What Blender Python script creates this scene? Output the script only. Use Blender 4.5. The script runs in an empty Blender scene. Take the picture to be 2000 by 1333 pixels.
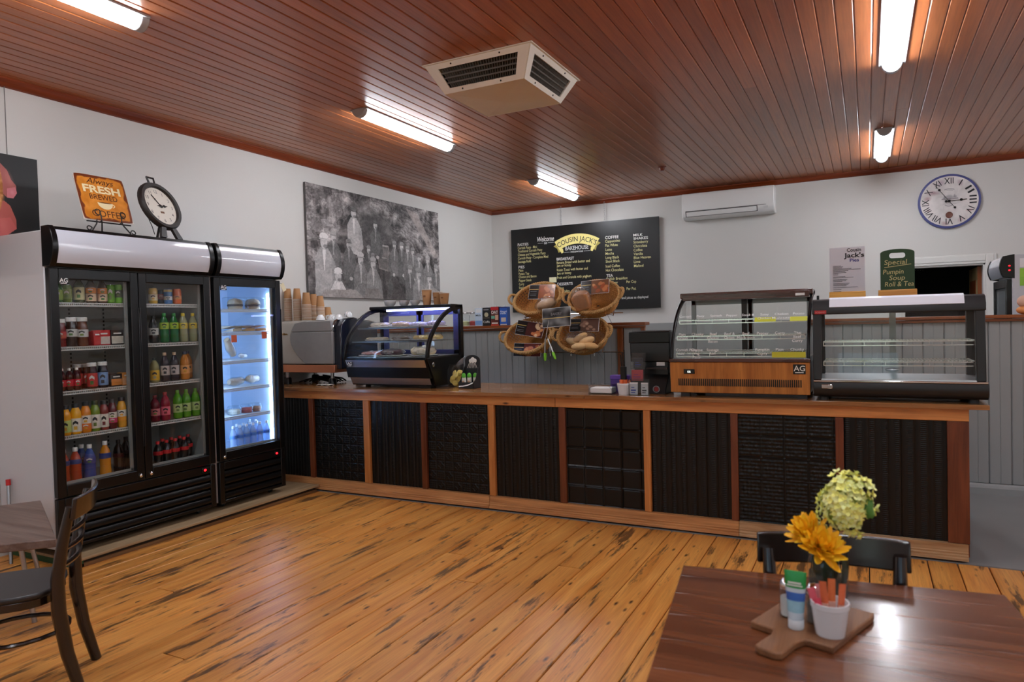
import bpy, bmesh, math, random
import numpy as np
from mathutils import Vector, Matrix
random.seed(7)
SC = bpy.context.scene
COL = SC.collection
PI = math.pi
# ------------------------------------------------------------------ camera
FPX = 1357.639
YAW, PITCH, ROLL = -0.472691278, 0.0253850871, 0.0258368222
CAM = Vector((0, 0, 1.52))
_f = Vector((math.sin(YAW)*math.cos(PITCH), math.cos(YAW)*math.cos(PITCH), -math.sin(PITCH)))
_r = Vector((math.cos(YAW), -math.sin(YAW), 0))
_d = _f.cross(_r)
R_ = math.cos(ROLL)*_r + math.sin(ROLL)*_d
D_ = -math.sin(ROLL)*_r + math.cos(ROLL)*_d
cam = bpy.data.cameras.new('camera'); camo = bpy.data.objects.new('camera', cam); COL.objects.link(camo)
cam.sensor_width = 36; cam.lens = FPX/2000*36; cam.clip_start = .05
cam.dof.use_dof = True; cam.dof.focus_distance = 6.4; cam.dof.aperture_fstop = 3.6
camo.matrix_world = Matrix(((R_.x, -D_.x, -_f.x, CAM.x), (R_.y, -D_.y, -_f.y, CAM.y), (R_.z, -D_.z, -_f.z, CAM.z), (0, 0, 0, 1)))
SC.camera = camo
def P(px, py, ax, v):
    """photo pixel -> point on the axis plane (x/y/z = v) that the thing touches"""
    d = R_*((px-1000)/FPX) + D_*((py-666.5)/FPX) + _f
    i = 'xyz'.index(ax)
    return CAM + d*((v-CAM[i])/d[i])
# ------------------------------------------------------------------ world, view
w = bpy.data.worlds.new('world'); SC.world = w; w.use_nodes = True
nt = w.node_tree; bg = nt.nodes['Background']
sky = nt.nodes.new('ShaderNodeTexSky'); sky.sky_type = 'NISHITA'; sky.sun_disc = False; sky.sun_elevation = .9
nt.links.new(sky.outputs[0], bg.inputs[0]); bg.inputs[1].default_value = .2
SC.view_settings.view_transform = 'Standard'; SC.view_settings.look = 'None'
SC.view_settings.exposure = 0.76; SC.view_settings.gamma = 1; SC.view_settings.use_curve_mapping = False
SC.cycles.max_bounces = 6; SC.cycles.diffuse_bounces = 4; SC.cycles.glossy_bounces = 3; SC.cycles.transparent_max_bounces = 16
SC.cycles.use_adaptive_sampling = True; SC.cycles.adaptive_threshold = .03
SC.cycles.caustics_reflective = False; SC.cycles.caustics_refractive = False
LAMP = 31.0      # emission of the ceiling battens
# ------------------------------------------------------------------ mesh helpers
class MB:
    def __init__(s): s.v = []; s.f = []; s.T = None
    def add(s, vs, fs):
        o = len(s.v)
        if s.T is not None: vs = [s.T @ Vector(p) for p in vs]
        s.v += [tuple(p) for p in vs]; s.f += [tuple(i+o for i in f) for f in fs]
        return s
    def box(s, x0, y0, z0, x1, y1, z1):
        x0, x1 = min(x0, x1), max(x0, x1); y0, y1 = min(y0, y1), max(y0, y1); z0, z1 = min(z0, z1), max(z0, z1)
        return s.add([(x0,y0,z0),(x1,y0,z0),(x1,y1,z0),(x0,y1,z0),(x0,y0,z1),(x1,y0,z1),(x1,y1,z1),(x0,y1,z1)],
                     [(0,3,2,1),(4,5,6,7),(0,1,5,4),(1,2,6,5),(2,3,7,6),(3,0,4,7)])
    def bar(s, p, q, a, b, up=(0,0,1)):
        p = Vector(p); q = Vector(q); t = (q-p).normalized(); u = Vector(up)
        if abs(t.dot(u)) > .95: u = Vector((1,0,0))
        e = t.cross(u).normalized()*a/2; g = t.cross(e).normalized()*b/2
        vs = [c+i*e+j*g for c in (p, q) for i, j in ((-1,-1),(1,-1),(1,1),(-1,1))]
        return s.add(vs, [(0,1,2,3),(7,6,5,4),(0,4,5,1),(1,5,6,2),(2,6,7,3),(3,7,4,0)])
    def tube(s, pts, r, n=8, closed=False, flat=1.0):
        pts = [Vector(p) for p in pts]; m = len(pts); rr = r if isinstance(r, (list, tuple)) else [r]*m
        vs = []; e0 = None
        for i, p in enumerate(pts):
            a = pts[(i-1) % m] if (closed or i > 0) else p
            b = pts[(i+1) % m] if (closed or i < m-1) else p
            t = (b-a).normalized()
            if e0 is None:
                e0 = t.orthogonal().normalized()
            e0 = (e0 - t*e0.dot(t)).normalized(); g = t.cross(e0)
            for k in range(n):
                th = 2*PI*k/n
                vs.append(p + rr[i]*(math.cos(th)*e0 + flat*math.sin(th)*g))
        fs = []
        for i in range(m if closed else m-1):
            j = (i+1) % m
            for k in range(n):
                l = (k+1) % n
                fs.append((i*n+k, i*n+l, j*n+l, j*n+k))
        if not closed:
            fs.append(tuple(range(n-1, -1, -1))); fs.append(tuple((m-1)*n+k for k in range(n)))
        return s.add(vs, fs)
    def lathe(s, prof, n=20, c=(0,0,0), sx=1, sy=1):
        vs = []; fs = []; idx = []
        for r, z in prof:
            if r < 1e-6: idx.append([len(vs)]*n); vs.append((c[0], c[1], c[2]+z))
            else:
                b = len(vs); idx.append(list(range(b, b+n)))
                vs += [(c[0]+sx*r*math.cos(2*PI*k/n), c[1]+sy*r*math.sin(2*PI*k/n), c[2]+z) for k in range(n)]
        for a, b in zip(idx, idx[1:]):
            for k in range(n):
                l = (k+1) % n
                q = []
                for i in (a[k], a[l], b[l], b[k]):
                    if i not in q: q.append(i)
                if len(q) > 2: fs.append(tuple(q))
        return s.add(vs, fs)
    def prism(s, poly, ax, a, b):
        n = len(poly); vs = []
        for t in (a, b):
            for u, v in poly:
                vs.append((t,u,v) if ax == 'x' else (u,t,v) if ax == 'y' else (u,v,t))
        fs = [tuple(range(n-1, -1, -1)), tuple(range(n, 2*n))] + [(i, (i+1) % n, n+(i+1) % n, n+i) for i in range(n)]
        return s.add(vs, fs)
    def ell(s, c, r, nu=14, nv=9, jit=0, rot=None):
        vs = []; fs = []
        for j in range(nv+1):
            ph = PI*j/nv - PI/2
            for i in range(nu):
                th = 2*PI*i/nu; q = 1+random.uniform(-jit, jit)
                p = Vector((r[0]*math.cos(ph)*math.cos(th)*q, r[1]*math.cos(ph)*math.sin(th)*q, r[2]*math.sin(ph)*q))
                if rot is not None: p = rot @ p
                vs.append(Vector(c)+p)
        for j in range(nv):
            for i in range(nu): fs.append((j*nu+i, j*nu+(i+1) % nu, (j+1)*nu+(i+1) % nu, (j+1)*nu+i))
        return s.add(vs, fs)
    def grid(s, fn, nu, nv):
        vs = [fn(i/nu, j/nv) for j in range(nv+1) for i in range(nu+1)]
        fs = [(j*(nu+1)+i, j*(nu+1)+i+1, (j+1)*(nu+1)+i+1, (j+1)*(nu+1)+i) for j in range(nv) for i in range(nu)]
        return s.add(vs, fs)
    def text(s, txt, M, size=.05, fit=None, align='L', bold=0, shear=0, arc=None):
        vs, fs = tmesh(txt, bold, shear)
        if not len(vs): return s
        vs = vs*size; x0, x1 = vs[:,0].min(), vs[:,0].max()
        k = fit/(x1-x0) if fit else 1
        vs[:,0] = (vs[:,0]-x0)*k
        w_ = (x1-x0)*k
        vs[:,0] -= {'L': 0, 'C': w_/2, 'R': w_}[align]
        if arc:                      # bend about a circle of radius arc
            th = vs[:,0]/arc; r = arc+vs[:,1]
            vs = np.stack([r*np.sin(th), r*np.cos(th)-arc, vs[:,2]], 1)
        return s.add([M @ Vector(p) for p in vs], fs)
_tc = {}
def tmesh(txt, bold=0, shear=0):
    k = (txt, bold, shear)
    if k not in _tc:
        cu = bpy.data.curves.new('lettering', 'FONT'); cu.body = txt; cu.offset = bold; cu.shear = shear; cu.resolution_u = 3
        ob = bpy.data.objects.new('lettering', cu)
        me = ob.to_mesh()
        vs = np.array([v.co[:] for v in me.vertices]); fs = [tuple(p.vertices) for p in me.polygons]
        ob.to_mesh_clear(); bpy.data.objects.remove(ob); bpy.data.curves.remove(cu)
        _tc[k] = (vs, fs)
    v, f = _tc[k]; return v.copy() if len(v) else v, f
def FRONT(x, y, z, rz=0):      # lettering that faces -y
    return Matrix.Translation((x, y, z)) @ Matrix.Rotation(rz, 4, 'Z') @ Matrix.Rotation(PI/2, 4, 'X')
def SIDE(x, y, z):             # lettering that faces +x
    return Matrix.Translation((x, y, z)) @ Matrix.Rotation(PI/2, 4, 'Z') @ Matrix.Rotation(PI/2, 4, 'X')
RM = {}
def thing(name, label, cat, loc=(0,0,0), rz=0, group=None, kind=None, M=None):
    o = bpy.data.objects.new(name, None); COL.objects.link(o); o.empty_display_size = .1
    if M is None:
        o.location = loc; o.rotation_euler = (0, 0, rz); M = Matrix.Translation(loc) @ Matrix.Rotation(rz, 4, 'Z')
    else: o.matrix_world = M
    RM[o.name] = M
    tag(o, label, cat, group, kind); return o
def tag(o, label=None, cat=None, group=None, kind=None):
    if label: o['label'] = label
    if cat: o['category'] = cat
    if group: o['group'] = group
    if kind: o['kind'] = kind
    return o
def mesh(name, mb, mat, smooth=True, recalc=True):
    me = bpy.data.meshes.new(name); me.from_pydata(mb.v, [], mb.f)
    if recalc and len(mb.f) < 60000:
        bm = bmesh.new(); bm.from_mesh(me); bmesh.ops.recalc_face_normals(bm, faces=bm.faces); bm.to_mesh(me); bm.free()
    if mat: me.materials.append(mat)
    if smooth:
        me.polygons.foreach_set('use_smooth', [True]*len(me.polygons)); me.set_sharp_from_angle(angle=.7)
    return me
def part(name, mb, mat, parent=None, bevel=0, smooth=True, label=None, world=False, recalc=True, seg=2):
    """mesh object; world=True: vertices are in room coordinates"""
    M = RM.get(parent.name) if parent else None
    if world and M is not None:
        Mi = M.inverted(); mb.v = [tuple(Mi @ Vector(p)) for p in mb.v]
    me = mesh(name, mb, mat, smooth, recalc)
    o = bpy.data.objects.new(name, me); COL.objects.link(o)
    if parent: o.parent = parent; RM[o.name] = M
    else: RM[o.name] = Matrix()
    if label: o['label'] = label
    if bevel:
        m = o.modifiers.new('bevel', 'BEVEL'); m.width = bevel; m.segments = seg; m.limit_method = 'ANGLE'; m.angle_limit = .9
    return o
def solo(name, mb, mat, label, cat, group=None, loc=None, **k):
    """a thing that is one mesh; its origin goes to loc"""
    if loc is not None: mb.v = [tuple(Vector(p)-Vector(loc)) for p in mb.v]
    o = part(name, mb, mat, None, **k)
    if loc is not None: o.location = loc; RM[o.name] = Matrix.Translation(loc)
    return tag(o, label, cat, group)
def struct(name, mb, mat, **k):
    o = part(name, mb, mat, None, **k); o['kind'] = 'structure'; return o
def dup(root, loc, rz=0, label=None, group=None):
    r = root.copy(); COL.objects.link(r); r.location = loc; r.rotation_euler = (0, 0, rz)
    RM[r.name] = Matrix.Translation(loc) @ Matrix.Rotation(rz, 4, 'Z')
    if label: r['label'] = label
    if group: r['group'] = group
    for ch in list(root.children):
        c = ch.copy(); COL.objects.link(c); c.parent = r
        for g in list(ch.children):
            e = g.copy(); COL.objects.link(e); e.parent = c
    return r
# ------------------------------------------------------------------ materials
def lin(c):
    return tuple(((x/255)/12.92 if x/255 <= .04045 else ((x/255+.055)/1.055)**2.4) for x in c[:3]) + (1,)
_mats = {}
def mk(name):
    m = bpy.data.materials.new(name); m.use_nodes = True; return m, m.node_tree, m.node_tree.nodes['Principled BSDF']
def N(nt, typ, **k):
    n = nt.nodes.new('ShaderNode'+typ)
    for a, v in k.items():
        if a in ('op',): n.operation = v
        elif a == 'blend': n.blend_type = v
        else: setattr(n, a, v)
    return n
def mat(name, col, rough=.5, metal=0, coat=0, emit=0, ecol=None, noise=0, nscale=8, bump=0, bscale=60, spec=None):
    """plain surface with slight procedural unevenness"""
    if name in _mats: return _mats[name]
    m, nt, b = mk(name)
    b.inputs['Base Color'].default_value = lin(col); b.inputs['Roughness'].default_value = rough
    b.inputs['Metallic'].default_value = metal; b.inputs['Coat Weight'].default_value = coat; b.inputs['Coat Roughness'].default_value = .08
    if spec is not None: b.inputs['Specular IOR Level'].default_value = spec
    if emit:
        if emit < 5: m.cycles.emission_sampling = 'NONE'
        b.inputs['Emission Color'].default_value = lin(ecol or col); b.inputs['Emission Strength'].default_value = emit
    if noise or bump:
        tc = N(nt, 'TexCoord')
    if noise:
        n = N(nt, 'TexNoise'); n.inputs['Scale'].default_value = nscale; n.inputs['Detail'].default_value = 5
        nt.links.new(tc.outputs['Object'], n.inputs['Vector'])
        mx = N(nt, 'Mix', data_type='RGBA')
        c = lin(col); mx.inputs[6].default_value = tuple(x*(1-noise) for x in c[:3])+(1,); mx.inputs[7].default_value = tuple(min(1, x*(1+noise)) for x in c[:3])+(1,)
        nt.links.new(n.outputs['Fac'], mx.inputs[0]); nt.links.new(mx.outputs[2], b.inputs['Base Color'])
    if bump:
        n = N(nt, 'TexNoise'); n.inputs['Scale'].default_value = bscale; n.inputs['Detail'].default_value = 4
        nt.links.new(tc.outputs['Object'], n.inputs['Vector'])
        bp = N(nt, 'Bump'); bp.inputs['Strength'].default_value = bump; bp.inputs['Distance'].default_value = .01
        nt.links.new(n.outputs['Fac'], bp.inputs['Height']); nt.links.new(bp.outputs[0], b.inputs['Normal'])
    _mats[name] = m; return m
def wood(name, ca, cb, axis='y', rough=.35, vary=.25, coat=0, grain=1.0, stain=0, scol=(45,32,22), knots=0, bump=.15, stretch=12, stsc=7.5):
    """boards: long grain, per-board tint, optional dark stains and knots"""
    if name in _mats: return _mats[name]
    m, nt, b = mk(name); L = nt.links.new
    geo = N(nt, 'NewGeometry'); oi = N(nt, 'ObjectInfo')
    off = N(nt, 'VectorMath', op='MULTIPLY_ADD'); off.inputs[1].default_value = (1,1,1)
    cmb = N(nt, 'CombineXYZ'); ml = N(nt, 'Math', op='MULTIPLY'); ml.inputs[1].default_value = 37.0
    L(oi.outputs['Random'], ml.inputs[0])
    for i in range(3): L(ml.outputs[0], cmb.inputs[i])
    L(geo.outputs['Position'], off.inputs[0]); L(cmb.outputs[0], off.inputs[2])
    def stretched(across, along, src):
        mp = N(nt, 'Mapping'); s = [across]*3; s['xyz'.index(axis)] = along; mp.inputs['Scale'].default_value = s
        L(src, mp.inputs['Vector']); return mp.outputs[0]
    n1 = N(nt, 'TexNoise'); n1.inputs['Scale'].default_value = 1; n1.inputs['Detail'].default_value = 6; n1.inputs['Distortion'].default_value = .6
    L(stretched(22*grain, 22*grain/stretch, off.outputs[0]), n1.inputs['Vector'])
    n2 = N(nt, 'TexNoise'); n2.inputs['Scale'].default_value = 1; n2.inputs['Detail'].default_value = 3
    L(stretched(160*grain, 160*grain/(stretch*2.5), off.outputs[0]), n2.inputs['Vector'])
    rp = N(nt, 'ValToRGB'); rp.color_ramp.elements[0].position = .33; rp.color_ramp.elements[1].position = .68
    rp.color_ramp.elements[0].color = lin(cb); rp.color_ramp.elements[1].color = lin(ca); L(n1.outputs['Fac'], rp.inputs[0])
    mx = N(nt, 'Mix', data_type='RGBA', blend='MULTIPLY'); mx.inputs[0].default_value = .35
    L(rp.outputs[0], mx.inputs[6])
    rp2 = N(nt, 'ValToRGB'); rp2.color_ramp.elements[0].position = .3; rp2.color_ramp.elements[0].color = (.45,.4,.35,1); rp2.color_ramp.elements[1].position = .6
    L(n2.outputs['Fac'], rp2.inputs[0]); L(rp2.outputs[0], mx.inputs[7])
    cur = mx.outputs[2]
    hs = N(nt, 'HueSaturation'); mr = N(nt, 'MapRange'); mr.inputs['To Min'].default_value = 1-vary; mr.inputs['To Max'].default_value = 1+vary*.7
    L(oi.outputs['Random'], mr.inputs[0]); L(mr.outputs[0], hs.inputs['Value']); L(cur, hs.inputs['Color']); cur = hs.outputs[0]
    if knots:
        vo = N(nt, 'TexVoronoi'); vo.inputs['Scale'].default_value = 1; L(stretched(13, 4.5, off.outputs[0]), vo.inputs['Vector'])
        rk = N(nt, 'ValToRGB'); rk.color_ramp.elements[0].position = .05; rk.color_ramp.elements[0].color = (1,1,1,1); rk.color_ramp.elements[1].position = .16; rk.color_ramp.elements[1].color = (0,0,0,1)
        L(vo.outputs['Distance'], rk.inputs[0])
        nk = N(nt, 'TexNoise'); nk.inputs['Scale'].default_value = 5; L(off.outputs[0], nk.inputs['Vector'])
        gt = N(nt, 'Math', op='GREATER_THAN'); gt.inputs[1].default_value = 1-knots; L(nk.outputs['Fac'], gt.inputs[0])
        mu = N(nt, 'Math', op='MULTIPLY'); L(rk.outputs[0], mu.inputs[0]); L(gt.outputs[0], mu.inputs[1])
        mk_ = N(nt, 'Mix', data_type='RGBA'); L(mu.outputs[0], mk_.inputs[0]); L(cur, mk_.inputs[6]); mk_.inputs[7].default_value = lin((70,38,16)); cur = mk_.outputs[2]
    if stain:
        ns = N(nt, 'TexNoise'); ns.inputs['Scale'].default_value = 1; ns.inputs['Detail'].default_value = 7; ns.inputs['Roughness'].default_value = .68
        L(stretched(stsc, stsc*.13, off.outputs[0]), ns.inputs['Vector'])
        rs = N(nt, 'ValToRGB'); rs.color_ramp.elements[0].position = 1-stain; rs.color_ramp.elements[0].color = (0,0,0,1); rs.color_ramp.elements[1].position = 1-stain+.07; rs.color_ramp.elements[1].color = (.85,.85,.85,1)
        L(ns.outputs['Fac'], rs.inputs[0])
        m2 = N(nt, 'Mix', data_type='RGBA'); L(rs.outputs[0], m2.inputs[0]); L(cur, m2.inputs[6]); m2.inputs[7].default_value = lin(scol); cur = m2.outputs[2]
    L(cur, b.inputs['Base Color'])
    rr = N(nt, 'MapRange'); rr.inputs['To Min'].default_value = rough-.06; rr.inputs['To Max'].default_value = rough+.1; L(n1.outputs['Fac'], rr.inputs[0]); L(rr.outputs[0], b.inputs['Roughness'])
    b.inputs['Coat Weight'].default_value = coat; b.inputs['Coat Roughness'].default_value = .12
    if bump:
        bp = N(nt, 'Bump'); bp.inputs['Strength'].default_value = bump; bp.inputs['Distance'].default_value = .004
        L(n1.outputs['Fac'], bp.inputs['Height']); L(bp.outputs[0], b.inputs['Normal'])
    _mats[name] = m; return m
def glass(name, tint=(235,242,240), rough=.01, refl=1.0, bump=0, haze=0):
    """thin pane: see-through with fresnel reflection"""
    if name in _mats: return _mats[name]
    m, nt, b = mk(name); L = nt.links.new; nt.nodes.remove(b)
    out = nt.nodes['Material Output']
    tr = N(nt, 'BsdfTransparent'); tr.inputs[0].default_value = lin(tint)
    gl = N(nt, 'BsdfGlossy'); gl.inputs['Roughness'].default_value = rough
    geo = N(nt, 'NewGeometry'); dt = N(nt, 'VectorMath', op='DOT_PRODUCT'); ab = N(nt, 'Math', op='ABSOLUTE'); om = N(nt, 'Math', op='SUBTRACT'); om.inputs[0].default_value = 1
    L(geo.outputs['Incoming'], dt.inputs[0]); L(dt.outputs['Value'], ab.inputs[0]); L(ab.outputs[0], om.inputs[1])
    pw = N(nt, 'Math', op='POWER'); pw.inputs[1].default_value = 5; L(om.outputs[0], pw.inputs[0])
    mu = N(nt, 'Math', op='MULTIPLY_ADD'); mu.inputs[1].default_value = .96*refl; mu.inputs[2].default_value = .04*refl; mu.use_clamp = True; L(pw.outputs[0], mu.inputs[0])
    nrm = geo.outputs['Normal']
    if bump:
        tc = N(nt, 'TexCoord'); n = N(nt, 'TexNoise'); n.inputs['Scale'].default_value = 28; n.inputs['Detail'].default_value = 4; L(tc.outputs['Object'], n.inputs['Vector'])
        bp = N(nt, 'Bump'); bp.inputs['Strength'].default_value = bump; bp.inputs['Distance'].default_value = .02; L(n.outputs['Fac'], bp.inputs['Height'])
        L(bp.outputs[0], gl.inputs['Normal']); nrm = bp.outputs[0]
    L(nrm, dt.inputs[1])
    first = tr.outputs[0]
    if haze:
        df = N(nt, 'BsdfDiffuse'); df.inputs[0].default_value = (.85,.85,.85,1); mh = N(nt, 'MixShader'); mh.inputs[0].default_value = haze; L(tr.outputs[0], mh.inputs[1]); L(df.outputs[0], mh.inputs[2]); first = mh.outputs[0]
    mx = N(nt, 'MixShader'); L(mu.outputs[0], mx.inputs[0]); L(first, mx.inputs[1]); L(gl.outputs[0], mx.inputs[2]); L(mx.outputs[0], out.inputs[0])
    _mats[name] = m; return m
def liquid(name, col, clear=.35, rough=.12):
    """drink in a clear bottle: coloured body that lets some light through"""
    if name in _mats: return _mats[name]
    m, nt, b = mk(name); L = nt.links.new
    b.inputs['Base Color'].default_value = lin(col); b.inputs['Roughness'].default_value = rough; b.inputs['Coat Weight'].default_value = .4
    tr = N(nt, 'BsdfTransparent'); c = lin(col); tr.inputs[0].default_value = tuple(min(1, x*.8+.2) for x in c[:3])+(1,)
    mx = N(nt, 'MixShader'); mx.inputs[0].default_value = clear; L(b.outputs[0], mx.inputs[1]); L(tr.outputs[0], mx.inputs[2]); L(mx.outputs[0], nt.nodes['Material Output'].inputs[0])
    _mats[name] = m; return m
def printed(name, rough=.5):
    """flat print whose colours are held on the sheet's own mesh"""
    if name in _mats: return _mats[name]
    m, nt, b = mk(name); a = N(nt, 'VertexColor'); a.layer_name = 'ink'
    nt.links.new(a.outputs[0], b.inputs['Base Color']); b.inputs['Roughness'].default_value = rough
    _mats[name] = m; return m
# ------------------------------------------------------------------ flat prints
class Ink:
    """a small picture drawn with shapes; u to the right, v down, both 0..1"""
    def __init__(s, nu, nv, bg, asp=1):
        s.nu, s.nv, s.asp = nu, nv, asp
        s.U, s.V = np.meshgrid((np.arange(nu)+.5)/nu, (np.arange(nv)+.5)/nv)
        s.A = np.ones((nv, nu, 3))*np.array(bg[:3], float)
    def noise(s, su, sv, amp, seed=0, oct=4):
        r = np.random.RandomState(seed); t = np.zeros((s.nv, s.nu)); a = 1
        for o in range(oct):
            ku, kv = int(su*2**o)+2, int(sv*2**o)+2; g = r.rand(kv+1, ku+1)
            x = s.U*(ku-1); y = s.V*(kv-1); xi = x.astype(int); yi = y.astype(int); fx = x-xi; fy = y-yi
            fx = fx*fx*(3-2*fx); fy = fy*fy*(3-2*fy)
            t += a*((g[yi,xi]*(1-fx)+g[yi,xi+1]*fx)*(1-fy)+(g[yi+1,xi]*(1-fx)+g[yi+1,xi+1]*fx)*fy-.5); a *= .55
        return t*amp
    def put(s, m, c, a=1):
        m = np.clip(m, 0, 1)[..., None]*a; s.A = s.A*(1-m)+np.array(c[:3], float)*m
    def ell(s, u, v, ru, rv, c, a=1, rot=0, soft=.08):
        x = (s.U-u)*s.asp; y = s.V-v; cr, sr = math.cos(rot), math.sin(rot)
        X = x*cr+y*sr; Y = -x*sr+y*cr
        d = np.sqrt((X/(ru*s.asp))**2+(Y/rv)**2); s.put((1-d)/soft, c, a)
    def poly(s, pts, c, a=1):
        m = np.zeros_like(s.U, bool); n = len(pts)
        for i in range(n):
            (x0, y0), (x1, y1) = pts[i], pts[(i+1) % n]
            if y0 == y1: continue
            t = ((s.V < y0) != (s.V < y1)) & (s.U < (x1-x0)*(s.V-y0)/(y1-y0)+x0); m ^= t
        s.put(m.astype(float), c, a)
    def rect(s, u0, v0, u1, v1, c, a=1): s.put(((s.U > u0) & (s.U < u1) & (s.V > v0) & (s.V < v1)).astype(float), c, a)
    def sheet(s, name, fn, parent, mt, world=True, label=None):
        """fn(u, v) -> position; one little face per dot of ink"""
        mb = MB(); mb.grid(fn, s.nu, s.nv)
        o = part(name, mb, mt, parent, smooth=False, world=world, recalc=False, label=label)
        c = np.clip(s.A, 0, 255)/255; c = np.where(c <= .04045, c/12.92, ((c+.055)/1.055)**2.4).reshape(-1, 3)
        me = o.data; at = me.color_attributes.new('ink', 'FLOAT_COLOR', 'CORNER')
        full = np.ones((len(c), 4, 4)); full[:, :, :3] = c[:, None, :]
        at.data.foreach_set('color', full.reshape(-1).astype(np.float32))
        return o
# ================================================================== the room
XL, XR, YB, YF, ZC = -5.35, 5.7, 9.845, -4.2, 3.321
YH, YC = 6.86, 4.93
m_white = mat('wall paint', (212,210,206), .6, noise=.02, nscale=2, bump=.06, bscale=90)
m_grey = mat('grey paint', (150,152,151), .45, noise=.04, nscale=4)
m_greyfloor = mat('grey floor paint', (134,135,134), .4, noise=.08, nscale=3)
m_ceil = wood('ceiling boards', (194,118,70), (174,100,55), 'y', rough=.32, vary=.14, coat=.2, grain=.5, bump=.05)
m_corn = wood('cornice wood', (140,62,24), (112,44,14), 'y', rough=.35, vary=.05, grain=.6, bump=.05)
m_corx = wood('cornice wood across', (140,62,24), (112,44,14), 'x', rough=.35, vary=.05, grain=.6, bump=.05)
m_floor = wood('floor boards', (232,166,84), (208,134,58), 'y', rough=.36, vary=.11, coat=0, grain=.8, stain=.445, stsc=13, scol=(58,40,26), knots=.6, bump=.12)
m_dark = mat('void black', (10,9,8), .9)
m_rail = wood('rail wood', (150,82,34), (118,58,20), 'x', rough=.35, vary=.06, bump=.05)
m_railz = wood('post wood', (150,82,34), (118,58,20), 'z', rough=.35, vary=.06, bump=.05)
m_trimw = mat('trim paint', (222,221,217), .4)
# floor: subfloor slab with planks running towards the back wall
floor = struct('floor', MB().box(XL-.1, YF-.1, -.12, XR+.1, YB+2, -.024), m_dark, smooth=False)
PW = .1575; nx = int((XR-XL)/PW)+1; xs0 = .311-PW*36
rnd = random.Random(3)
plank_cache = {}
for i in range(nx+1):
    x0 = xs0+i*PW
    a, b = max(x0, XL), min(x0+PW, XR)
    if b-a < .02: continue
    cuts = [YF]
    if rnd.random() < .75: cuts.append(round(rnd.uniform(-1.5, 4.3), 2))
    if rnd.random() < .3 and len(cuts) > 1 and cuts[-1] < 1.5: cuts.append(round(rnd.uniform(cuts[-1]+1.2, 4.4), 2))
    cuts.append(4.912)
    for c0, c1 in zip(cuts, cuts[1:]):
        g = .003; e = .0035
        mb = MB(); mb.prism([(a+g, -.022), (b-g, -.022), (b-g, -e), (b-g-e, 0), (a+g+e, 0), (a+g, -e)], 'y', c0+g, c1-g)
        part('plank', mb, m_floor, floor, smooth=False)
fg = struct('floor_service', MB().box(XL, 4.914, -.03, XR, YB+1.9, .005), m_greyfloor, smooth=False)
# ceiling boards
ceiling = struct('ceiling', MB().box(XL-.1, YF-.1, ZC+.02, XR+.1, YB+.1, ZC+.12), m_dark, smooth=False)
BW = .1; nb = int(round((XR-XL)/BW)); base = {}
for i in range(nb):
    a = XL+i*BW
    cuts = [YF, YB]
    if rnd.random() < .42: cuts.insert(1, round(rnd.choice([2.0, 5.2, 7.1, 8.4])+rnd.uniform(-.6, .6), 2))
    for c0, c1 in zip(cuts, cuts[1:]):
        k = (c0, c1)
        if k not in base:
            mb = MB(); h = BW/2-.0012
            mb.prism([(-h, .018), (h, .018), (h, .004), (h-.006, 0), (-h+.006, 0), (-h, .004)], 'y', c0+.0008, c1-.0008)
            base[k] = mesh('ceiling_board', mb, m_ceil, smooth=False)
        o = bpy.data.objects.new('ceiling_board', base[k]); COL.objects.link(o); o.parent = ceiling
        o.location = (a+BW/2, 0, ZC+rnd.uniform(-.0006, .0006))
# walls
struct('wall_left', MB().box(XL-.12, YF, -.03, XL, YB, ZC+.02), m_white, smooth=False)
mb = MB(); DX0, DX1, DZ = .40, 1.245, 2.087
mb.box(XL-.12, YB, -.03, DX0, YB+.12, ZC+.02); mb.box(DX1, YB, -.03, XR+.12, YB+.12, ZC+.02); mb.box(DX0, YB, DZ, DX1, YB+.12, ZC+.02)
wb = struct('wall_back', mb, m_white, smooth=False)
part('grey_dado', MB().box(XL, YB-.004, 0, DX0-.11, YB, 1.47), m_grey, wb, smooth=False)
part('grey_dado', MB().box(DX1+.11, YB-.004, 0, XR, YB, 1.47), m_grey, wb, smooth=False)
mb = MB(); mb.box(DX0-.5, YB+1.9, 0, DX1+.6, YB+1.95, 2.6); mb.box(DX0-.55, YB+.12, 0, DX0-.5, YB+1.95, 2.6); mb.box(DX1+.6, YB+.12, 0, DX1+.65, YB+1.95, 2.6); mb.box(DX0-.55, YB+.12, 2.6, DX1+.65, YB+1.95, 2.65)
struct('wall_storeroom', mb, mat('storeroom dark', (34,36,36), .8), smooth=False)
struct('wall_right', MB().box(XR, YF, -.03, XR+.12, YB, ZC+.02), m_white, smooth=False)
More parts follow.
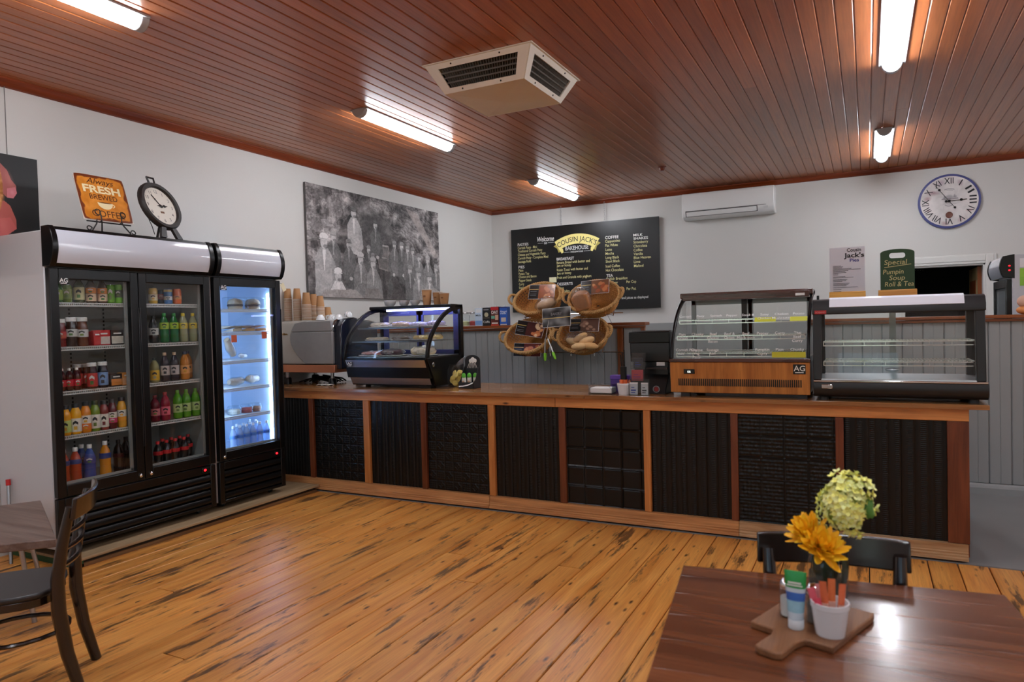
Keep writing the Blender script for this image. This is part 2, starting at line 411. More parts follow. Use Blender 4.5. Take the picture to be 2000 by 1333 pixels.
# shop front behind the viewer, with two windows and a glazed door
mb = MB(); wins = [(-4.2, -1.6, .75, 2.6), (-.55, .55, .02, 2.6), (1.6, 4.2, .75, 2.6)]
xa = XL-.12
for x0, x1, z0, z1 in wins:
    mb.box(xa, YF-.12, -.03, x0, YF, ZC+.02); mb.box(x0, YF-.12, -.03, x1, YF, z0); mb.box(x0, YF-.12, z1, x1, YF, ZC+.02); xa = x1
mb.box(xa, YF-.12, -.03, XR+.12, YF, ZC+.02)
struct('wall_front', mb, m_white, smooth=False)
g_win = glass('window glass', (240,244,244))
for i, (x0, x1, z0, z1) in enumerate(wins):
    mb = MB(); t = .06; y0, y1 = YF-.1, YF-.03
    mb.box(x0, y0, z0, x0+t, y1, z1); mb.box(x1-t, y0, z0, x1, y1, z1); mb.box(x0, y0, z0, x1, y1, z0+t); mb.box(x0, y0, z1-t, x1, y1, z1)
    if x1-x0 > 2: mb.box((x0+x1)/2-.03, y0, z0, (x0+x1)/2+.03, y1, z1)
    o = struct('window_%d' % (i+1), mb, m_trimw, bevel=.004)
    part('pane', MB().box(x0+t, YF-.068, z0+t, x1-t, YF-.062, z1-t), g_win, o, smooth=False)
# cornices
def corn(poly, ax, a, b, m, n):
    struct(n, MB().prism(poly, ax, a, b), m, smooth=False)
z = ZC
corn([(XL, z), (XL+.05, z), (XL+.05, z-.012), (XL+.03, z-.03), (XL+.016, z-.055), (XL, z-.062)], 'y', YF, YB, m_corn, 'trim_1')
corn([(YB, z), (YB-.05, z), (YB-.05, z-.012), (YB-.03, z-.03), (YB-.016, z-.055), (YB, z-.062)], 'x', XL, XR, m_corx, 'trim_2')
corn([(XR, z), (XR-.05, z), (XR-.05, z-.012), (XR, z-.062)], 'y', YF, YB, m_corn, 'trim_3')
# doorway architrave and open leaf in the back wall
mb = MB(); t = .11
prof = lambda s: None
for x0, x1 in ((DX0-t, DX0), (DX1, DX1+t)):
    mb.box(x0, YB-.02, 0, x1, YB, DZ+t); mb.box(x0+.012, YB-.028, 0, x1-.03, YB-.02, DZ+t-.012)
mb.box(DX0, YB-.02, DZ, DX1, YB, DZ+t); mb.box(DX0, YB-.028, DZ+.03, DX1, YB-.02, DZ+t-.012)
mb.box(DX0-.001, YB, 0, DX0+.02, YB+.12, DZ); mb.box(DX1-.02, YB, 0, DX1+.001, YB+.12, DZ); mb.box(DX0, YB, DZ-.02, DX1, YB+.12, DZ)
d1 = struct('door_1', mb, m_trimw, bevel=.003)
m_pine = wood('raw pine door', (205,190,140), (176,150,96), 'z', rough=.5, vary=.05)
mb = MB(); mb.box(1.185, YB+.13, .01, 1.222, YB+.9, DZ-.03); part('door_leaf', mb, m_pine, d1, bevel=.004)
mb = MB()
for z0, z1 in ((.25, 1.0), (1.1, 1.9)): mb.box(1.178, YB+.26, z0, 1.186, YB+.78, z1)
part('door_panel', mb, wood('pine door panel', (176,96,44), (140,70,28), 'z', rough=.45), d1, bevel=.003)
part('door_edge', MB().box(1.183, YB+.118, .01, 1.224, YB+.131, DZ-.03), m_railz, d1)
# half-height boarded partition behind the counter
def boards(x0, x1, z0, z1, y, parent, wdt=.152):
    n = max(1, round((x1-x0)/wdt)); w_ = (x1-x0)/n; cache = None
    for i in range(n):
        if cache is None:
            mb = MB(); h = w_/2-.001
            mb.prism([(-h, 0), (-h, -.012), (-h+.007, -.02), (-.004, -.02), (0, -.017), (.004, -.02), (h-.007, -.02), (h, -.012), (h, 0)], 'z', z0, z1)
            cache = mesh('wall_board', mb, m_grey, smooth=False)
        o = bpy.data.objects.new('wall_board', cache); COL.objects.link(o); o.parent = parent; o.location = (x0+(i+.5)*w_, y, 0)
HP = 1.444
wp = struct('wall_partition', MB().box(XL, YH+.02, 0, -2.0, YH+.1, HP), m_grey, smooth=False)
boards(XL, -2.285, .1, HP, YH+.02, wp); boards(-2.225, -2.035, .1, HP, YH+.02, wp)
part('skirting', MB().box(XL, YH-.012, 0, -2.285, YH, .1), m_grey, wp, bevel=.004)
part('post', MB().box(-2.285, YH-.02, 0, -2.228, YH+.02, HP), m_railz, wp, bevel=.003)
part('post', MB().box(-2.035, YH-.02, 0, -1.995, YH+.02, HP), m_railz, wp, bevel=.003)
part('rail', MB().box(XL, YH-.025, HP, -1.99, YH+.01, HP+.022), m_rail, wp, bevel=.003)
part('rail_cap', MB().box(XL, YH-.045, HP+.024, -1.985, YH+.13, HP+.056), m_rail, wp, bevel=.006)
wp2 = struct('wall_partition_end', MB().box(-.35, YH+.02, 0, 3.2, YH+.1, HP), m_grey, smooth=False)
boards(-.35, 3.2, .1, HP, YH+.02, wp2)
part('skirting', MB().prism([(YH, 0), (YH-.02, 0), (YH-.02, .06), (YH-.012, .08), (YH, .095)], 'x', -.35, 3.2), m_grey, wp2, smooth=False)
part('rail', MB().box(-.36, YH-.025, HP-.01, 3.2, YH+.01, HP+.012), m_rail, wp2, bevel=.003)
part('rail_cap', MB().box(-.37, YH-.045, HP+.014, 3.2, YH+.13, HP+.042), m_rail, wp2, bevel=.006)
# ================================================================== ceiling lights
m_lamp = mat('lit diffuser', (255,255,255), .4, emit=LAMP, ecol=(242,247,255))
m_cap = mat('lamp grey plastic', (170,172,174), .4)
def lamp_proto():
    t = thing('ceiling_light', 'x', 'ceiling light', (0,0,0), group='linear ceiling lights'); n = 10
    ln = 1.42
    arc = [(.062*math.cos(a), -.068*math.sin(a)) for a in [PI*k/n for k in range(n+1)]]
    part('diffuser', MB().prism(arc, 'y', .05, ln-.05), m_lamp, t)
    arc2 = [(.068*math.cos(a), -.073*math.sin(a)) for a in [PI*k/n for k in range(n+1)]]
    for a, b in ((0, .05), (ln-.05, ln)): part('end_cap', MB().prism(arc2, 'y', a, b), m_cap, t, bevel=.006)
    part('mounting_tray', MB().box(-.085, .01, -.012, .085, ln-.01, 0), m_cap, t)
    return t
lp = lamp_proto()
lamps = [(-3.705, 4.572, 'white linear ceiling light between the ceiling vent and the left wall'),
         (-3.71, 7.94, 'white linear ceiling light above the canvas photograph, close to the room corner'),
         (-3.695, 1.24, 'white linear ceiling light above the coffee sign on the double fridge'),
         (.18, 4.36, 'white linear ceiling light over the right-hand end of the counter'),
         (.172, 7.69, 'white linear ceiling light over the boarded partition in front of the wall clock'),
         (.18, .97, 'white linear ceiling light over the near cafe table'),
         (-3.7, -2.1, 'white linear ceiling light by the shop front, beside the left wall'),
         (.18, -2.4, 'white linear ceiling light by the glazed shop door'),
         (4.05, -2.4, 'added white linear ceiling light by the shop front, beside the right wall'),  # from here on: out-of-view row added to light the right side
         (4.05, .97, 'added white linear ceiling light in the second row from the shop front, right wall side'),
         (4.05, 4.36, 'added white linear ceiling light in the third row from the shop front, right wall side'),
         (4.05, 7.7, 'added white linear ceiling light near the back wall, right wall side')]
for i, (x, y, lb) in enumerate(lamps):
    if i == 0: lp.location = (x, y, ZC); lp['label'] = lb
    else: dup(lp, (x, y, ZC), 0, lb)
# ================================================================== ceiling air vent
m_vent = mat('aged cream metal', (226,220,206), .45, noise=.08, nscale=5)
m_ventplate = mat('stained cream plate', (226,212,184), .5, noise=.1, nscale=3)
m_black = mat('black plastic', (16,16,17), .38)
cx, cy = -2.305, 4.485
vt = thing('air_vent', 'cream metal air vent with louvred sides hanging from the board ceiling', 'vent', (cx, cy, ZC))
A, B, H = .405, .305, .185
def vside(k):
    return Matrix.Rotation(k*PI/2, 4, 'Z')
part('ceiling_flange', MB().box(-A-.018, -A-.018, -.008, A+.018, A+.018, 0), m_vent, vt, bevel=.003)
mb = MB()
mb.add([(-B,-B,-H),(B,-B,-H),(B,B,-H),(-B,B,-H),(0,0,-H-.022)], [(0,1,4),(1,2,4),(2,3,4),(3,0,4),(3,2,1,0)])
part('bottom_plate', mb, m_ventplate, vt, smooth=False)
for k in range(4):
    R = vside(k)
    def S(u, v, d=0):   # u across -1..1, v 0 top..1 bottom on the sloping side
        h = A+(B-A)*v
        n = Vector((0, -H, A-B)).normalized()*-1
        p = Vector((u*h, -h, -H*v)) + Vector((0, -H, -(A-B))).normalized()*d
        return R @ p
    mb = MB()
    for u0, u1, v0, v1 in ((-1, -.8, 0, 1), (.8, 1, 0, 1), (-.8, .8, 0, .2), (-.8, .8, .84, 1)):
        q = [S(u, v, d) for d in (-.006, .006) for u, v in ((u0, v0), (u1, v0), (u1, v1), (u0, v1))]
        mb.add(q, [(0,1,2,3),(7,6,5,4),(0,4,5,1),(1,5,6,2),(2,6,7,3),(3,7,4,0)])
    sd = part('side_frame', mb, m_vent, vt, smooth=False)
    mb = MB(); q = [S(u, v, -.035) for u, v in ((-.8, .2), (.8, .2), (.8, .84), (-.8, .84))]; mb.add(q, [(0,1,2,3)])
    part('filter', mb, mat('vent filter', (70,66,60), .9), sd, smooth=False)
    mb = MB()
    for i in range(1, 30):
        u = -.8+1.6*i/30; mb.bar(S(u, .2, -.012), S(u, .84, -.012), .003, .014)
    for i in range(1, 4):
        v = .2+.64*i/4; mb.bar(S(-.8, v, -.006), S(.8, v, -.006), .004, .01)
    part('louvre_grid', mb, mat('vent louvre', (92,88,80), .5), sd, smooth=False)
    for u in (-.5, .45):
        for v in (.1, .92): part('screw', MB().ell(S(u, v, .007), (.006,.006,.006), 8, 5), m_black, sd)
# ceiling sprinkler / bell stub
c = P(1293, 326, 'z', ZC)
solo('ceiling_sensor', MB().lathe([(0,-.05),(.02,-.048),(.03,-.03),(.034,-.012),(.05,-.008),(.05,0),(0,0)], 16, c), m_corn, 'small brown painted round fitting on the board ceiling by the back wall', 'ceiling fitting', loc=tuple(c))
# ================================================================== counter
m_tin = mat('black pressed tin', (10,11,12), .3, noise=.25, nscale=12, spec=.35)
m_postA = wood('light post wood', (210,142,78), (182,112,54), 'z', rough=.4, vary=.05)
m_postB = wood('red post wood', (124,66,36), (92,44,22), 'z', rough=.35, vary=.05)
m_railC = wood('counter rail wood', (216,150,86), (184,116,60), 'x', rough=.4, vary=.06, stain=.31, knots=.5)
m_baseC = wood('base board wood', (214,158,102), (176,120,72), 'x', rough=.5, vary=.08, stain=.3)
m_baseP = wood('worn pale base wood', (200,170,130), (160,122,82), 'x', rough=.7, vary=.05, stain=.36, scol=(120,84,52))
m_top = wood('worktop wood', (182,128,74), (132,84,44), 'x', rough=.22, vary=.16, coat=.4, stain=.33, knots=.5)
ct = thing('service_counter', 'long counter front of black pressed tin panels framed by orange timber posts', 'counter', (-2.4, YC, 0))
XE = .537
part('carcass', MB().box(XL+.01, YC+.045, .02, XE-.004, YC+.85, .935), m_dark, ct, world=True, smooth=False)
part('top_rail', MB().box(XL+.01, YC-.004, .862, -2.16, YC+.03, .936), m_railC, ct, world=True, bevel=.003)
part('top_rail', MB().box(-2.158, YC-.004, .862, XE, YC+.03, .936), m_railC, ct, world=True, bevel=.003)
bp = [(YC+.03, .02), (YC-.028, .02), (YC-.028, .035), (YC-.02, .04), (YC-.022, .05), (YC-.014, .056), (YC-.016, .066), (YC-.012, .07), (YC-.012, .116), (YC+.03, .118)]
for a, b, m in ((XL+.01, -2.76, m_baseC), (-2.756, -.80, m_baseC), (-.797, XE-.01, m_baseP)):
    part('base_board', MB().prism(bp, 'x', a, b), m, ct, world=True, smooth=False)
edges = [(-4.689,-4.638,1),(-4.043,-3.979,0),(-3.421,-3.368,1),(-2.761,-2.704,0),(-2.135,-2.079,1),(-1.464,-1.414,0),(-.848,-.800,1),(-.191,-.143,1),(.424,XE,1)]
for a, b, k in edges:
    part('post', MB().box(a, YC-.002, .118, b, YC+.03, .861), m_postB if k else m_postA, ct, world=True, bevel=.003)
part('end_panel', MB().box(XE-.03, YC+.03, .03, XE, YC+.86, .935), m_postB, ct, world=True, smooth=False)
def relief(kind, u, v):
    if kind == 'rib':
        s = .072; q = (u % s)/s
        d = -.006*max(0, 1-abs(q-.5)*2*7) if abs(q-.5) < .08 else 0
        d -= .005*math.exp(-((q-.0)/.06)**2)+.005*math.exp(-((q-1)/.06)**2)
        if .12 < abs(q-.5) < .44 and (int(u/s)*2+(q > .5)) % 2 == 0: d += .0011*math.sin(v*2*PI/.0125)
        return d
    if kind == 'dots':
        s = .083; i, j = int(u/s), int(v/s); x = (u/s-i)*2-1; y = (v/s-j)*2-1
        d = -.003 if max(abs(x), abs(y)) > .93 else 0
        if (i+j) % 2 == 0:
            if max(abs(x), abs(y)) < .86:
                a = (x+.86)/1.72*4 % 1-.5; b = (y+.86)/1.72*4 % 1-.5; d += .004*max(0, 1-(a*a+b*b)*6)
        else:
            r = math.hypot(x, y); th = math.atan2(y, x)
            d += .004*max(0, math.cos((r-.55-.15*math.cos(4*th))*7)) if r < .9 else 0
            d += .003*max(0, 1-r*4)
        return d
    if kind == 'square':
        s = .146; x = abs((u/s) % 1-.5)*2; y = abs((v/s) % 1-.5)*2; q = max(x, y)
        return .006*math.exp(-((q-.965)/.03)**2)-.003*math.exp(-((q-.9)/.03)**2)+.0006*math.sin(u*35)*math.sin(v*23)
    s = .148; x = ((u/s) % 1)*2-1; y = ((v/s) % 1)*2-1; r = math.hypot(x, y); th = math.atan2(y, x)
    d = .005*math.exp(-((max(abs(x), abs(y))-.97)/.03)**2)
    d += .0035*math.sin((x+y)*9)*math.sin((x-y)*9)*(1 if r < .8 else .3)
    d += .006*max(0, 1-math.hypot(abs(x)-.72, abs(y)-.72)*5)+.004*max(0, math.cos(th*4))*math.exp(-((r-.5)/.13)**2)
    return d
def tin(x0, x1, kind):
    z0, z1 = .118, .861; w_, h = x1-x0, z1-z0
    st = {'rib': (.008, .0032), 'dots': (.0042, .0042), 'square': (.006, .006), 'flor': (.0045, .0045)}[kind]
    nu, nv = int(w_/st[0]), int(h/st[1])
    mb = MB(); mb.grid(lambda u, v: (x0+u*w_, YC+.022-relief(kind, u*w_, v*h), z0+v*h), nu, nv)
    part('tin_panel', mb, m_tin, ct, world=True, recalc=False)
kinds = ['rib', 'dots', 'rib', 'dots', 'rib', 'square', 'rib', 'flor', 'rib']
xs = [XL+.01]+[e for a, b, k in edges for e in (a, b)]
for i, k in enumerate(kinds): tin(xs[2*i], xs[2*i+1], k)
wt = thing('worktop', 'polished timber plank worktop along the top of the tin-fronted counter', 'worktop', (-2.4, YC, .94))
yy = YC-.05; WT = .967
for i, d in enumerate((.15, .17, .16, .17, .17)):
    cuts = [XL+.01, [-1.9, -3.2, -.8, -2.6, -1.4][i], .635]
    for a, b in zip(cuts, cuts[1:]): part('plank', MB().box(a+.0006, yy+.0006, .938, b-.0006, yy+d-.0006, WT), m_top, wt, world=True, bevel=.002, seg=1)
    yy += d
# timber platform under the fridges
m_ply = wood('platform ply', (176,152,118), (150,124,90), 'y', rough=.55, vary=.05)
m_plyb = wood('platform bearer', (140,104,66), (104,74,44), 'y', rough=.6)
pf = thing('platform', 'low plywood platform along the left wall carrying the drinks fridges', 'platform', (-4.95, 3.8, 0))
part('sheet', MB().box(XL+.01, 2.66, .047, -4.56, 4.9, .066), m_ply, pf, world=True, bevel=.003)
part('bearer', MB().box(-4.62, 2.68, 0, -4.575, 4.88, .024), m_plyb, pf, world=True)
part('bearer', MB().box(-4.66, 2.68, .024, -4.6, 4.88, .047), mat('gap shade strip', (58,46,36), .7), pf, world=True)  # strip in the gap, with the gap's shade put into its colour
part('bearer', MB().box(XL+.02, 2.675, 0, -4.575, 2.72, .046), mat('green edged bearer', (44,86,52), .7), pf, world=True)
# ================================================================== drinks fridges
m_fw = mat('fridge white enamel', (205,206,210), .3, coat=.3)
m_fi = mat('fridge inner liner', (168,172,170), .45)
m_fil = mat('led-tinted fridge liner', (200,218,238), .45)  # liner of the lit fridge, cool strip light put into its colour
m_fb = mat('fridge black trim', (8,8,9), .3, spec=.4)
m_sign = mat('header sign acrylic', (206,211,222), .12, coat=.5)
m_chrome = mat('chrome', (225,225,225), .12, metal=1)
m_steel = mat('brushed steel', (176,177,178), .32, metal=1)
m_wire = mat('white coated wire', (206,208,206), .4)
m_red = mat('red lit switch', (255,20,30), .3, emit=3)
m_rubber = mat('castor rubber', (40,40,40), .7)
g_door = glass('fridge door glass', (246,248,248))
m_strip = mat('cool led strip', (220,235,255), .4, emit=13, ecol=(180,211,255))
m_txt = mat('white print', (235,235,232), .5)
XF = -4.66; Z0 = .066
def badge(parent, x, y, z, s=.05):
    o = part('badge', MB().box(x, y-s*.62, z-s*.42, x+.003, y+s*.62, z+s*.5), m_fb, parent, world=True)
    part('badge_lettering', MB().text('AG', SIDE(x+.0036, y, z-s*.18), s*.78, align='C', bold=.01), m_txt, o, world=True, smooth=False)
    part('badge_lettering', MB().box(x+.003, y-s*.4, z-s*.34, x+.0036, y+s*.4, z-s*.26), m_txt, o, world=True, smooth=False)
def fridge(name, label, y0, y1, nd, shelves, lit, knobs):
    t = thing(name, label, 'fridge', (-4.99, (y0+y1)/2, Z0))
    W = dict(world=True)
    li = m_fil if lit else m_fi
    xb = XL+.02; xf = XF-.05; zt = 1.962
    mb = MB(); mb.box(xb, y0, .12, xf, y0+.035, 2.2); part('side_panel', mb, m_fw, t, bevel=.006, **W)
    mb = MB(); mb.box(xb, y1-.035, .12, xf, y1, 2.2); part('side_panel', mb, m_fw, t, bevel=.006, **W)
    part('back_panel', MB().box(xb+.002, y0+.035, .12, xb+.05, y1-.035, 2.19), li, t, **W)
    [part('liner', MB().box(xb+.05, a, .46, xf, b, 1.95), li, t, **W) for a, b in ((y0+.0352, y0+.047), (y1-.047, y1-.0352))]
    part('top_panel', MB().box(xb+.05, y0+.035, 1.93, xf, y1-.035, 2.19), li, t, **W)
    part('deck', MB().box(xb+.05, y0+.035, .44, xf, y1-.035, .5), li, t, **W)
    # header sign box
    k = 8; cur = [(XF+.012+.045*math.sin(PI*(.12+.76*i/k)), 1.985+.215*i/k) for i in range(k+1)]
    part('header_box', MB().prism([(xf-.004, 1.965), (XF+.01, 1.965)]+[(a-.006, b) for a, b in cur]+[(XF+.012, 2.222), (xf-.004, 2.222)], 'y', y0+.004, y1-.004), m_fb, t, **W)
    part('header_sign', MB().prism([(XF-.02, 1.985)]+cur+[(XF-.02, 2.2)], 'y', y0+.035, y1-.035), m_sign, t, **W)
    for a, b in ((y0-.003, y0+.035), (y1-.035, y1+.003)):
        part('header_end_plate', MB().prism([(xf-.012, 1.963), (XF+.014, 1.963)]+[(c+.008, d) for c, d in cur]+[(XF+.014, 2.226), (xf-.012, 2.226)], 'y', a, b), m_fb, t, bevel=.004, **W)
    # machine base
    part('base', MB().box(xb+.02, y0+.01, .13, XF-.045, y1-.01, .45), m_fb, t, **W)
    part('base_frame', MB().box(XF-.045, y0+.002, .115, XF-.01, y0+.05, .452).box(XF-.045, y1-.05, .115, XF-.01, y1-.002, .452).box(XF-.045, y0+.05, .39, XF-.01, y1-.05, .452).box(XF-.045, y0+.05, .115, XF-.01, y1-.05, .14), m_fb, t, bevel=.005, **W)
    for i in range(4):
        z = .148+i*.06
        part('louvre', MB().prism([(XF-.05, z), (XF-.012, z+.004), (XF-.008, z+.02), (XF-.02, z+.045), (XF-.05, z+.054)], 'y', y0+.052, y1-.052), m_fb, t, smooth=True, **W)
    sw = part('switch', MB().box(XF-.012, y1-.13, .408, XF-.004, y1-.06, .44), m_fb, t, bevel=.003, **W)
    part('switch_light', MB().ell((XF-.003, y1-.105, .424), (.005, .012, .009)), m_red, sw, **W)
    for fx in (xb+.1, xf-.06):
        for fy in (y0+.1, y1-.1):
            c = part('castor', MB().box(fx-.02, fy-.02, .09, fx+.02, fy+.02, .13), m_steel, t, **W)
            mb = MB(); mb.T = Matrix.Translation((fx, fy-.012, Z0+.027)) @ Matrix.Rotation(-PI/2, 4, 'X'); mb.lathe([(0,0),(.022,0),(.026,.005),(.026,.019),(.022,.024),(0,.024)], 16); part('wheel', mb, m_rubber, c, **W)
    # shelves
    bays = [(y0+.05+(y1-y0-.1)*i/nd, y0+.05+(y1-y0-.1)*(i+1)/nd) for i in range(nd)]
    for a, b in bays:
        for z in shelves:
            mb = MB(); mb.box(xf-.03, a+.006, z-.026, xf-.022, b-.006, z-.018); mb.box(xf-.03, a+.006, z-.007, xf-.022, b-.006, z)
            n = int((b-a)/.014)
            for i in range(n+1):
                y = a+.006+(b-a-.012)*i/n; mb.box(xf-.029, y-.0022, z-.02, xf-.023, y+.0022, z-.005)
            s_ = part('shelf', mb, m_wire, t, smooth=False, **W)
            mb = MB()
            for i in range(0, n+1, 2):
                y = a+.006+(b-a-.012)*i/n; mb.box(xb+.07, y-.002, z-.006, xf-.03, y+.002, z-.002)
            for x in (xb+.075, xb+.25, xb+.42): mb.box(x, a+.006, z-.01, x+.006, b-.006, z-.005)
            part('shelf_wires', mb, m_wire, s_, smooth=False, **W)
    mb = MB()
    for a, b in bays:
        for y in (a+.13, b-.13):
            for i in range(42): mb.box(xb+.05, y-.006, .62+i*.03, xb+.0515, y+.006, .635+i*.03)
    o = part('shelf_track_slots', mb, mat('slot dark', (40,42,42), .8), t, smooth=False, **W); o['kind'] = 'stuff'
    # doors
    for i in range(nd):
        a = y0+(y1-y0)*i/nd+.003; b = y0+(y1-y0)*(i+1)/nd-.003; s = .058
        d = part('door', MB().box(XF-.045, a, .462, XF, a+s, 1.955).box(XF-.045, b-s, .462, XF, b, 1.955).box(XF-.045, a+s, 1.885, XF, b-s, 1.955).box(XF-.045, a+s, .462, XF, b-s, .535), m_fb, t, bevel=.005, **W)
        part('door_glass', MB().box(XF-.024, a+s, .535, XF-.018, b-s, 1.885), g_door, d, smooth=False, **W)
        mb = MB(); g = .016
        mb.box(XF-.06, a+s-.004, .535, XF-.046, a+s+g, 1.885).box(XF-.06, b-s-g, .535, XF-.046, b-s+.004, 1.885).box(XF-.06, a+s, .531, XF-.046, b-s, .55)
        part('gasket', mb, mat('grey gasket', (150,152,150), .6), d, smooth=False, **W)
        ky = b-.035 if knobs[i] else a+.04
        mb = MB(); mb.T = Matrix.Translation((XF, ky, .495)) @ Matrix.Rotation(PI/2, 4, 'Y'); mb.lathe([(0,0),(.013,0),(.013,.008),(.009,.012),(0,.013)], 14)
        part('door_lock', mb, m_chrome, d, **W)
        part('door_handle', MB().box(XF-.02, (b-.006) if i == 0 else a, .7, XF+.006, b if i == 0 else a+.006, 1.7), mat('dark trim', (34,34,36), .35), d, bevel=.002, **W)
        if i == 0: badge(d, XF, a+s+.03, 1.872)
    if lit:
        part('light_strip', MB().box(XF-.095, y0+.05, .54, XF-.07, y0+.072, 1.86), m_strip, t, **W)
        st = part('light_strip', MB().box(XF-.098, y1-.077, .54, XF-.07, y1-.05, 1.84), m_strip, t, **W)
    return t
DF = fridge('double_door_fridge', 'tall white and black two-door drinks fridge with blank white header sign', 2.625, 3.852, 2, [1.735, 1.44, 1.145, .85], False, [1, 0])
SF = fridge('single_door_fridge', 'narrow one-door fridge with brightly lit blue-white interior', 3.888, 4.6, 1, [1.70, 1.505, 1.265, 1.035, .80], True, [0])
# small price tags
for px, py in ((457, 662), (516, 655)):
    c = P(px, py, 'x', XF-.07)
    solo('price_tag', MB().box(c.x, c.y-.028, c.z-.03, c.x+.002, c.y+.028, c.z+.03), mat('orange tag', (232,104,62), .6), 'square orange price tag hung on a shelf of the lit fridge', 'price tag', 'orange price tags', loc=tuple(c))
M_ = Matrix.Translation((XF-.03, 4.64, 1.94)) @ Matrix.Rotation(.5, 4, 'X')
t = thing('paper_tag', 'small cream paper tag hanging at the top corner of the lit fridge', 'tag', M=M_)
part('tag', MB().box(0, -.022, -.085, .002, .022, -.01), mat('cream tag paper', (222,212,178), .7), t)
part('string', MB().tube([(.001, 0, -.015), (.001, -.02, .008), (.001, -.045, .012)], .0016, 5), mat('dark string', (50,46,40), .8), t)
# ------------------------------------------------------------------ bottles, cans, cartons
LB = lambda h: [(z0*h, z1*h, c) for z0, z1, c in ()]
def prof(kind, r, h):
    if kind == 'can': return [(0,0),(r*.8,0),(r*.95,.006),(r,.014),(r,h-.016),(r*.86,h-.004),(r*.84,h),(r*.76,h-.003),(0,h-.003)]
    if kind == 'pet': return [(0,.004),(r*.7,0),(r*.95,.006),(r,.02),(r,h*.26),(r*.95,h*.3),(r*.95,h*.52),(r,h*.57),(r*.96,h*.66),(r*.75,h*.78),(r*.42,h*.87),(r*.36,h*.9),(r*.36,h*.95),(0,h*.95)]
    if kind == 'juice': return [(0,.003),(r*.85,0),(r,.012),(r*.98,h*.35),(r,h*.62),(r*.93,h*.72),(r*.66,h*.83),(r*.58,h*.87),(r*.58,h*.94),(0,h*.94)]
    if kind == 'glass': return [(0,.003),(r*.9,0),(r,.008),(r,h*.55),(r*.9,h*.64),(r*.5,h*.76),(r*.4,h*.84),(r*.4,h*.96),(0,h*.96)]
    if kind == 'jar': return [(0,.003),(r*.9,0),(r,.01),(r*.9,h*.3),(r,h*.62),(r*.9,h*.72),(r*.82,h*.8),(r*.82,h*.9),(0,h*.9)]
_bp = {}; _pl = []
def drink(px, kind, h, r, body, cap, bands, desc, zs, where, x=-4.758, grp=None, clear=None):
    c = P(px, 600, 'x', x); y = c.y
    # column of the photo at shelf height
    for _ in range(4):
        q = CAM + (Vector((x, y, zs+h*.4))-CAM); d = q-CAM
        u = 1000+FPX*d.dot(R_)/d.dot(_f); y += (px-u)*d.dot(_f)/FPX*1.1
    for q in sorted(_pl):
        if abs(q[3]-zs) < .02 and abs(q[0]-x) < q[2]+r:
            need = math.sqrt(max(0, (q[2]+r+.0012)**2-(q[0]-x)**2))
            if abs(q[1]-y) < need: y = q[1]+need*(1 if y >= q[1] else -1)
    lo, hi = (2.675, 3.80) if 'double' in where else (3.94, 4.52)
    if y > hi-r or y < lo+r:
        y = min(max(y, lo+r), hi-r)
        for _ in range(3):
            if any(abs(q[3]-zs) < .02 and math.hypot(q[0]-x, q[1]-y) < q[2]+r for q in _pl): x -= .075
    _pl.append((x, y, r, zs))
    key = (kind, h, r, body, cap, tuple(bands), clear)
    label = desc+' on '+where
    if key in _bp:
        return dup(_bp[key], (x, y, zs), random.uniform(-.3, .3), label, grp)
    nm = {'can': 'drink_can', 'pet': 'drink_bottle', 'juice': 'juice_bottle', 'glass': 'glass_bottle', 'jar': 'drink_bottle'}[kind]
    t = thing(nm, label, 'can' if kind == 'can' else 'bottle', (x, y, zs), group=grp)
    bm = liquid('drink %d %d %d' % body, body, clear) if clear is not None else mat('drink %d %d %d' % body, body, .16, coat=.3)
    part('body', MB().lathe(prof(kind, r, h), 18), bm, t)
    if cap:
        rc = {'pet': .42, 'juice': .66, 'glass': .46, 'jar': .9}[kind]*r; hz = {'pet': .9, 'juice': .87, 'glass': .94, 'jar': .86}[kind]*h
        part('cap', MB().lathe([(0,hz),(rc,hz),(rc,h-.003),(rc*.9,h),(0,h)], 16), mat('cap %d %d %d' % cap, cap, .4), t)
    if kind == 'can': part('lid', MB().lathe([(r*.86,h-.004),(r*.84,h+.0005),(r*.76,h-.002),(0,h-.002)], 16), m_chrome, t)
    for z0, z1, cc in bands:
        part('label', MB().lathe([(r*1.006,z0*h),(r*1.012,z0*h+.001),(r*1.012,z1*h-.001),(r*1.006,z1*h)], 18), mat('label %d %d %d' % cc, cc, .45, noise=.25, nscale=40), t)
        if z1-z0 > .15:          # printed mark on the side of the label that faces the door
            a0 = -.62; K = 6; mc = (40,40,44) if sum(cc) > 420 else (226,222,214)
            mb = MB(); mb.grid(lambda u, v: (r*1.02*math.cos(a0+.95*(u-.5)), r*1.02*math.sin(a0+.95*(u-.5)), h*(z0+(z1-z0)*(.58+.2*v-.06*math.cos(6.28*u)))), K, 1)
            part('label_mark', mb, mat('label mark %d' % mc[0], mc, .5, noise=.5, nscale=70), t, recalc=False)
            mb = MB(); mb.grid(lambda u, v: (r*1.02*math.cos(a0+.6*(u-.5)), r*1.02*math.sin(a0+.6*(u-.5)), h*(z0+(z1-z0)*(.16+.26*v))), K, 1)
            part('label_mark', mb, mat('label picture %d' % (body[0]//40), tuple(min(255, int(b*.8+30)) for b in body), .5, noise=.5, nscale=60), t, recalc=False)
    _bp[key] = t; return t
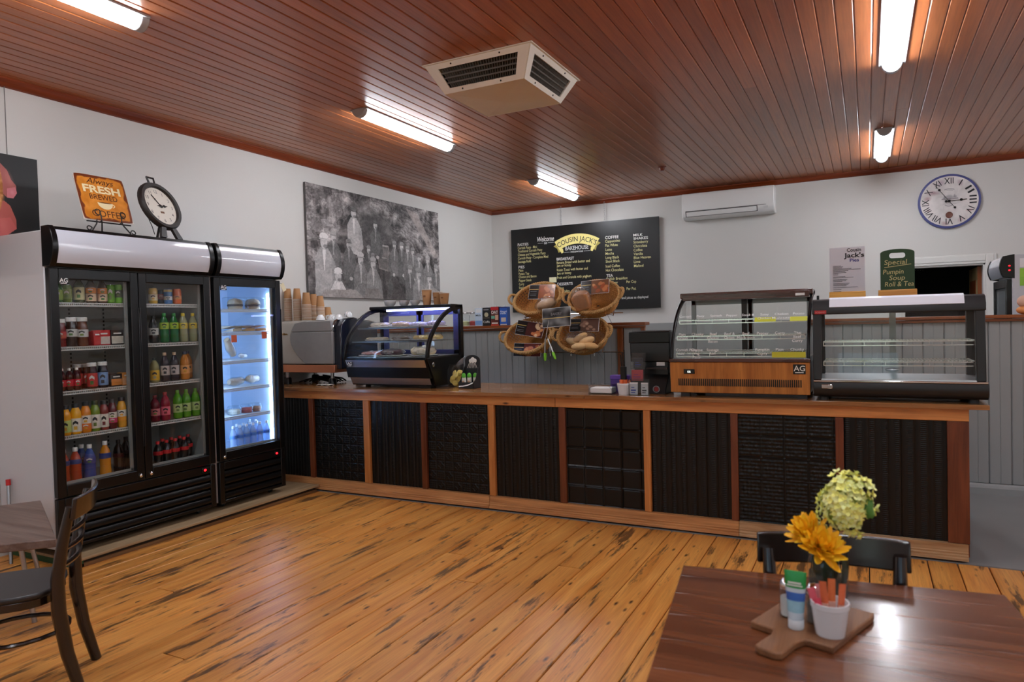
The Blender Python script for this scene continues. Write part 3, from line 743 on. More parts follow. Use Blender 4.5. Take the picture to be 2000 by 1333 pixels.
def carton(px, h, wy, col, col2, desc, zs, where, x=-4.79, dx=.06):
    c = P(px, 650, 'x', x); y = c.y
    t = thing('drink_carton', desc+' on '+where, 'carton', (x, y, zs))
    part('box', MB().box(-dx/2, -wy/2, 0, dx/2, wy/2, h), mat('carton %d %d %d' % col, col, .4, noise=.2, nscale=30), t, bevel=.003)
    part('printed_band', MB().box(dx/2, -wy/2+.004, h*.08, dx/2+.0008, wy/2-.004, h*.58), mat('carton print %d %d %d' % col2, col2, .45, noise=.35, nscale=45), t, smooth=False)
    part('lettering', MB().box(dx/2, -wy*.3, h*.72, dx/2+.0008, wy*.3, h*.82), m_txt, t, smooth=False)
D = 'shelf of the double fridge'
W1, W2, W3, W4, W5 = ['double fridge %s, left door' % s for s in ('top shelf', 'second shelf', 'third shelf', 'fourth shelf', 'floor')]
R1, R2, R3, R4, R5 = ['double fridge %s, right door' % s for s in ('top shelf', 'second shelf', 'third shelf', 'fourth shelf', 'floor')]
lime = (150,190,50); wht = (228,226,220)
Z1, Z2, Z3, Z4, Z5 = 1.736, 1.441, 1.146, .851, .501
drink(112, 'glass', .165, .031, (52,110,34), (60,120,40), [(.1,.5,lime)], 'lime-labelled green bottle', Z1, W1)
drink(131, 'can', .118, .03, (98,128,44), None, [(.2,.75,(130,150,70))], 'olive green can', Z1, W1)
drink(154, 'glass', .19, .033, (60,72,40), (205,200,190), [(.1,.54,(206,200,150))], 'dark bottle with a cream label', Z1, W1)
drink(177, 'glass', .19, .033, (74,52,30), (205,200,190), [(.34,.54,(226,140,50)), (.06,.33,(226,196,164))], 'orange and pink labelled dark bottle', Z1, W1, grp='pair of orange-labelled dark bottles')
drink(199, 'glass', .19, .033, (74,52,30), (205,200,190), [(.34,.54,(226,140,50)), (.06,.33,(226,196,164))], 'orange and pink labelled dark bottle', Z1, W1, grp='pair of orange-labelled dark bottles')
drink(215, 'can', .13, .027, (96,160,36), None, [(.05,.9,(104,170,40))], 'plain grass-green slim can', Z1, W1)
drink(231, 'can', .134, .028, (110,178,44), None, [(.3,.7,(60,80,40))], 'green slim can with a dark mark', Z1, W1)
drink(118, 'jar', .185, .034, (120,24,26), (232,232,230), [(.3,.55,(190,60,60))], 'red bottle with a wide white cap', Z2, W2)
drink(134, 'jar', .195, .036, (58,38,32), (232,232,230), [(.34,.6,(200,200,196))], 'dark brown bottle with a wide white cap', Z2, W2)
drink(157, 'jar', .195, .036, (104,58,40), (226,226,222), [(.32,.58,(196,196,196))], 'milk-chocolate brown bottle with white cap', Z2, W2)
carton(182, .098, .05, (190,40,44), (200,60,60), 'narrow plain red drink carton', Z2, W2, dx=.09)
carton(196, .105, .105, (200,36,40), (226,214,206), 'red and white drink carton pack', Z2, W2)
carton(224, .105, .095, (40,30,28), (220,214,200), 'black and white drink carton pack', Z2, W2)
for px in (121, 130, 140): drink(px, 'pet', .15, .024, (64,14,16), (230,230,226), [(.2,.5,(196,36,52))], 'small red bottle with a white cap', Z3, W3, grp='small red bottles')
for px in (152, 166): drink(px, 'jar', .17, .031, (92,26,24), (214,214,212), [(.2,.62,(190,60,54))], 'red-labelled brown bottle at the back', Z3, W3, x=-4.845, grp='red-labelled bottles at the back')
drink(180, 'jar', .178, .033, (52,18,20), (232,232,230), [(.08,.6,(196,64,58))], 'stout bottle with a red label', Z3, W3)
drink(201, 'jar', .18, .033, (28,26,34), (232,232,230), [(.1,.6,(120,156,206))], 'dark bottle with a sky-blue label', Z3, W3)
carton(219, .088, .085, (44,32,26), (224,140,60), 'dark drink carton with orange lower half', Z3, W3)
carton(241, .092, .085, (222,150,74), (226,166,120), 'peach-coloured drink carton', Z3, W3)
wl = (226,222,212)
drink(128, 'juice', .2, .033, (236,164,30), (40,40,40), [(.1,.5,(190,206,120))], 'yellow juice bottle with pale green label', Z4, W4)
drink(142, 'juice', .205, .034, (240,176,34), (40,40,40), [(.08,.52,wl)], 'bright yellow juice bottle with white label', Z4, W4)
drink(162, 'juice', .21, .032, (226,140,40), (40,40,40), [(.3,.56,wl), (.1,.3,(230,122,50))], 'orange juice bottle with white and orange label', Z4, W4)
drink(186, 'juice', .21, .031, (110,140,40), (44,60,30), [(.1,.55,wl)], 'green juice bottle with white label', Z4, W4)
drink(203, 'juice', .205, .03, (140,60,56), (44,40,40), [(.1,.55,wl)], 'dull red juice bottle with white label', Z4, W4)
drink(219, 'juice', .21, .03, (96,34,40), (50,40,40), [(.36,.56,wl), (.2,.36,(206,60,110))], 'berry juice bottle with a pink-banded label', Z4, W4)
drink(238, 'juice', .215, .031, (228,168,60), (50,40,40), [(.36,.58,wl), (.22,.36,(236,160,50))], 'pineapple-yellow juice bottle with white label', Z4, W4)
drink(125, 'pet', .26, .036, (170,56,30), (226,226,224), [(.58,.7,(40,60,120))], 'red sports drink with a white cap', Z5, W5, clear=.1, grp='red sports drinks')
drink(148, 'pet', .26, .036, (170,56,30), (226,226,224), [(.58,.7,(40,60,120))], 'red sports drink with a white cap', Z5, W5, clear=.1, grp='red sports drinks')
drink(176, 'pet', .265, .037, (50,76,150), (226,226,224), [(.52,.68,(40,60,130))], 'blue sports drink with a white cap', Z5, W5, clear=.1)
drink(206, 'pet', .27, .037, (214,138,32), (226,226,224), [(.56,.7,(44,64,130))], 'amber sports drink with a white cap', Z5, W5, clear=.1)
drink(160, 'pet', .26, .036, (60,80,140), (226,226,224), [(.52,.68,(40,60,130))], 'blue sports drink in the back row', Z5, W5, x=-4.845, clear=.1)
drink(232, 'pet', .25, .036, (40,22,18), (36,20,18), [(.5,.62,(90,30,26))], 'dark cola bottle at the back', Z5, W5, x=-4.845)
drink(247, 'pet', .25, .036, (34,20,16), (36,20,18), [(.5,.62,(60,26,22))], 'nearly black cola bottle', Z5, W5, x=-4.92)
drink(299, 'can', .118, .031, (208,170,60), None, [(.2,.6,(236,222,180))], 'yellow can', Z1, R1)
drink(315, 'can', .11, .029, (30,34,60), None, [(.35,.7,(180,60,60))], 'dark blue can with a red roundel band', Z1, R1, x=-4.84)
drink(328, 'can', .115, .03, (34,110,180), None, [(.25,.5,(220,226,230)), (.8,.95,(190,170,90))], 'blue can with a white band', Z1, R1)
drink(346, 'can', .118, .031, (226,106,44), None, [(.3,.55,(236,150,90))], 'orange can', Z1, R1)
drink(300, 'pet', .205, .034, (26,22,20), (28,26,26), [(.3,.55,(200,200,196))], 'cola bottle with a white label', Z2, R2)
for px in (321, 340): drink(px, 'pet', .225, .033, (44,120,64), (50,140,60), [(.46,.68,(170,196,60))], 'clear green bottle with a lime label', Z2, R2, clear=.25, grp='clear green lemonades')
for px in (358, 377): drink(px, 'pet', .225, .033, (170,172,130), (224,200,40), [(.46,.66,(214,190,50))], 'cloudy lemon bottle with yellow cap', Z2, R2, clear=.3, grp='cloudy lemon bottles')
drink(302, 'pet', .185, .033, (170,164,110), (40,44,40), [(.1,.5,(226,180,40))], 'squat lemon bottle with yellow label', Z3, R3, clear=.3)
for px in (322, 341): drink(px, 'pet', .22, .033, (36,26,36), (190,160,130), [(.22,.55,(190,180,176))], 'dark purple bottle with a pale label', Z3, R3, grp='dark purple bottles')
drink(361, 'pet', .22, .034, (206,128,34), (40,46,70), [(.22,.52,(232,160,90))], 'orange drink bottle with peach label', Z3, R3, clear=.12)
drink(376, 'pet', .22, .034, (206,128,34), (40,46,70), [(.22,.52,(232,160,90))], 'orange drink bottle behind another', Z3, R3, x=-4.845, clear=.12)
drink(303, 'pet', .2, .034, (110,20,40), (120,30,40), [(.24,.5,(206,120,130))], 'deep red drink bottle', Z4, R4, clear=.1)
drink(323, 'pet', .215, .035, (150,26,54), (150,40,50), [(.2,.5,(226,110,130))], 'raspberry pink drink bottle', Z4, R4, clear=.1)
for px in (347, 364, 382): drink(px, 'pet', .22, .034, (90,158,40), (90,150,50), [(.22,.52,(176,200,130))], 'green drink bottle with a pale label', Z4, R4, clear=.15, grp='green drink bottles')
for px in (309, 326, 343, 360): drink(px, 'pet', .2, .033, (20,14,12), (196,28,34), [(.5,.64,(190,30,38))], 'cola bottle with a red label and cap in front', Z5, R5, grp='front-row cola bottles')
for px in (318, 335, 352, 368): drink(px, 'pet', .2, .033, (20,14,12), (196,28,34), [(.5,.64,(190,30,38))], 'cola bottle with a red label and cap behind', Z5, R5, x=-4.845, grp='second-row cola bottles')
# ------------------------------------------------------------------ food in the lit fridge
g_box = glass('clear food box', (244,248,250), .03, 1.2)
g_bag = glass('clear film', (246,248,250), .08, 1.6, bump=.8, haze=.04)
m_bun = mat('grey-brown bun', (186,158,124), .6, noise=.25, nscale=25)
m_crust = mat('golden crust', (206,150,84), .6, noise=.25, nscale=20)
m_fill = mat('salad filling', (110,120,60), .6, noise=.4, nscale=40)
m_meat = mat('dark filling', (66,44,34), .6, noise=.3, nscale=30)
SW = 'shelf of the lit fridge'
for px, d_ in ((459, 'seeded'), (493, 'plain')):
    c = P(px, 590, 'x', -4.83)
    t = thing('burger_box', 'clear plastic box holding a %s round burger on the top shelf of the lit fridge' % d_, 'food box', (-4.83, c.y, 1.701))
    part('bun_base', MB().lathe([(0,0.004),(.058,.004),(.062,.014),(.058,.026),(0,.026)], 16), m_bun, t)
    part('filling', MB().lathe([(0,.024),(.064,.026),(.066,.038),(.06,.044),(0,.044)], 16), m_meat, t)
    part('bun_top', MB().lathe([(.058,.042),(.064,.05),(.06,.07),(.045,.086),(.02,.094),(0,.096)], 16), m_bun, t)
    part('clear_box', MB().box(-.075, -.075, .001, .075, .075, .104), g_box, t, bevel=.008)
for i, (px, cc) in enumerate(((452, 'pale'), (478, 'golden'), (500, 'toasted'))):
    c = P(px, 640, 'x', -4.82)
    t = thing('sandwich_pack', '%s sandwich wedge in a clear pack on the second %s' % (cc, SW), 'sandwich', (-4.82, c.y, 1.506))
    m = [mat('pale bread', (206,180,150), .7, noise=.1), m_crust, mat('toasted bread', (190,126,60), .7, noise=.15)][i]
    mb = MB(); mb.prism([(-.07, .005), (.07, .005), (.07, .03)], 'y', -.05, .05); part('bread', mb, m, t, bevel=.004)
    mb = MB(); mb.prism([(-.07, .028), (.07, .053), (-.07, .053)], 'y', -.05, .05); part('bread', mb, m, t, bevel=.004)
    part('clear_pack', MB().box(-.075, -.056, .001, .075, .056, .06), g_box, t, bevel=.006)
def roll(px, zs, l, r, ang, tilt, lab, m, wrap=True):
    c = P(px, 700, 'x', -4.83)
    M_ = Matrix.Translation((-4.83, c.y, zs)) @ Matrix.Rotation(ang, 4, 'Z')
    t = thing('wrapped_roll', lab, 'bread roll', M=M_)
    mb = MB(); mb.T = Matrix.Translation((0, 0, r*1.18+.003+math.sin(tilt)*l/2)) @ Matrix.Rotation(-tilt, 4, 'X')
    pts = [(0, -l/2+l*i/10, .004*math.sin(i)) for i in range(11)]
    rs = [r*(.45+.55*math.sin(PI*min(1, max(0, (i+.6)/11.2)))**.5) for i in range(11)]
    mb.tube(pts, rs, 12, flat=.75); part('roll', mb, m, t)
    mb = MB(); mb.T = Matrix.Translation((0, 0, r*1.18+.003+math.sin(tilt)*l/2)) @ Matrix.Rotation(-tilt, 4, 'X')
    mb.tube(pts, [x*1.15+.003 for x in rs], 10, flat=.8); part('film', mb, g_bag, t)
roll(450, 1.266, .2, .033, .5, .75, 'dark wrap leaning at an angle on the third shelf of the lit fridge', m_bun)
roll(474, 1.266, .09, .02, .2, .1, 'small white wrapped roll on the third shelf of the lit fridge', mat('white wrap', (232,232,230), .5))
roll(459, 1.036, .17, .036, .15, 0, 'long floury roll in film on the fourth shelf of the lit fridge', mat('floury roll', (196,178,156), .7, noise=.25, nscale=22))
roll(492, 1.036, .17, .036, .3, .1, 'brown filled roll in film on the fourth shelf of the lit fridge', m_bun)
for i, (px, a) in enumerate(((458, 'white cream'), (481, 'red berry'), (499, 'brown caramel'))):
    c = P(px, 805, 'x', -4.83)
    t = thing('dessert_box', 'clear lidded box with a %s dessert on the fifth shelf of the lit fridge' % a, 'food box', (-4.83, c.y, .801))
    part('dessert', MB().lathe([(0,.004),(.045,.004),(.05,.03),(.04,.045),(0,.05)], 14), mat('dessert '+a, [(226,216,200),(170,70,60),(140,90,56)][i], .6, noise=.4, nscale=40), t)
    part('clear_box', MB().lathe([(0,.001),(.055,.001),(.062,.045),(.064,.05),(.05,.075),(0,.08)], 14), g_box, t)
for x in (-4.758, -4.835):
    for i in range(6):
        drink(456+i*13+(0 if x > -4.8 else 7), 'pet', .215, .03, (206,226,246), (226,236,246), [(.5,.62,(90,140,220))], 'clear water bottle with a small blue label', Z5, 'lit fridge floor', x=x, clear=.62, grp='water bottles in the lit fridge')
# ================================================================== things on the counter
Wd = dict(world=True)
g_case = glass('display case glass', (250,252,251))
CUR = [(4.965,1.24),(4.972,1.30),(4.995,1.375),(5.035,1.44),(5.095,1.51),(5.165,1.572),(5.25,1.63),(5.34,1.67),(5.44,1.695),(5.57,1.71)]
def offs(c, d):       # the same side curve, moved inwards by d
    out = []
    for i, p in enumerate(c):
        a = Vector(c[max(0, i-1)]); b = Vector(c[min(len(c)-1, i+1)]); t = (b-a).normalized(); n = Vector((t.y, -t.x))
        out.append((p[0]+n.x*d, p[1]+n.y*d))
    return out
def arm(name, x0, x1, m, t, w_=.04):
    inn = offs(CUR, w_); vs = []; n = len(CUR)
    for x in (x0, x1): vs += [(x, a, b) for a, b in CUR]+[(x, a, b) for a, b in inn]
    fs = []
    for i in range(n-1):
        fs += [(i, i+1, n+i+1, n+i), (2*n+i, 3*n+i, 3*n+i+1, 2*n+i+1), (i, 2*n+i, 2*n+i+1, i+1), (n+i, n+i+1, 3*n+i+1, 3*n+i)]
    fs += [(0, n, 3*n, 2*n), (n-1, 3*n-1, 4*n-1, 2*n-1)]
    mb = MB(); mb.add(vs, fs); return part(name, mb, m, t, bevel=.004, **Wd)
def sheet_curve(x0, x1, d):
    c = offs(CUR, d); mb = MB(); mb.grid(lambda u, v: (x0+(x1-x0)*u, np.interp(v*(len(c)-1), range(len(c)), [q[0] for q in c]), np.interp(v*(len(c)-1), range(len(c)), [q[1] for q in c])), 1, 27); return mb
def side_glass(x):
    c = offs(CUR, .03); mb = MB(); pts = [(x, a, b) for a, b in c]+[(x, 5.57, 1.24)]
    return mb.add(pts, [tuple(range(len(pts)))])
def slots(x0, x1, y, z0, z1, n, m, t, name='vent_slots'):
    mb = MB()
    for i in range(n):
        x = x0+(x1-x0)*(i+.5)/n; w_ = (x1-x0)/n*.28; mb.box(x-w_, y-.0012, z0, x+w_, y+.001, z1)
    o = part(name, mb, m, t, smooth=False, **Wd); o['kind'] = 'stuff'; return o
def fbadge(t, x, y, z, s):
    o = part('badge', MB().box(x-s*.62, y-.003, z-s*.5, x+s*.62, y, z+s*.55), m_fb, t, **Wd)
    part('badge_lettering', MB().text('AG', FRONT(x, y-.0036, z-s*.16), s*.82, align='C', bold=.01), m_txt, o, smooth=False, **Wd)
    part('badge_lettering', MB().box(x-s*.42, y-.0036, z-s*.38, x+s*.42, y-.003, z-s*.28), m_txt, o, smooth=False, **Wd)
# ---- curved glass cake fridge
X0, X1 = -4.29, -3.36
m_mir = mat('polished steel', (206,208,212), .3, metal=1)
ck = thing('cake_display_fridge', 'black cake display fridge with curved front glass and polished steel lower panel', 'display fridge', (-3.82, 5.3, WT))
part('base', MB().box(X0+.04, 5.10, .985, X1-.02, 5.56, 1.06), m_fb, ck, bevel=.006, **Wd)
for x in (X0+.1, X1-.1):
    for y in (5.2, 5.5): part('foot', MB().lathe([(0,0),(.025,0),(.022,.02),(0,.02)], 12, (x, y, WT)), m_rubber, ck, **Wd)
part('body', MB().prism([(5.02, 1.06), (5.565, 1.06), (5.565, 1.225), (4.975, 1.225)], 'x', X0+.012, X1-.012), m_fb, ck, **Wd)
for x in (X0, X1-.02): part('side_panel', MB().prism([(5.1, .985), (5.57, .985), (5.57, 1.24), (4.965, 1.24)], 'x', x, x+.02), m_fb, ck, bevel=.004, **Wd)
part('steel_panel', MB().prism([(5.062, 1.0), (5.068, 1.0), (4.971, 1.222), (4.965, 1.222)], 'x', X0+.03, X1-.03), m_mir, ck, **Wd)
mb = MB()
for i in range(74):
    x = X0+.09+(X1-X0-.18)*i/73; z = 1.075; y = 5.065-(z-1.0)/.222*.097
    mb.prism([(y-.006, 1.07), (y-.004, 1.07), (y-.02, 1.104), (y-.022, 1.104)], 'x', x-.003, x+.003)
o = part('vent_slots', mb, m_fb, ck, smooth=False, **Wd); o['kind'] = 'stuff'
slots(X0+.14, X1-.1, 5.098, .99, 1.01, 50, mat('dark grey', (52,52,54), .5), ck, 'lower_vent')
part('deck', MB().box(X0+.02, 4.985, 1.225, X1-.02, 5.56, 1.245), m_fb, ck, **Wd)
part('deck_lining', MB().box(X0+.03, 5.0, 1.245, X1-.03, 5.55, 1.249), m_steel, ck, **Wd)
arm('side_arm', X0, X0+.022, m_fb, ck); arm('side_arm', X1-.022, X1, m_fb, ck)
part('front_glass', sheet_curve(X0+.02, X1-.02, .008), g_case, ck, recalc=False, **Wd)
for x in (X0+.011, X1-.011): part('side_glass', side_glass(x), g_case, ck, smooth=False, **Wd)
part('top', MB().box(X0, 5.37, 1.682, X1, 5.58, 1.712), m_fb, ck, bevel=.006, **Wd)
part('rear_post', MB().box(X1-.028, 5.53, 1.2, X1, 5.58, 1.69), m_fb, ck, bevel=.003, **Wd)
part('rear_post', MB().box(X0, 5.53, 1.2, X0+.028, 5.58, 1.69), m_fb, ck, bevel=.003, **Wd)
m_blu = mat('blue-lit rear frame', (70,74,120), .4)
for a, b in ((X0+.03, (X0+X1)/2+.02), ((X0+X1)/2-.02, X1-.03)):
    rd = part('rear_door', MB().box(a, 5.545, 1.25, a+.06, 5.56, 1.68).box(b-.06, 5.545, 1.25, b, 5.56, 1.68).box(a, 5.545, 1.62, b, 5.56, 1.68).box(a, 5.545, 1.25, b, 5.56, 1.29), m_blu, ck, bevel=.003, **Wd)
    part('rear_pane', MB().add([(a+.06, 5.552, 1.29), (b-.06, 5.552, 1.29), (b-.06, 5.552, 1.62), (a+.06, 5.552, 1.62)], [(0,1,2,3)]), g_case, rd, smooth=False, **Wd)
part('light_strip', MB().box(X0+.16, 5.43, 1.664, X1-.06, 5.45, 1.68), mat('violet led strip', (190,190,255), .4, emit=16, ecol=(160,168,255)), ck, **Wd)
for z, y0 in ((1.51, 5.16), (1.388, 5.07)):
    s_ = part('glass_shelf', MB().box(X0+.03, y0, z-.006, X1-.03, 5.53, z), g_case, ck, smooth=False, **Wd)
    part('shelf_edge', MB().box(X0+.03, y0-.004, z-.012, X1-.03, y0+.002, z+.001), mat('shelf edge steel', (120,122,124), .3, metal=1), s_, **Wd)
fbadge(ck, X0+.075, 4.975, 1.185, .045)
part('lock', MB().ell((X1+.001, 5.06, 1.18), (.004, .02, .022)), m_chrome, ck, **Wd)
# pastries in film on the shelves
g_film = glass('cling film', (244,244,250), .05, 1.8, bump=.6, haze=.1)
def pastry(px, py, z, y, rx, ry, h, cc, lab, nm='cake_slice', bits=None):
    c = P(px, py, 'y', y)
    t = thing(nm, lab, 'cake', (c.x, y, z))
    m = mat('cake %d %d %d' % cc, cc, .6, noise=.35, nscale=30)
    part('plate', MB().lathe([(0,.001),(rx*1.05,.001),(rx*1.2,.008),(rx*1.18,.01),(0,.005)], 20, sy=ry/rx), mat('plate white', (226,226,226), .25), t)
    mb = MB()
    for i in range(3):
        mb.ell(((i-1)*rx*.55, random.uniform(-.2, .2)*ry, h*.5+.004), (rx*.42, ry*.7, h*.52), 12, 8, .08)
    mb.ell((0, 0, h*.55+.004), (rx*.7, ry*.6, h*.5), 12, 8, .07); part('cake', mb, m, t)
    if bits: part('topping', MB().ell((rx*.15, -ry*.2, h*.95), (rx*.25, ry*.3, h*.28), 10, 7, .12), mat('topping %d %d %d' % bits, bits, .5), t)
    part('film', MB().ell((0, 0, h*.62+.002), (rx*1.02, ry*1.0, h*.58), 14, 8, .03), g_film, t)
pastry(742, 640, 1.511, 5.33, .1, .08, .045, (206,190,160), 'pale cake on a plate, top glass shelf, beside the coffee machine end')
pastry(783, 640, 1.511, 5.33, .11, .08, .045, (200,168,140), 'pinkish sponge slices under film in the middle of the top cake shelf')
pastry(818, 638, 1.511, 5.33, .09, .08, .04, (196,190,214), 'iced cake under film with a green topping on the top cake shelf', bits=(90,190,60))
pastry(852, 636, 1.511, 5.33, .09, .08, .045, (190,180,206), 'white iced cake on the top cake shelf near the takeaway cups')
pastry(738, 664, 1.389, 5.27, .11, .09, .03, (176,160,130), 'flat brown slice on the middle glass cake shelf')
pastry(785, 664, 1.389, 5.27, .09, .09, .032, (96,84,76), 'dark chocolate slice on the middle glass cake shelf')
pastry(826, 662, 1.389, 5.27, .085, .09, .042, (214,182,92), 'yellow custard pastries on the middle glass cake shelf')
pastry(850, 661, 1.389, 5.27, .07, .08, .045, (220,190,110), 'small yellow pastry at the side glass on the middle cake shelf')
pastry(727, 692, 1.25, 5.2, .11, .1, .04, (190,120,110), 'pink and white slices on the lowest cake shelf', bits=(236,230,226))
pastry(768, 690, 1.25, 5.2, .12, .1, .055, (86,62,70), 'dark berry cake under film on the lowest cake shelf')
pastry(828, 688, 1.25, 5.2, .12, .1, .075, (222,206,176), 'tall cream cake under film on the lowest cake shelf', bits=(240,236,226))
# ---- espresso machine
em = thing('espresso_machine', 'grey steel espresso machine with a copper base band standing by the left wall', 'coffee machine', (-4.93, 5.4, WT))
m_grs = mat('satin grey panel', (196,193,185), .4, metal=.1)
m_gr2 = mat('brushed side plate', (152,153,154), .34, metal=.25, noise=.08, nscale=20)
m_cop = mat('brushed copper', (214,140,104), .3, metal=.8)
part('body', MB().prism([(5.2, 1.165), (5.75, 1.165), (5.75, 1.6), (5.26, 1.6), (5.215, 1.585), (5.2, 1.54)], 'x', -5.325, -4.6), m_grs, em, bevel=.01, **Wd)
k = 12; ed = [(-5.06-.09*math.sin(PI*(i/k))+.12*(1-i/k)**2.2, 1.172+.42*i/k) for i in range(k+1)]
part('side_plate', MB().prism(ed[:10]+[(-4.582, ed[9][1])]+[(-4.582, 1.172)], 'y', 5.165, 5.2), m_gr2, em, bevel=.008, **Wd)
part('top_plate', MB().prism([(ed[9][0], ed[9][1]+.004), (ed[10][0], ed[10][1]), (ed[11][0]+.02, 1.575), (-4.95, 1.592), (-4.6, 1.592), (-4.582, ed[9][1]+.004)], 'y', 5.168, 5.2), m_gr2, em, bevel=.006, **Wd)
part('end_panel', MB().prism([(5.19, 1.12), (5.76, 1.12), (5.76, 1.57), (5.4, 1.62), (5.27, 1.605), (5.2, 1.54)], 'x', -4.6, -4.5), mat('dark machine end', (24,28,40), .18, coat=.4), em, bevel=.012, **Wd)
part('chrome_edge', MB().tube([(-4.59, 5.178, 1.17), (-4.59, 5.178, 1.5), (-4.59, 5.21, 1.585), (-4.59, 5.28, 1.612)], .008, 8), m_chrome, em, **Wd)
part('copper_band', MB().box(-5.33, 5.16, 1.088, -4.56, 5.74, 1.163), m_cop, em, bevel=.004, **Wd)
for x in (-5.25, -4.66):
    for y in (5.24, 5.64):
        lg = part('leg', MB().lathe([(0,.03),(.018,.03),(.018,.122),(0,.122)], 14, (x, y, WT)), m_steel, em, **Wd)
        part('foot', MB().lathe([(0,0),(.042,0),(.04,.05),(.03,.062),(0,.062)], 14, (x, y, WT)), m_fb, lg, **Wd)
mb = MB(); pts = [(-5.285+.006*i, 5.197, 1.468+.008*math.sin(i*1.9)+(.012 if i in (0, 8) else 0)) for i in range(17)]
part('script_mark', MB().tube(pts, .0028, 6), mat('gold script', (176,136,60), .35, metal=.6), em, **Wd)
mb = MB()
for i in range(6):
    y = 5.3+.04*i; mb.tube([(-5.15+.03*i, y, WT+.012), (-5.0, y+.02*math.sin(i), WT+.05+.01*(i % 3)), (-4.86+.02*i, y, WT+.04), (-4.74, y+.03, WT+.012)], .008, 6)
solo('power_cables', mb, m_fb, 'tangle of black cables on the worktop under the espresso machine', 'cables', loc=(-4.95, 5.4, WT))['kind'] = 'stuff'
mb = MB(); mb.grid(lambda u, v: (-4.74+.16*u, 5.10+.07*v+.01*math.sin(u*9), WT+.006+.008*abs(math.sin(u*7+v*3))), 14, 6)
o = solo('cleaning_cloth', mb, mat('white cloth', (224,222,218), .8), 'small crumpled white cloth on the worktop by the espresso machine foot', 'cloth', loc=(-4.66, 5.13, WT), recalc=False)
sm = o.modifiers.new('thick', 'SOLIDIFY'); sm.thickness = .004
# nested kraft cups, upside down
m_kraft = mat('kraft paper', (178,132,88), .7, noise=.06, nscale=30)
m_rim = mat('white paper rim', (208,196,182), .6)
m_krb = mat('kraft cup base ring', (120,110,60), .7)
def cup_down(h, r):
    t = thing('paper_cup', 'x', 'cup'); n = 20
    part('wall', MB().lathe([(r,.004),(r*.72,h-.002),(r*.70,h),(r*.66,h-.003),(0,h-.003)], n), m_kraft, t)
    part('rim', MB().lathe([(r*.97,0),(r*1.05,.001),(r*1.06,.003),(r*1.01,.006),(r*.99,.005)], n), m_rim, t)
    part('base_ring', MB().lathe([(r*.715,h-.006),(r*.705,h+.001),(r*.66,h+.001)], n), m_krb, t)
    return t
proto = {}
stack = [(563, 1.603, 21, .105, .041, 'in the tallest stack of nested kraft cups, beside the fridge'), (581, 1.603, 20, .112, .043, 'in the second tall stack of nested kraft cups'),
         (599, 1.603, 14, .125, .046, 'in the wide middle stack of nested kraft cups'), (613, 1.603, 12, .125, .042, 'in the fourth stack of nested kraft cups'),
         (626, 1.603, 11, .115, .041, 'in the fifth stack of nested kraft cups'), (640, 1.603, 6, .09, .041, 'in the shortest stack of nested kraft cups')]
for si, (px, z, n, h, r, lab) in enumerate(stack):
    y = 5.32+(.12 if si in (3, 5) else 0); c = P(px, 610, 'y', y); tot = [.33, .327, .28, .27, .24, .13][si]
    dz = (tot-h)/(n-1)
    for i in range(n):
        lb = 'upside-down kraft cup '+lab
        key = (h, r)
        if i == n-1: lb = 'topmost upside-down kraft cup '+lab.replace('nested kraft ', '')
        if key not in proto: t = proto[key] = cup_down(h, r); t.location = (c.x, y, z+i*dz); t['label'] = lb; t['group'] = 'kraft cups nested '+lab[3:]
        else: dup(proto[key], (c.x, y, z+i*dz), 0, lb, 'kraft cups nested '+lab[3:])
# white china cups
m_china = mat('white china', (226,228,230), .15, coat=.3)
m_inkc = mat('grey china print', (90,92,96), .4)
def china(name, lab, loc, r, h, rz, down=False, grp=None):
    t = thing(name, lab, 'cup', loc, rz, grp)
    pr = [(0,.004),(r*.5,.0),(r*.52,.006),(r*.8,h*.35),(r*.97,h*.8),(r,h),(r*.96,h),(r*.93,h*.8),(r*.75,h*.36),(0,.012)]
    if down: pr = [(a, h-b) for a, b in pr]
    part('bowl', MB().lathe(pr, 24), m_china, t)
    zc = h*.55 if not down else h*.45
    pts = [(r*.86+.026*math.sin(a)*1.1, 0, zc+.022*math.cos(a)) for a in [PI*i/8 for i in range(9)]]
    part('handle', MB().tube(pts, .005, 8), m_china, t)
    part('printed_mark', MB().tube([(r*(.86+.05*q)*math.cos(-1.9+.1*i), r*(.86+.05*q)*math.sin(-1.9+.1*i), (h*.5 if not down else h*.5)+.006*math.sin(i*2.2)) for i, q in ((j, 1) for j in range(8))], .0018, 5), m_inkc, t)
for i, (px, r, nm) in enumerate(((629, .05, 'first'), (643, .046, 'second'), (656, .05, 'third'), (667, .046, 'fourth'))):
    y = 5.25; c = P(px, 620, 'y', y)
    china('china_cup', 'white china cup upside down on the espresso machine, %s after the paper cups' % nm, (c.x+.01*i-.02, y+.03*(i % 2)+.02*i, 1.601 if c.x+.01*i-.02 < -4.6 else 1.625), r*.9, .052, 2.4+i*.9, True)
for px, r, h, nm in ((762, .062, .058, 'large'), (790, .053, .052, 'medium'), (811, .047, .05, 'small')):
    c = P(px, 590, 'y', 5.48); china('coffee_cup', '%s white china cup with a grey mark on top of the cake fridge' % nm, (c.x, 5.48, 1.713), r, h, 2.9)
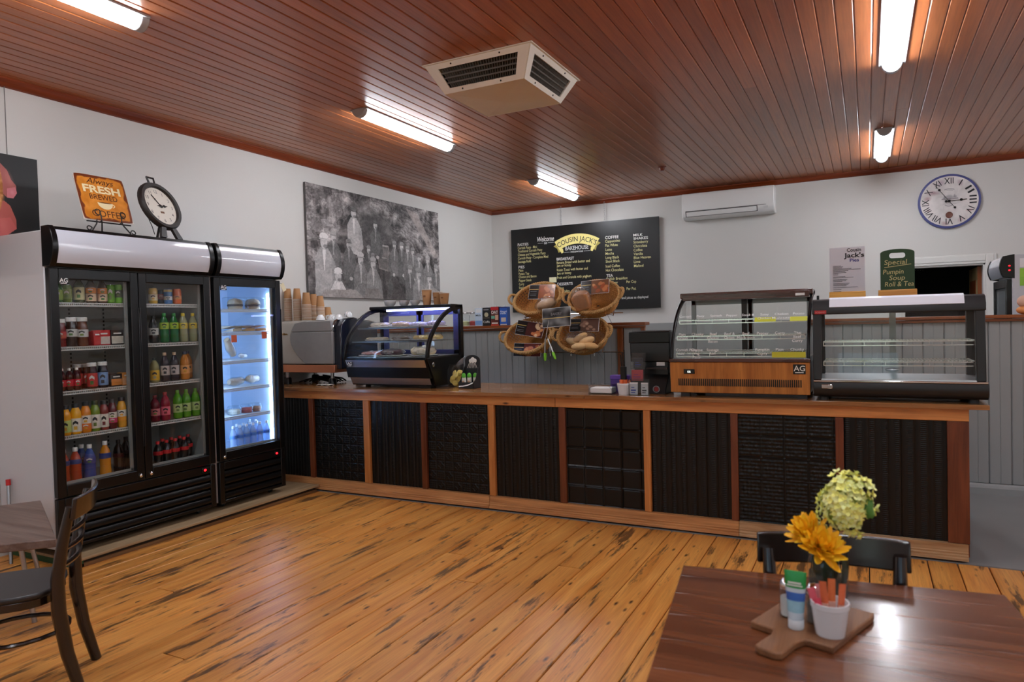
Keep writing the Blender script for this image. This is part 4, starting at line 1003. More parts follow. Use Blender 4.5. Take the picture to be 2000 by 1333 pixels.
def takeaway(px, h, r, nm, y=5.46):
    c = P(px, 590, 'y', y); t = thing('takeaway_cup', '%s upright kraft takeaway cup on top of the cake fridge' % nm, 'cup', (c.x, y, 1.713))
    part('wall', MB().lathe([(0,.006),(r*.68,.006),(r*.70,0),(r*.74,.001),(r,h-.004),(r*.97,h-.002),(r*.7,.012),(0,.012)], 24), m_kraft, t)
    part('rim', MB().lathe([(r*.97,h-.008),(r*1.05,h-.006),(r*1.05,h-.001),(r,h)], 24), m_rim, t)
    part('printed_mark', MB().box(-.012, -r*.9-.001, h*.5, .012, -r*.86, h*.62), mat('brown cup print', (128,86,50), .7), t)
takeaway(834, .145, .047, 'tall'); takeaway(855, .12, .047, 'medium', 5.50); takeaway(868, .105, .046, 'short', 5.44)
# ---- biscuit jar and snack box beside the cake fridge
c = P(887, 752, 'z', WT); jx, jy = -3.255, 5.27
jr = thing('biscuit_jar', 'clear plastic jar of round yellow biscuits with its lid propped open', 'jar', (jx, jy, WT))
part('jar', MB().lathe([(0,.003),(.075,.003),(.085,.02),(.085,.15),(.07,.185),(.072,.2)], 22), g_box, jr)
mb = MB(); mb.T = Matrix.Translation((.06, .03, .225)) @ Matrix.Rotation(-.7, 4, 'Y'); mb.lathe([(0,.012),(.075,.012),(.08,.006),(.08,-.012)], 22); part('lid', mb, g_box, jr)
m_bis = mat('yellow biscuit', (226,196,96), .7, noise=.15, nscale=40)
bproto = None; rb = random.Random(5)
for i in range(14):
    a = i*2.4; rr = .042 if i % 3 else .02; z = .012+.0085*i
    M_ = Matrix.Translation((jx+rr*math.cos(a), jy+rr*math.sin(a)*.9, WT+z+.012)) @ Matrix.Rotation(rb.uniform(.5, 1.4), 4, 'X') @ Matrix.Rotation(rb.uniform(-.6, .6), 4, 'Y')
    if bproto is None:
        mb = MB(); mb.lathe([(0,-.004),(.022,-.005),(.027,0),(.022,.006),(.008,.007),(.005,.004),(0,.004)], 14); bproto = mesh('biscuit', mb, m_bis)
    o = bpy.data.objects.new('biscuit', bproto); COL.objects.link(o); o.matrix_world = M_; tag(o, 'round yellow biscuit piled inside the clear jar', 'biscuit', 'biscuits in the jar')
sx = -3.085; sy = 5.14
sb = thing('snack_box', 'black cardboard counter box with white farm drawing on its raised back', 'display box', (sx, sy, WT))
m_card = mat('black printed card', (30,32,36), .5)
k = 10
back = [(-.075, .0), (.075, .0), (.075, .24)]+[(.075*math.cos(PI*i/k), .24+.045*math.sin(PI*i/k)) for i in range(k+1)]+[(-.075, .24)]
part('back', MB().prism(back, 'y', .12, .125), m_card, sb)
for x in (-.075, .072): part('side', MB().prism([(0, 0), (.125, 0), (.125, .2), (.08, .16), (.04, .08), (0, .05)], 'x', x, x+.003), m_card, sb)
part('front', MB().box(-.075, 0, 0, .075, .003, .055), m_card, sb); part('bottom', MB().box(-.075, 0, 0, .075, .125, .003), m_card, sb)
mb = MB()
for i in range(7): mb.bar((-.05+.016*i, .118, .17), (-.03+.01*i, .118, .215), .005, .002)
mb.ell((.005, .118, .24), (.022, .002, .026)); mb.ell((-.02, .118, .232), (.014, .002, .018)); mb.ell((.03, .118, .235), (.014, .002, .018))
part('white_drawing', mb, m_txt, sb)['kind'] = 'stuff'
part('swoosh', MB().tube([(-.07, -.002, .02), (-.03, -.002, .022), (.02, -.002, .032), (.07, -.002, .052)], .008, 6, flat=.2), m_txt, sb)
for i, (dx, cc) in enumerate(((-.045, 'first'), (-.005, 'middle'), (.04, 'last'))):
    t = thing('snack_packet', 'white and green snack packet, the %s one in the black snack box' % cc, 'packet', (sx+dx, sy+.03+.025*i, WT+.006), -.1)
    part('packet', MB().ell((0, .012, .06), (.024, .012, .06), 12, 9), mat('packet white', (226,224,214), .35), t)
    part('green_band', MB().ell((0, .012, .098), (.0225, .0125, .028), 12, 8), mat('packet green', (96,190,60), .35), t)
    part('print', MB().ell((0, .0015, .045), (.014, .003, .016), 10, 6), mat('packet print', (206,160,124), .5), t)
# ---- napkins, sachets, cards, till
g_ac = glass('clear acrylic', (240,244,246), .02, 1.3)
nx_, ny_ = -1.80, 5.03
t = thing('napkin_holder', 'clear acrylic tray with curved ends on the worktop, holding napkins', 'napkin holder', (nx_, ny_, WT))
part('tray', MB().box(-.095, -.07, .001, .095, .07, .006), g_ac, t)
for x in (-.095, .091): part('end', MB().box(x, -.07, .006, x+.004, .07, .075), g_ac, t, bevel=.002)
for y in (-.068, .06): part('bar', MB().tube([(-.095, y, .03), (-.07, y, .062), (0, y, .07), (.07, y, .062), (.095, y, .03)], .004, 8), g_ac, t)
solo('napkin_pile', MB().box(-.085+nx_, ny_-.06, WT+.007, .085+nx_, ny_+.06, WT+.048), mat('white napkin', (226,225,224), .8), 'stack of white paper napkins in the clear acrylic tray', 'napkins', loc=(nx_, ny_, WT+.007), bevel=.006)
rx_, ry_ = -1.625, 5.0
m_ram = mat('white ribbed ramekin', (222,224,228), .25)
def ramekin(lab, loc, r, h, ribs):
    t = thing('ramekin', lab, 'bowl', loc)
    n = 48; mb = MB(); vs = []; fs = []
    pr = [(r*.74, 0), (r*.76, .004), (r*.86, h*.4), (r*.95, h*.82), (r, h*.84), (r, h), (r*.93, h), (r*.88, h*.8), (r*.7, h*.1), (r*.3, h*.09)]
    for j, (a, z) in enumerate(pr):
        for k in range(n):
            q = a*(1+(.02*ribs*(1 if k % 2 else -1) if j < 4 else 0)); vs.append((q*math.cos(2*PI*k/n), q*math.sin(2*PI*k/n), z))
    for j in range(len(pr)-1):
        for k in range(n): fs.append((j*n+k, j*n+(k+1) % n, (j+1)*n+(k+1) % n, (j+1)*n+k))
    fs.append(tuple(range(n))); fs.append(tuple((len(pr)-1)*n+k for k in range(n)))
    mb.add(vs, fs); part('bowl', mb, m_ram, t); return t
ramekin('white ribbed ramekin full of orange sachets beside the card stand on the worktop', (rx_, ry_, WT), .052, .085, 1)
def sachet(loc, h, w_, rz, tilt, cc, lab, grp, z2=0):
    M_ = Matrix.Translation(loc) @ Matrix.Rotation(rz, 4, 'Z') @ Matrix.Rotation(tilt, 4, 'Y')
    t = thing('sugar_sachet', lab, 'sachet', M=M_, group=grp)
    mb = MB(); mb.grid(lambda u, v: ((u-.5)*w_, -.003*math.sin(PI*u)*math.sin(PI*v), v*h), 6, 8); mb.grid(lambda u, v: ((u-.5)*w_, .003*math.sin(PI*u)*math.sin(PI*v), v*h), 6, 8)
    part('packet', mb, mat('sachet %d %d %d' % cc, cc, .5, noise=.15, nscale=60), t)
    part('band', MB().box(-w_*.42, -.0036, h*.2, w_*.42, .0036, h*.55), mat('sachet band %d' % (cc[1] % 50), (232,190,170), .5), t)
for i in range(12):
    a = i*2.399; rr = .006+.0026*i
    sachet((rx_+rr*math.cos(a), ry_+rr*math.sin(a), WT+.012), .098, .018, a, random.uniform(-.15, .2), (232,120,66) if i % 3 else (236,140,96), 'orange sugar sachet standing in the ribbed ramekin on the counter', 'sachets in the counter ramekin')
t = thing('purple_box', 'small purple box with a paler lid on the worktop behind the napkins', 'box', (-1.705, 5.2, WT))
part('body', MB().box(-.085, -.03, 0, .085, .05, .115), mat('purple card', (74,44,130), .5), t, bevel=.004)
part('lid', MB().box(-.088, -.033, .095, .088, .053, .128), mat('violet lid', (98,62,160), .5), t, bevel=.004)
part('dark_end', MB().box(.07, -.034, 0, .1, -.028, .08), m_fb, t)
cs = thing('card_stand', 'three-tier clear acrylic business card stand on the worktop', 'card stand', (-1.5, 4.97, WT))
for i, z in enumerate((.0, .1, .19)):
    part('pocket', MB().box(-.075, -.02+.03*i, z+.001, .075 if i == 0 else .035, -.017+.03*i, z+.085).box(-.075, .008+.03*i, z+.001, .075 if i == 0 else .035, .011+.03*i, z+.12).box(-.075, -.02+.03*i, z, .075 if i == 0 else .035, .011+.03*i, z+.003), g_ac, cs, smooth=False)
def bcard(x, y, z, w_, h, cc, c2, lab):
    t = thing('business_card_pack', lab, 'cards', (x, y, z))
    part('cards', MB().box(-w_/2, -.006, 0, w_/2, .006, h), mat('card %d %d %d' % cc, cc, .5), t)
    part('print', MB().box(-w_*.35, -.0065, h*.3, w_*.3, -.006, h*.42).box(-w_*.3, -.0065, h*.55, w_*.1, -.006, h*.62).box(-w_*.35, -.0065, h*.14, w_*.2, -.006, h*.2), mat('card ink %d %d %d' % c2, c2, .5), t, smooth=False)['kind'] = 'stuff'
bcard(-1.54, 4.968, WT+.004, .058, .09, (228,228,232), (60,80,180), 'white business cards with blue script in the lowest card pocket')
bcard(-1.458, 4.968, WT+.004, .05, .088, (228,228,228), (60,60,64), 'white business cards with grey print in the lowest card pocket')
bcard(-1.52, 4.998, WT+.104, .085, .08, (206,74,84), (150,60,120), 'red and pink business cards in the middle card pocket')
bcard(-1.52, 5.028, WT+.194, .07, .075, (58,60,66), (60,80,150), 'dark business cards in the top card pocket')
tl = thing('till_terminal', 'black point-of-sale terminal seen from behind, with a tall screen housing', 'till', (-1.46, 5.2, WT))
part('screen_housing', MB().prism([(5.17, 1.2), (5.23, 1.19), (5.3, 1.40), (5.25, 1.438), (5.17, 1.432), (5.155, 1.4)], 'x', -1.625, -1.315), m_black, tl, bevel=.008, **Wd)
part('housing_lip', MB().box(-1.628, 5.145, 1.345, -1.312, 5.17, 1.43), m_fb, tl, bevel=.006, **Wd)
part('column', MB().box(-1.6, 5.185, .985, -1.335, 5.25, 1.22), m_black, tl, bevel=.006, **Wd)
part('base', MB().prism([(5.06, WT), (5.32, WT), (5.32, 1.05), (5.2, 1.12), (5.08, 1.0)], 'x', -1.6, -1.33), m_black, tl, bevel=.006, **Wd)
part('ledge', MB().box(-1.5, 5.15, 1.145, -1.34, 5.19, 1.16), mat('dark brown plastic', (44,30,28), .4), tl, **Wd)
part('paper_label', MB().box(-1.425, 5.182, 1.17, -1.362, 5.185, 1.248), m_txt, tl, **Wd)
mb = MB(); mb.T = Matrix.Translation((-1.395, 5.055, 1.005)) @ Matrix.Rotation(PI/2, 4, 'X')
ring = mb.lathe([(.02,0),(.026,0),(.026,.004),(.02,.004)], 24); rg = part('round_logo', ring, mat('logo grey', (150,150,152), .4), tl, **Wd)
mb = MB(); mb.T = Matrix.Translation((-1.395, 5.057, 1.005)) @ Matrix.Rotation(PI/2, 4, 'X'); mb.lathe([(0,.002),(.017,.002),(.017,0)], 20); part('logo_centre', mb, mat('logo red', (150,40,40), .4), rg, **Wd)
pn = thing('pen_cup', 'dark holder with black pens beside the till terminal', 'pen holder', (-1.665, 5.12, WT))
part('holder', MB().box(-.02, -.02, 0, .02, .02, .2), m_fb, pn, bevel=.003)
for i in range(3): part('pen', MB().tube([(-.01+.01*i, 0, .15), (-.022+.014*i, .0, .29+.02*i)], .005, 8), m_fb, pn)
# ---- wooden-fronted pie warmer
X0, X1 = -1.265, -.338
m_pwood = wood('warmer wood front', (206,138,66), (160,96,38), 'z', rough=.4, vary=.02, stain=.34, scol=(90,54,24), grain=.5)
m_mah = wood('mahogany trim', (86,38,26), (58,22,16), 'x', rough=.25, vary=.02, coat=.4)
m_alu = mat('aluminium frame', (150,154,156), .35, metal=.8)
pw = thing('pie_warmer', 'heated pie cabinet with curved glass and a timber-grain lower front', 'pie warmer', (-.8, 5.28, WT))
for x in (X0+.1, X1-.05):
    for y in (5.0, 5.5): part('foot', MB().box(x-.03, y-.02, WT, x+.03, y+.03, .997), m_rubber, pw, **Wd)
part('base', MB().box(X0+.01, 4.985, .992, X1-.01, 5.57, 1.2), m_fb, pw, **Wd)
part('wood_front', MB().prism([(4.955, 1.212), (4.975, 1.212), (4.99, .995), (4.97, .995)], 'x', X0, X1), m_pwood, pw, bevel=.003, **Wd)
slots(X0+.055, X1-.05, 4.963, 1.045, 1.095, 62, m_fb, pw)
part('front_trim', MB().box(X0-.004, 4.945, 1.212, X1+.004, 5.0, 1.237), m_mah, pw, bevel=.004, **Wd)
dp = part('display', MB().box(X0+.1, 4.948, 1.13, X0+.175, 4.964, 1.162), m_fb, pw, bevel=.002, **Wd)
part('display_digits', MB().text('66', FRONT(X0+.137, 4.947, 1.138), .024, align='C'), mat('digit glow', (230,240,235), .5, emit=1.2), dp, smooth=False, **Wd)
fbadge(pw, X1-.065, 4.957, 1.165, .062)
part('deck', MB().box(X0+.012, 4.98, 1.2, X1-.012, 5.56, 1.24), m_alu, pw, **Wd)
arm('side_arm', X0, X0+.02, m_fb, pw, .03); arm('side_arm', X1-.02, X1, m_fb, pw, .03)
part('front_glass', sheet_curve(X0+.02, X1-.02, .006), g_case, pw, recalc=False, **Wd)
for x in (X0+.01, X1-.01): part('side_glass', side_glass(x), g_case, pw, smooth=False, **Wd)
part('top', MB().box(X0, 5.3, 1.672, X1, 5.58, 1.712), m_mah, pw, bevel=.006, **Wd)
part('top_trim', MB().box(X0+.02, 5.285, 1.655, X1-.02, 5.3, 1.70), m_mah, pw, bevel=.003, **Wd)
part('paper_sticker', MB().box(X1-.11, 5.281, 1.665, X1-.05, 5.285, 1.682), m_txt, pw, **Wd)
xm = (X0+X1)/2
for a, b in ((X0+.03, xm+.03), (xm-.01, X1-.02)):
    rd = part('rear_door', MB().box(a, 5.54, 1.24, a+.035, 5.56, 1.66).box(b-.035, 5.54, 1.24, b, 5.56, 1.66).box(a, 5.54, 1.625, b, 5.56, 1.66).box(a, 5.54, 1.24, b, 5.56, 1.27), m_alu, pw, bevel=.002, **Wd)
    part('rear_pane', MB().add([(a+.035, 5.55, 1.27), (b-.035, 5.55, 1.27), (b-.035, 5.55, 1.625), (a+.035, 5.55, 1.625)], [(0,1,2,3)]), g_case, rd, smooth=False, **Wd)
part('rear_post', MB().box(xm-.05, 5.52, 1.24, xm-.012, 5.54, 1.66), m_black, pw, **Wd)
def wireshelf(t, x0, x1, y0, y1, z, n, name='wire_shelf'):
    mb = MB()
    for y in (y0, (y0+y1)/2, y1): mb.box(x0, y-.003, z-.006, x1, y+.003, z)
    for i in range(n+1): x = x0+(x1-x0)*i/n; mb.box(x-.0018, y0, z, x+.0018, y1, z+.004)
    mb.box(x0, y0-.003, z-.03, x1, y0+.003, z-.024); 
    for x in (x0, x1): mb.box(x-.003, y0, z-.03, x+.003, y0+.006, z); mb.box(x-.003, y0, z-.006, x+.003, y1, z+.002)
    for i in range(0, n+1, 6): x = x0+(x1-x0)*i/n; mb.box(x-.0018, y0-.002, z-.028, x+.0018, y0+.002, z)
    part(name, mb, m_chrome, t, smooth=False, **Wd)
for z, y0 in ((1.51, 5.13), (1.395, 5.05), (1.275, 5.02)): wireshelf(pw, X0+.035, X1-.035, y0, 5.5, z, 44)
# hand lettering on the curved glass
m_pen = mat('white glass pen', (236,236,234), .6)
wl_ = [(1.53, ['Cornish', 'Pasty', 'Spinach', 'Pepper', 'Steak &', 'Satay\nChicken', 'Chicken\nMushroom', 'Potato']), (1.40, ['Plain\nCornish', 'Chunky', 'Beef\nCheese\nBacon', 'Beef &\nOnion', 'Beef\nMushroom', 'Pepper', 'Curry', 'Thai\nBeef\nCurry']),
       (1.29, ['Cornish Pasty\nmini', 'Cheese\nVeg\nPasty', 'Sausage\nRoll', '', '', 'Pumpkin\nCurry', 'Plain', 'Chunky'])]
cc_ = offs(CUR, -.002)
for z, words in wl_:
    mb = MB()
    for i, wtxt in enumerate(words):
        for j, ln in enumerate(wtxt.split('\n')):
            if not ln: continue
            zz = z-.026*j; y = np.interp(zz, [q[1] for q in cc_], [q[0] for q in cc_])
            x = max(X0+.08+i*.11, X0+.03+.0068*len(ln))
            lean = math.atan2(.07, .1) if z > 1.45 else .25
            mb.text(ln, Matrix.Translation((x, y-.004, zz)) @ Matrix.Rotation(PI/2-lean, 4, 'X'), .027, align='C', bold=.003)
    part('handwriting', mb, m_pen, pw, smooth=False, **Wd)['kind'] = 'stuff'
m_ylab = mat('yellow label', (196,196,50), .5)
for x0, x1, z0 in ((X1-.36, X1-.22, 1.487), (X1-.13, X1-.02, 1.487)):
    y = float(np.interp(z0, [q[1] for q in cc_], [q[0] for q in cc_])); y2 = float(np.interp(z0+.03, [q[1] for q in cc_], [q[0] for q in cc_]))
    part('yellow_label', MB().add([(x0, y-.002, z0), (x1, y-.002, z0), (x1, y2-.002, z0+.03), (x0, y2-.002, z0+.03)], [(0,1,2,3)]), m_ylab, pw, smooth=False, **Wd)
part('yellow_label', MB().box(X1-.235, 4.955, 1.245, X1-.025, 4.958, 1.282), m_ylab, pw, smooth=False, **Wd)
# ---- black warmer
X0, X1 = -.318, .628; F0 = 4.93
m_blk = mat('charcoal enamel', (24,25,27), .4)
bw = thing('black_food_warmer', 'charcoal hot food display with flat sloping glass and empty wire shelves', 'food warmer', (.155, 5.2, WT))
for x in (X0+.06, X1-.06):
    for y in (4.99, 5.4): part('foot', MB().lathe([(0,0),(.03,0),(.026,.03),(0,.03)], 12, (x, y, WT)), m_rubber, bw, **Wd)
part('base', MB().prism([(F0+.03, .99), (5.46, .99), (5.46, 1.09), (F0, 1.09), (F0-.008, 1.06), (F0-.006, 1.02), (F0+.008, 1.0)], 'x', X0, X1+.012), m_blk, bw, bevel=.006, **Wd)
part('chrome_strip', MB().box(X0+.002, F0-.006, 1.088, X1+.006, F0+.05, 1.1), m_chrome, bw, bevel=.003, **Wd)
part('deck', MB().box(X0+.02, F0+.02, 1.09, X1-.01, 5.45, 1.108), m_mir, bw, **Wd)
part('switch', MB().box(X0+.05, F0-.012, 1.045, X0+.115, F0-.003, 1.072), m_chrome, bw, bevel=.003, **Wd)
T0 = F0+.045
for x in (X0, X1-.05): part('corner_post', MB().prism([(F0+.01, 1.1), (F0+.06, 1.1), (T0+.06, 1.53), (T0, 1.53)], 'x', x, x+.05), m_blk, bw, bevel=.005, **Wd)
for x in (X0, X1-.05): part('rear_post', MB().box(x, 5.4, 1.1, x+.05, 5.45, 1.53), m_blk, bw, **Wd)
part('front_glass', MB().add([(X0+.05, F0+.025, 1.1), (X1-.05, F0+.025, 1.1), (X1-.05, T0+.02, 1.53), (X0+.05, T0+.02, 1.53)], [(0,1,2,3)]), g_case, bw, smooth=False, **Wd)
for x in (X0+.025, X1-.025): part('side_glass', MB().add([(x, F0+.06, 1.1), (x, 5.4, 1.1), (x, 5.4, 1.53), (x, T0+.06, 1.53)], [(0,1,2,3)]), g_case, bw, smooth=False, **Wd)
for a, b in ((X0+.05, .175), (.135, X1-.05)): part('sliding_pane', MB().add([(a, 5.43, 1.11), (b, 5.43, 1.11), (b, 5.43, 1.53), (a, 5.43, 1.53)], [(0,1,2,3)]), g_case, bw, smooth=False, **Wd)
part('centre_strip', MB().box(.135, 5.425, 1.11, .175, 5.432, 1.53), glass('frosted strip', (214,222,220), .2, 1.5, haze=.35), bw, smooth=False, **Wd)
part('handle_cup', MB().ell((.15, 5.42, 1.135), (.045, .008, .012)), m_mir, bw, **Wd)
part('top_box', MB().prism([(T0-.008, 1.525), (5.46, 1.525), (5.46, 1.625), (T0+.05, 1.625), (T0+.015, 1.615), (T0-.008, 1.57)], 'x', X0-.004, X1+.004), m_blk, bw, bevel=.006, **Wd)
part('light_panel', MB().prism([(T0-.012, 1.572), (T0-.006, 1.57), (T0+.02, 1.62), (T0+.055, 1.63), (T0+.05, 1.634), (T0+.012, 1.622)], 'x', X0+.1, X1-.105), mat('white light cover', (228,230,240), .25), bw, **Wd)
rb_ = part('red_badge', MB().box(X0+.012, T0-.013, 1.528, X0+.082, T0-.008, 1.552), mat('badge red', (176,32,38), .4), bw, **Wd)
part('badge_lettering', MB().text('ROBAND', FRONT(X0+.047, T0-.0135, 1.534), .015, align='C', fit=.058), mat('badge pale', (214,150,150), .5), rb_, smooth=False, **Wd)
for z in (1.345, 1.215): wireshelf(bw, X0+.06, X1-.045, F0+.1, 5.38, z, 42)
mb = MB()
for i in range(26): mb.lathe([(0,0),(.005,.0),(.004,.003),(0,.0035)], 6, (X0+.12+.028*i, 5.36, 1.108))
part('deck_holes', mb, m_txt, bw)['kind'] = 'stuff'
part('knob', MB().lathe([(0,0),(.008,0),(.008,.03),(0,.032)], 10, (X0+.02, 5.2, 1.625)), m_fb, bw, **Wd)
# ---- pies price list and chalkboard on the black warmer
m_base = wood('sign base wood', (206,150,62), (172,112,36), 'x', rough=.35, vary=.02)
ys = 5.2; zt = 1.634
L0 = P(1621, 583, 'y', ys); L1 = P(1690, 583, 'y', ys); zp = P(1655, 483, 'y', ys).z; x0, x1 = L0.x, L1.x; w_ = x1-x0
sg = thing('menu_stand', 'acrylic stand with a grey printed pies price list in a timber base', 'sign', ((x0+x1)/2, ys, zt))
part('timber_base', MB().prism([(ys-.035, zt), (ys+.04, zt), (ys+.015, zt+.042), (ys-.02, zt+.042)], 'x', x0-.003, x1+.003), m_base, sg, bevel=.003, **Wd)
part('sheet', MB().box(x0, ys, zt+.04, x1, ys+.003, zp), mat('grey paper', (196,196,204), .4), sg, **Wd)
m_ink = mat('black ink', (24,24,30), .6)
part('heading', MB().text('Cousin', FRONT(x0+w_*.70, ys-.001, zp-.032), .034, fit=.085, align='C', bold=.02).text("Jack's", FRONT(x0+w_*.70, ys-.001, zp-.07), .042, fit=.122, align='C', bold=.03), m_ink, sg, smooth=False, **Wd)
part('heading', MB().text('Pies', FRONT(x0+w_*.71, ys-.001, zp-.099), .03, fit=.055, align='C', bold=.02), mat('blue ink', (44,52,130), .6), sg, smooth=False, **Wd)
mb = MB()
def ringc(cx, cz, rx, rz): mb.tube([(cx+rx*math.cos(a), ys-.001, cz+rz*math.sin(a)) for a in [2*PI*i/18 for i in range(18)]], .0016, 4, closed=True)
ringc(x0+w_*.25, zp-.075, .034, .016); ringc(x0+w_*.25, zp-.068, .026, .012); ringc(x0+w_*.38, zp-.036, .016, .010); ringc(x0+w_*.40, zp-.105, .016, .009)
mb.tube([(x0+w_*.15, ys-.001, zp-.035), (x0+w_*.18, ys-.001, zp-.045), (x0+w_*.21, ys-.001, zp-.05)], .0018, 4)
mb.tube([(x0+w_*.13, ys-.001, zp-.09), (x0+w_*.18, ys-.001, zp-.108), (x0+w_*.32, ys-.001, zp-.108), (x0+w_*.38, ys-.001, zp-.09)], .0018, 4)
part('pie_drawing', mb, m_ink, sg)['kind'] = 'stuff'
mb = MB(); rl = random.Random(2); z = zp-.125
for ln in (.08,.1,.09,.18,.27,.15,.12,.13,.05,.05,0,.12,.2,0,.14,.13,.09,0,.16,.15,.13,0,.24,0,.08,0,.08):
    if ln: mb.box(x0+w_*.1, ys-.001, z, x0+w_*.1+ln*.62, ys, z+.0028)
    z -= .0066
part('small_print', mb, mat('grey ink', (86,86,94), .6), sg, smooth=False, **Wd)['kind'] = 'stuff'
a = P(1720, 580, 'y', ys); b = P(1787, 578, 'y', ys); tz = P(1755, 487, 'y', ys).z; x0, x1 = a.x, b.x; w_ = x1-x0; xc = (x0+x1)/2
cb = thing('chalkboard', 'green chalkboard with a slot handle and handwritten special in a timber base', 'chalkboard', (xc, ys, zt))
part('timber_base', MB().prism([(ys-.04, zt), (ys+.045, zt), (ys+.02, zt+.042), (ys-.022, zt+.042)], 'x', x0-.014, x1+.012), m_base, cb, bevel=.003, **Wd)
n = 12; ztop = tz-.022
outer = [(x0, zt+.04), (x1, zt+.04)]+[(xc+w_/2*math.cos(t_), ztop+.024*math.sin(t_)) for t_ in [PI*i/n for i in range(n+1)]]
hz = tz-.04; hole = [(xc+.032*sg_+.014*math.cos(t_), hz+.017*math.sin(t_)) for sg_, rng in ((1, [-PI/2+PI*i/8 for i in range(9)]), (-1, [PI/2+PI*i/8 for i in range(9)])) for t_ in rng]
# board with a slot: bridge ring built from matching angles
mb = MB(); K = 72; ring_o = []; ring_i = []
def hit(poly, ang, c):
    best = None; d = Vector((math.cos(ang), math.sin(ang)))
    for i in range(len(poly)):
        p = Vector(poly[i])-Vector(c); q = Vector(poly[(i+1) % len(poly)])-Vector(c); e = q-p; den = d.x*e.y-d.y*e.x
        if abs(den) < 1e-9: continue
        tt = (p.x*e.y-p.y*e.x)/den; uu = (p.x*d.y-p.y*d.x)/den
        if tt > 0 and -1e-6 <= uu <= 1+1e-6 and (best is None or tt < best): best = tt
    return (c[0]+d.x*best, c[1]+d.y*best)
angs = sorted([2*PI*i/K-PI for i in range(K)]+[math.atan2(z-hz, x-xc) for x, z in outer[:2]])
for an in angs: ring_o.append(hit(outer, an, (xc, hz))); ring_i.append(hit(hole, an, (xc, hz)))
K = len(angs); vs = [(x, y, z) for y in (ys-.004, ys+.004) for rg_ in (ring_o, ring_i) for x, z in rg_]
fs = []
for i in range(K):
    j = (i+1) % K
    fs += [(i, j, K+j, K+i), (2*K+i, 3*K+i, 3*K+j, 2*K+j), (i, 2*K+i, 2*K+j, j), (K+i, K+j, 3*K+j, 3*K+i)]
mb.add(vs, fs); part('board', mb, mat('chalk green', (40,66,40), .7, noise=.12, nscale=10), cb, smooth=False, **Wd)
m_chalk = mat('chalk', (196,186,132), .9)
part('handwriting', MB().text('Special', FRONT(x0+w_*.12, ys-.005, tz-.098), .044, fit=w_*.66, shear=.1), m_chalk, cb, smooth=False, **Wd)
part('underline', MB().bar((x0+w_*.12, ys-.005, tz-.116), (x0+w_*.9, ys-.005, tz-.1), .001, .0035), m_chalk, cb, **Wd)
for txt, u, dz, f_ in (('Pumpin', .08, .16, .6), ('Soup', .26, .2, .46), ('Roll & Tea', .13, .241, .84)):
    part('handwriting', MB().text(txt, FRONT(x0+w_*u, ys-.005, tz-dz), .044, fit=w_*f_, shear=.12), m_chalk, cb, smooth=False, **Wd)
# ================================================================== things on the walls
# ---- big canvas photograph on the left wall
cv = thing('canvas_photograph', 'large black and white canvas photograph of seated miners in a rocky tunnel', 'picture', (XL+.02, 6.93, 1.86))
y0, y1, z0, z1 = 5.65, 8.225, 1.862, 3.087
part('canvas_edge', MB().box(XL+.006, y0, z0, XL+.034, y1, z1), mat('canvas dark edge', (92,90,90), .7), cv, **Wd)
I = Ink(400, 200, (74,71,71), 2.1)
n1 = I.noise(14, 12, 1, 1, 5); n2 = I.noise(40, 8, 1, 2, 3)
I.A += (n1*70)[..., None]
m = ((I.U-.02)*1.2+I.V*.55 < .42) & (I.V < .75); I.A[m] += (np.abs(np.sin(18*(I.U+n1*.5)))*34+n2*50)[m][:, None]+6
dg = (I.V < .12+(I.U-.42)*1.05) & (I.U > .42); st = np.abs(np.sin((I.V-(I.U)*.95)*70+n1*6))
I.A[dg] += (st*42-6+n2*40)[dg][:, None]
I.poly([(.70,.03),(.80,.06),(.99,.5),(.95,.52)], (138,131,128), .8); I.A += (n2*18)[..., None]
I.ell(.45, .33, .13, .25, (48,46,46), .85, soft=.5); I.ell(.36, .5, .1, .3, (44,42,42), .6, soft=.6)
I.poly([(.47,.62),(.56,.62),(.72,1.0),(.50,1.0)], (66,63,63), .9); I.poly([(.50,.66),(.515,.66),(.53,1),(.50,1)], (40,38,38), .8); I.poly([(.555,.64),(.57,.64),(.72,1),(.70,1)], (40,38,38), .8)
I.poly([(.455,.44),(.555,.46),(.545,.72),(.475,.70)], (112,108,106)); I.poly([(.462,.46),(.548,.475),(.54,.7),(.48,.69)], (88,85,84)); I.rect(.47,.455,.55,.47,(150,146,144)); I.rect(.48,.58,.535,.59,(140,136,134))
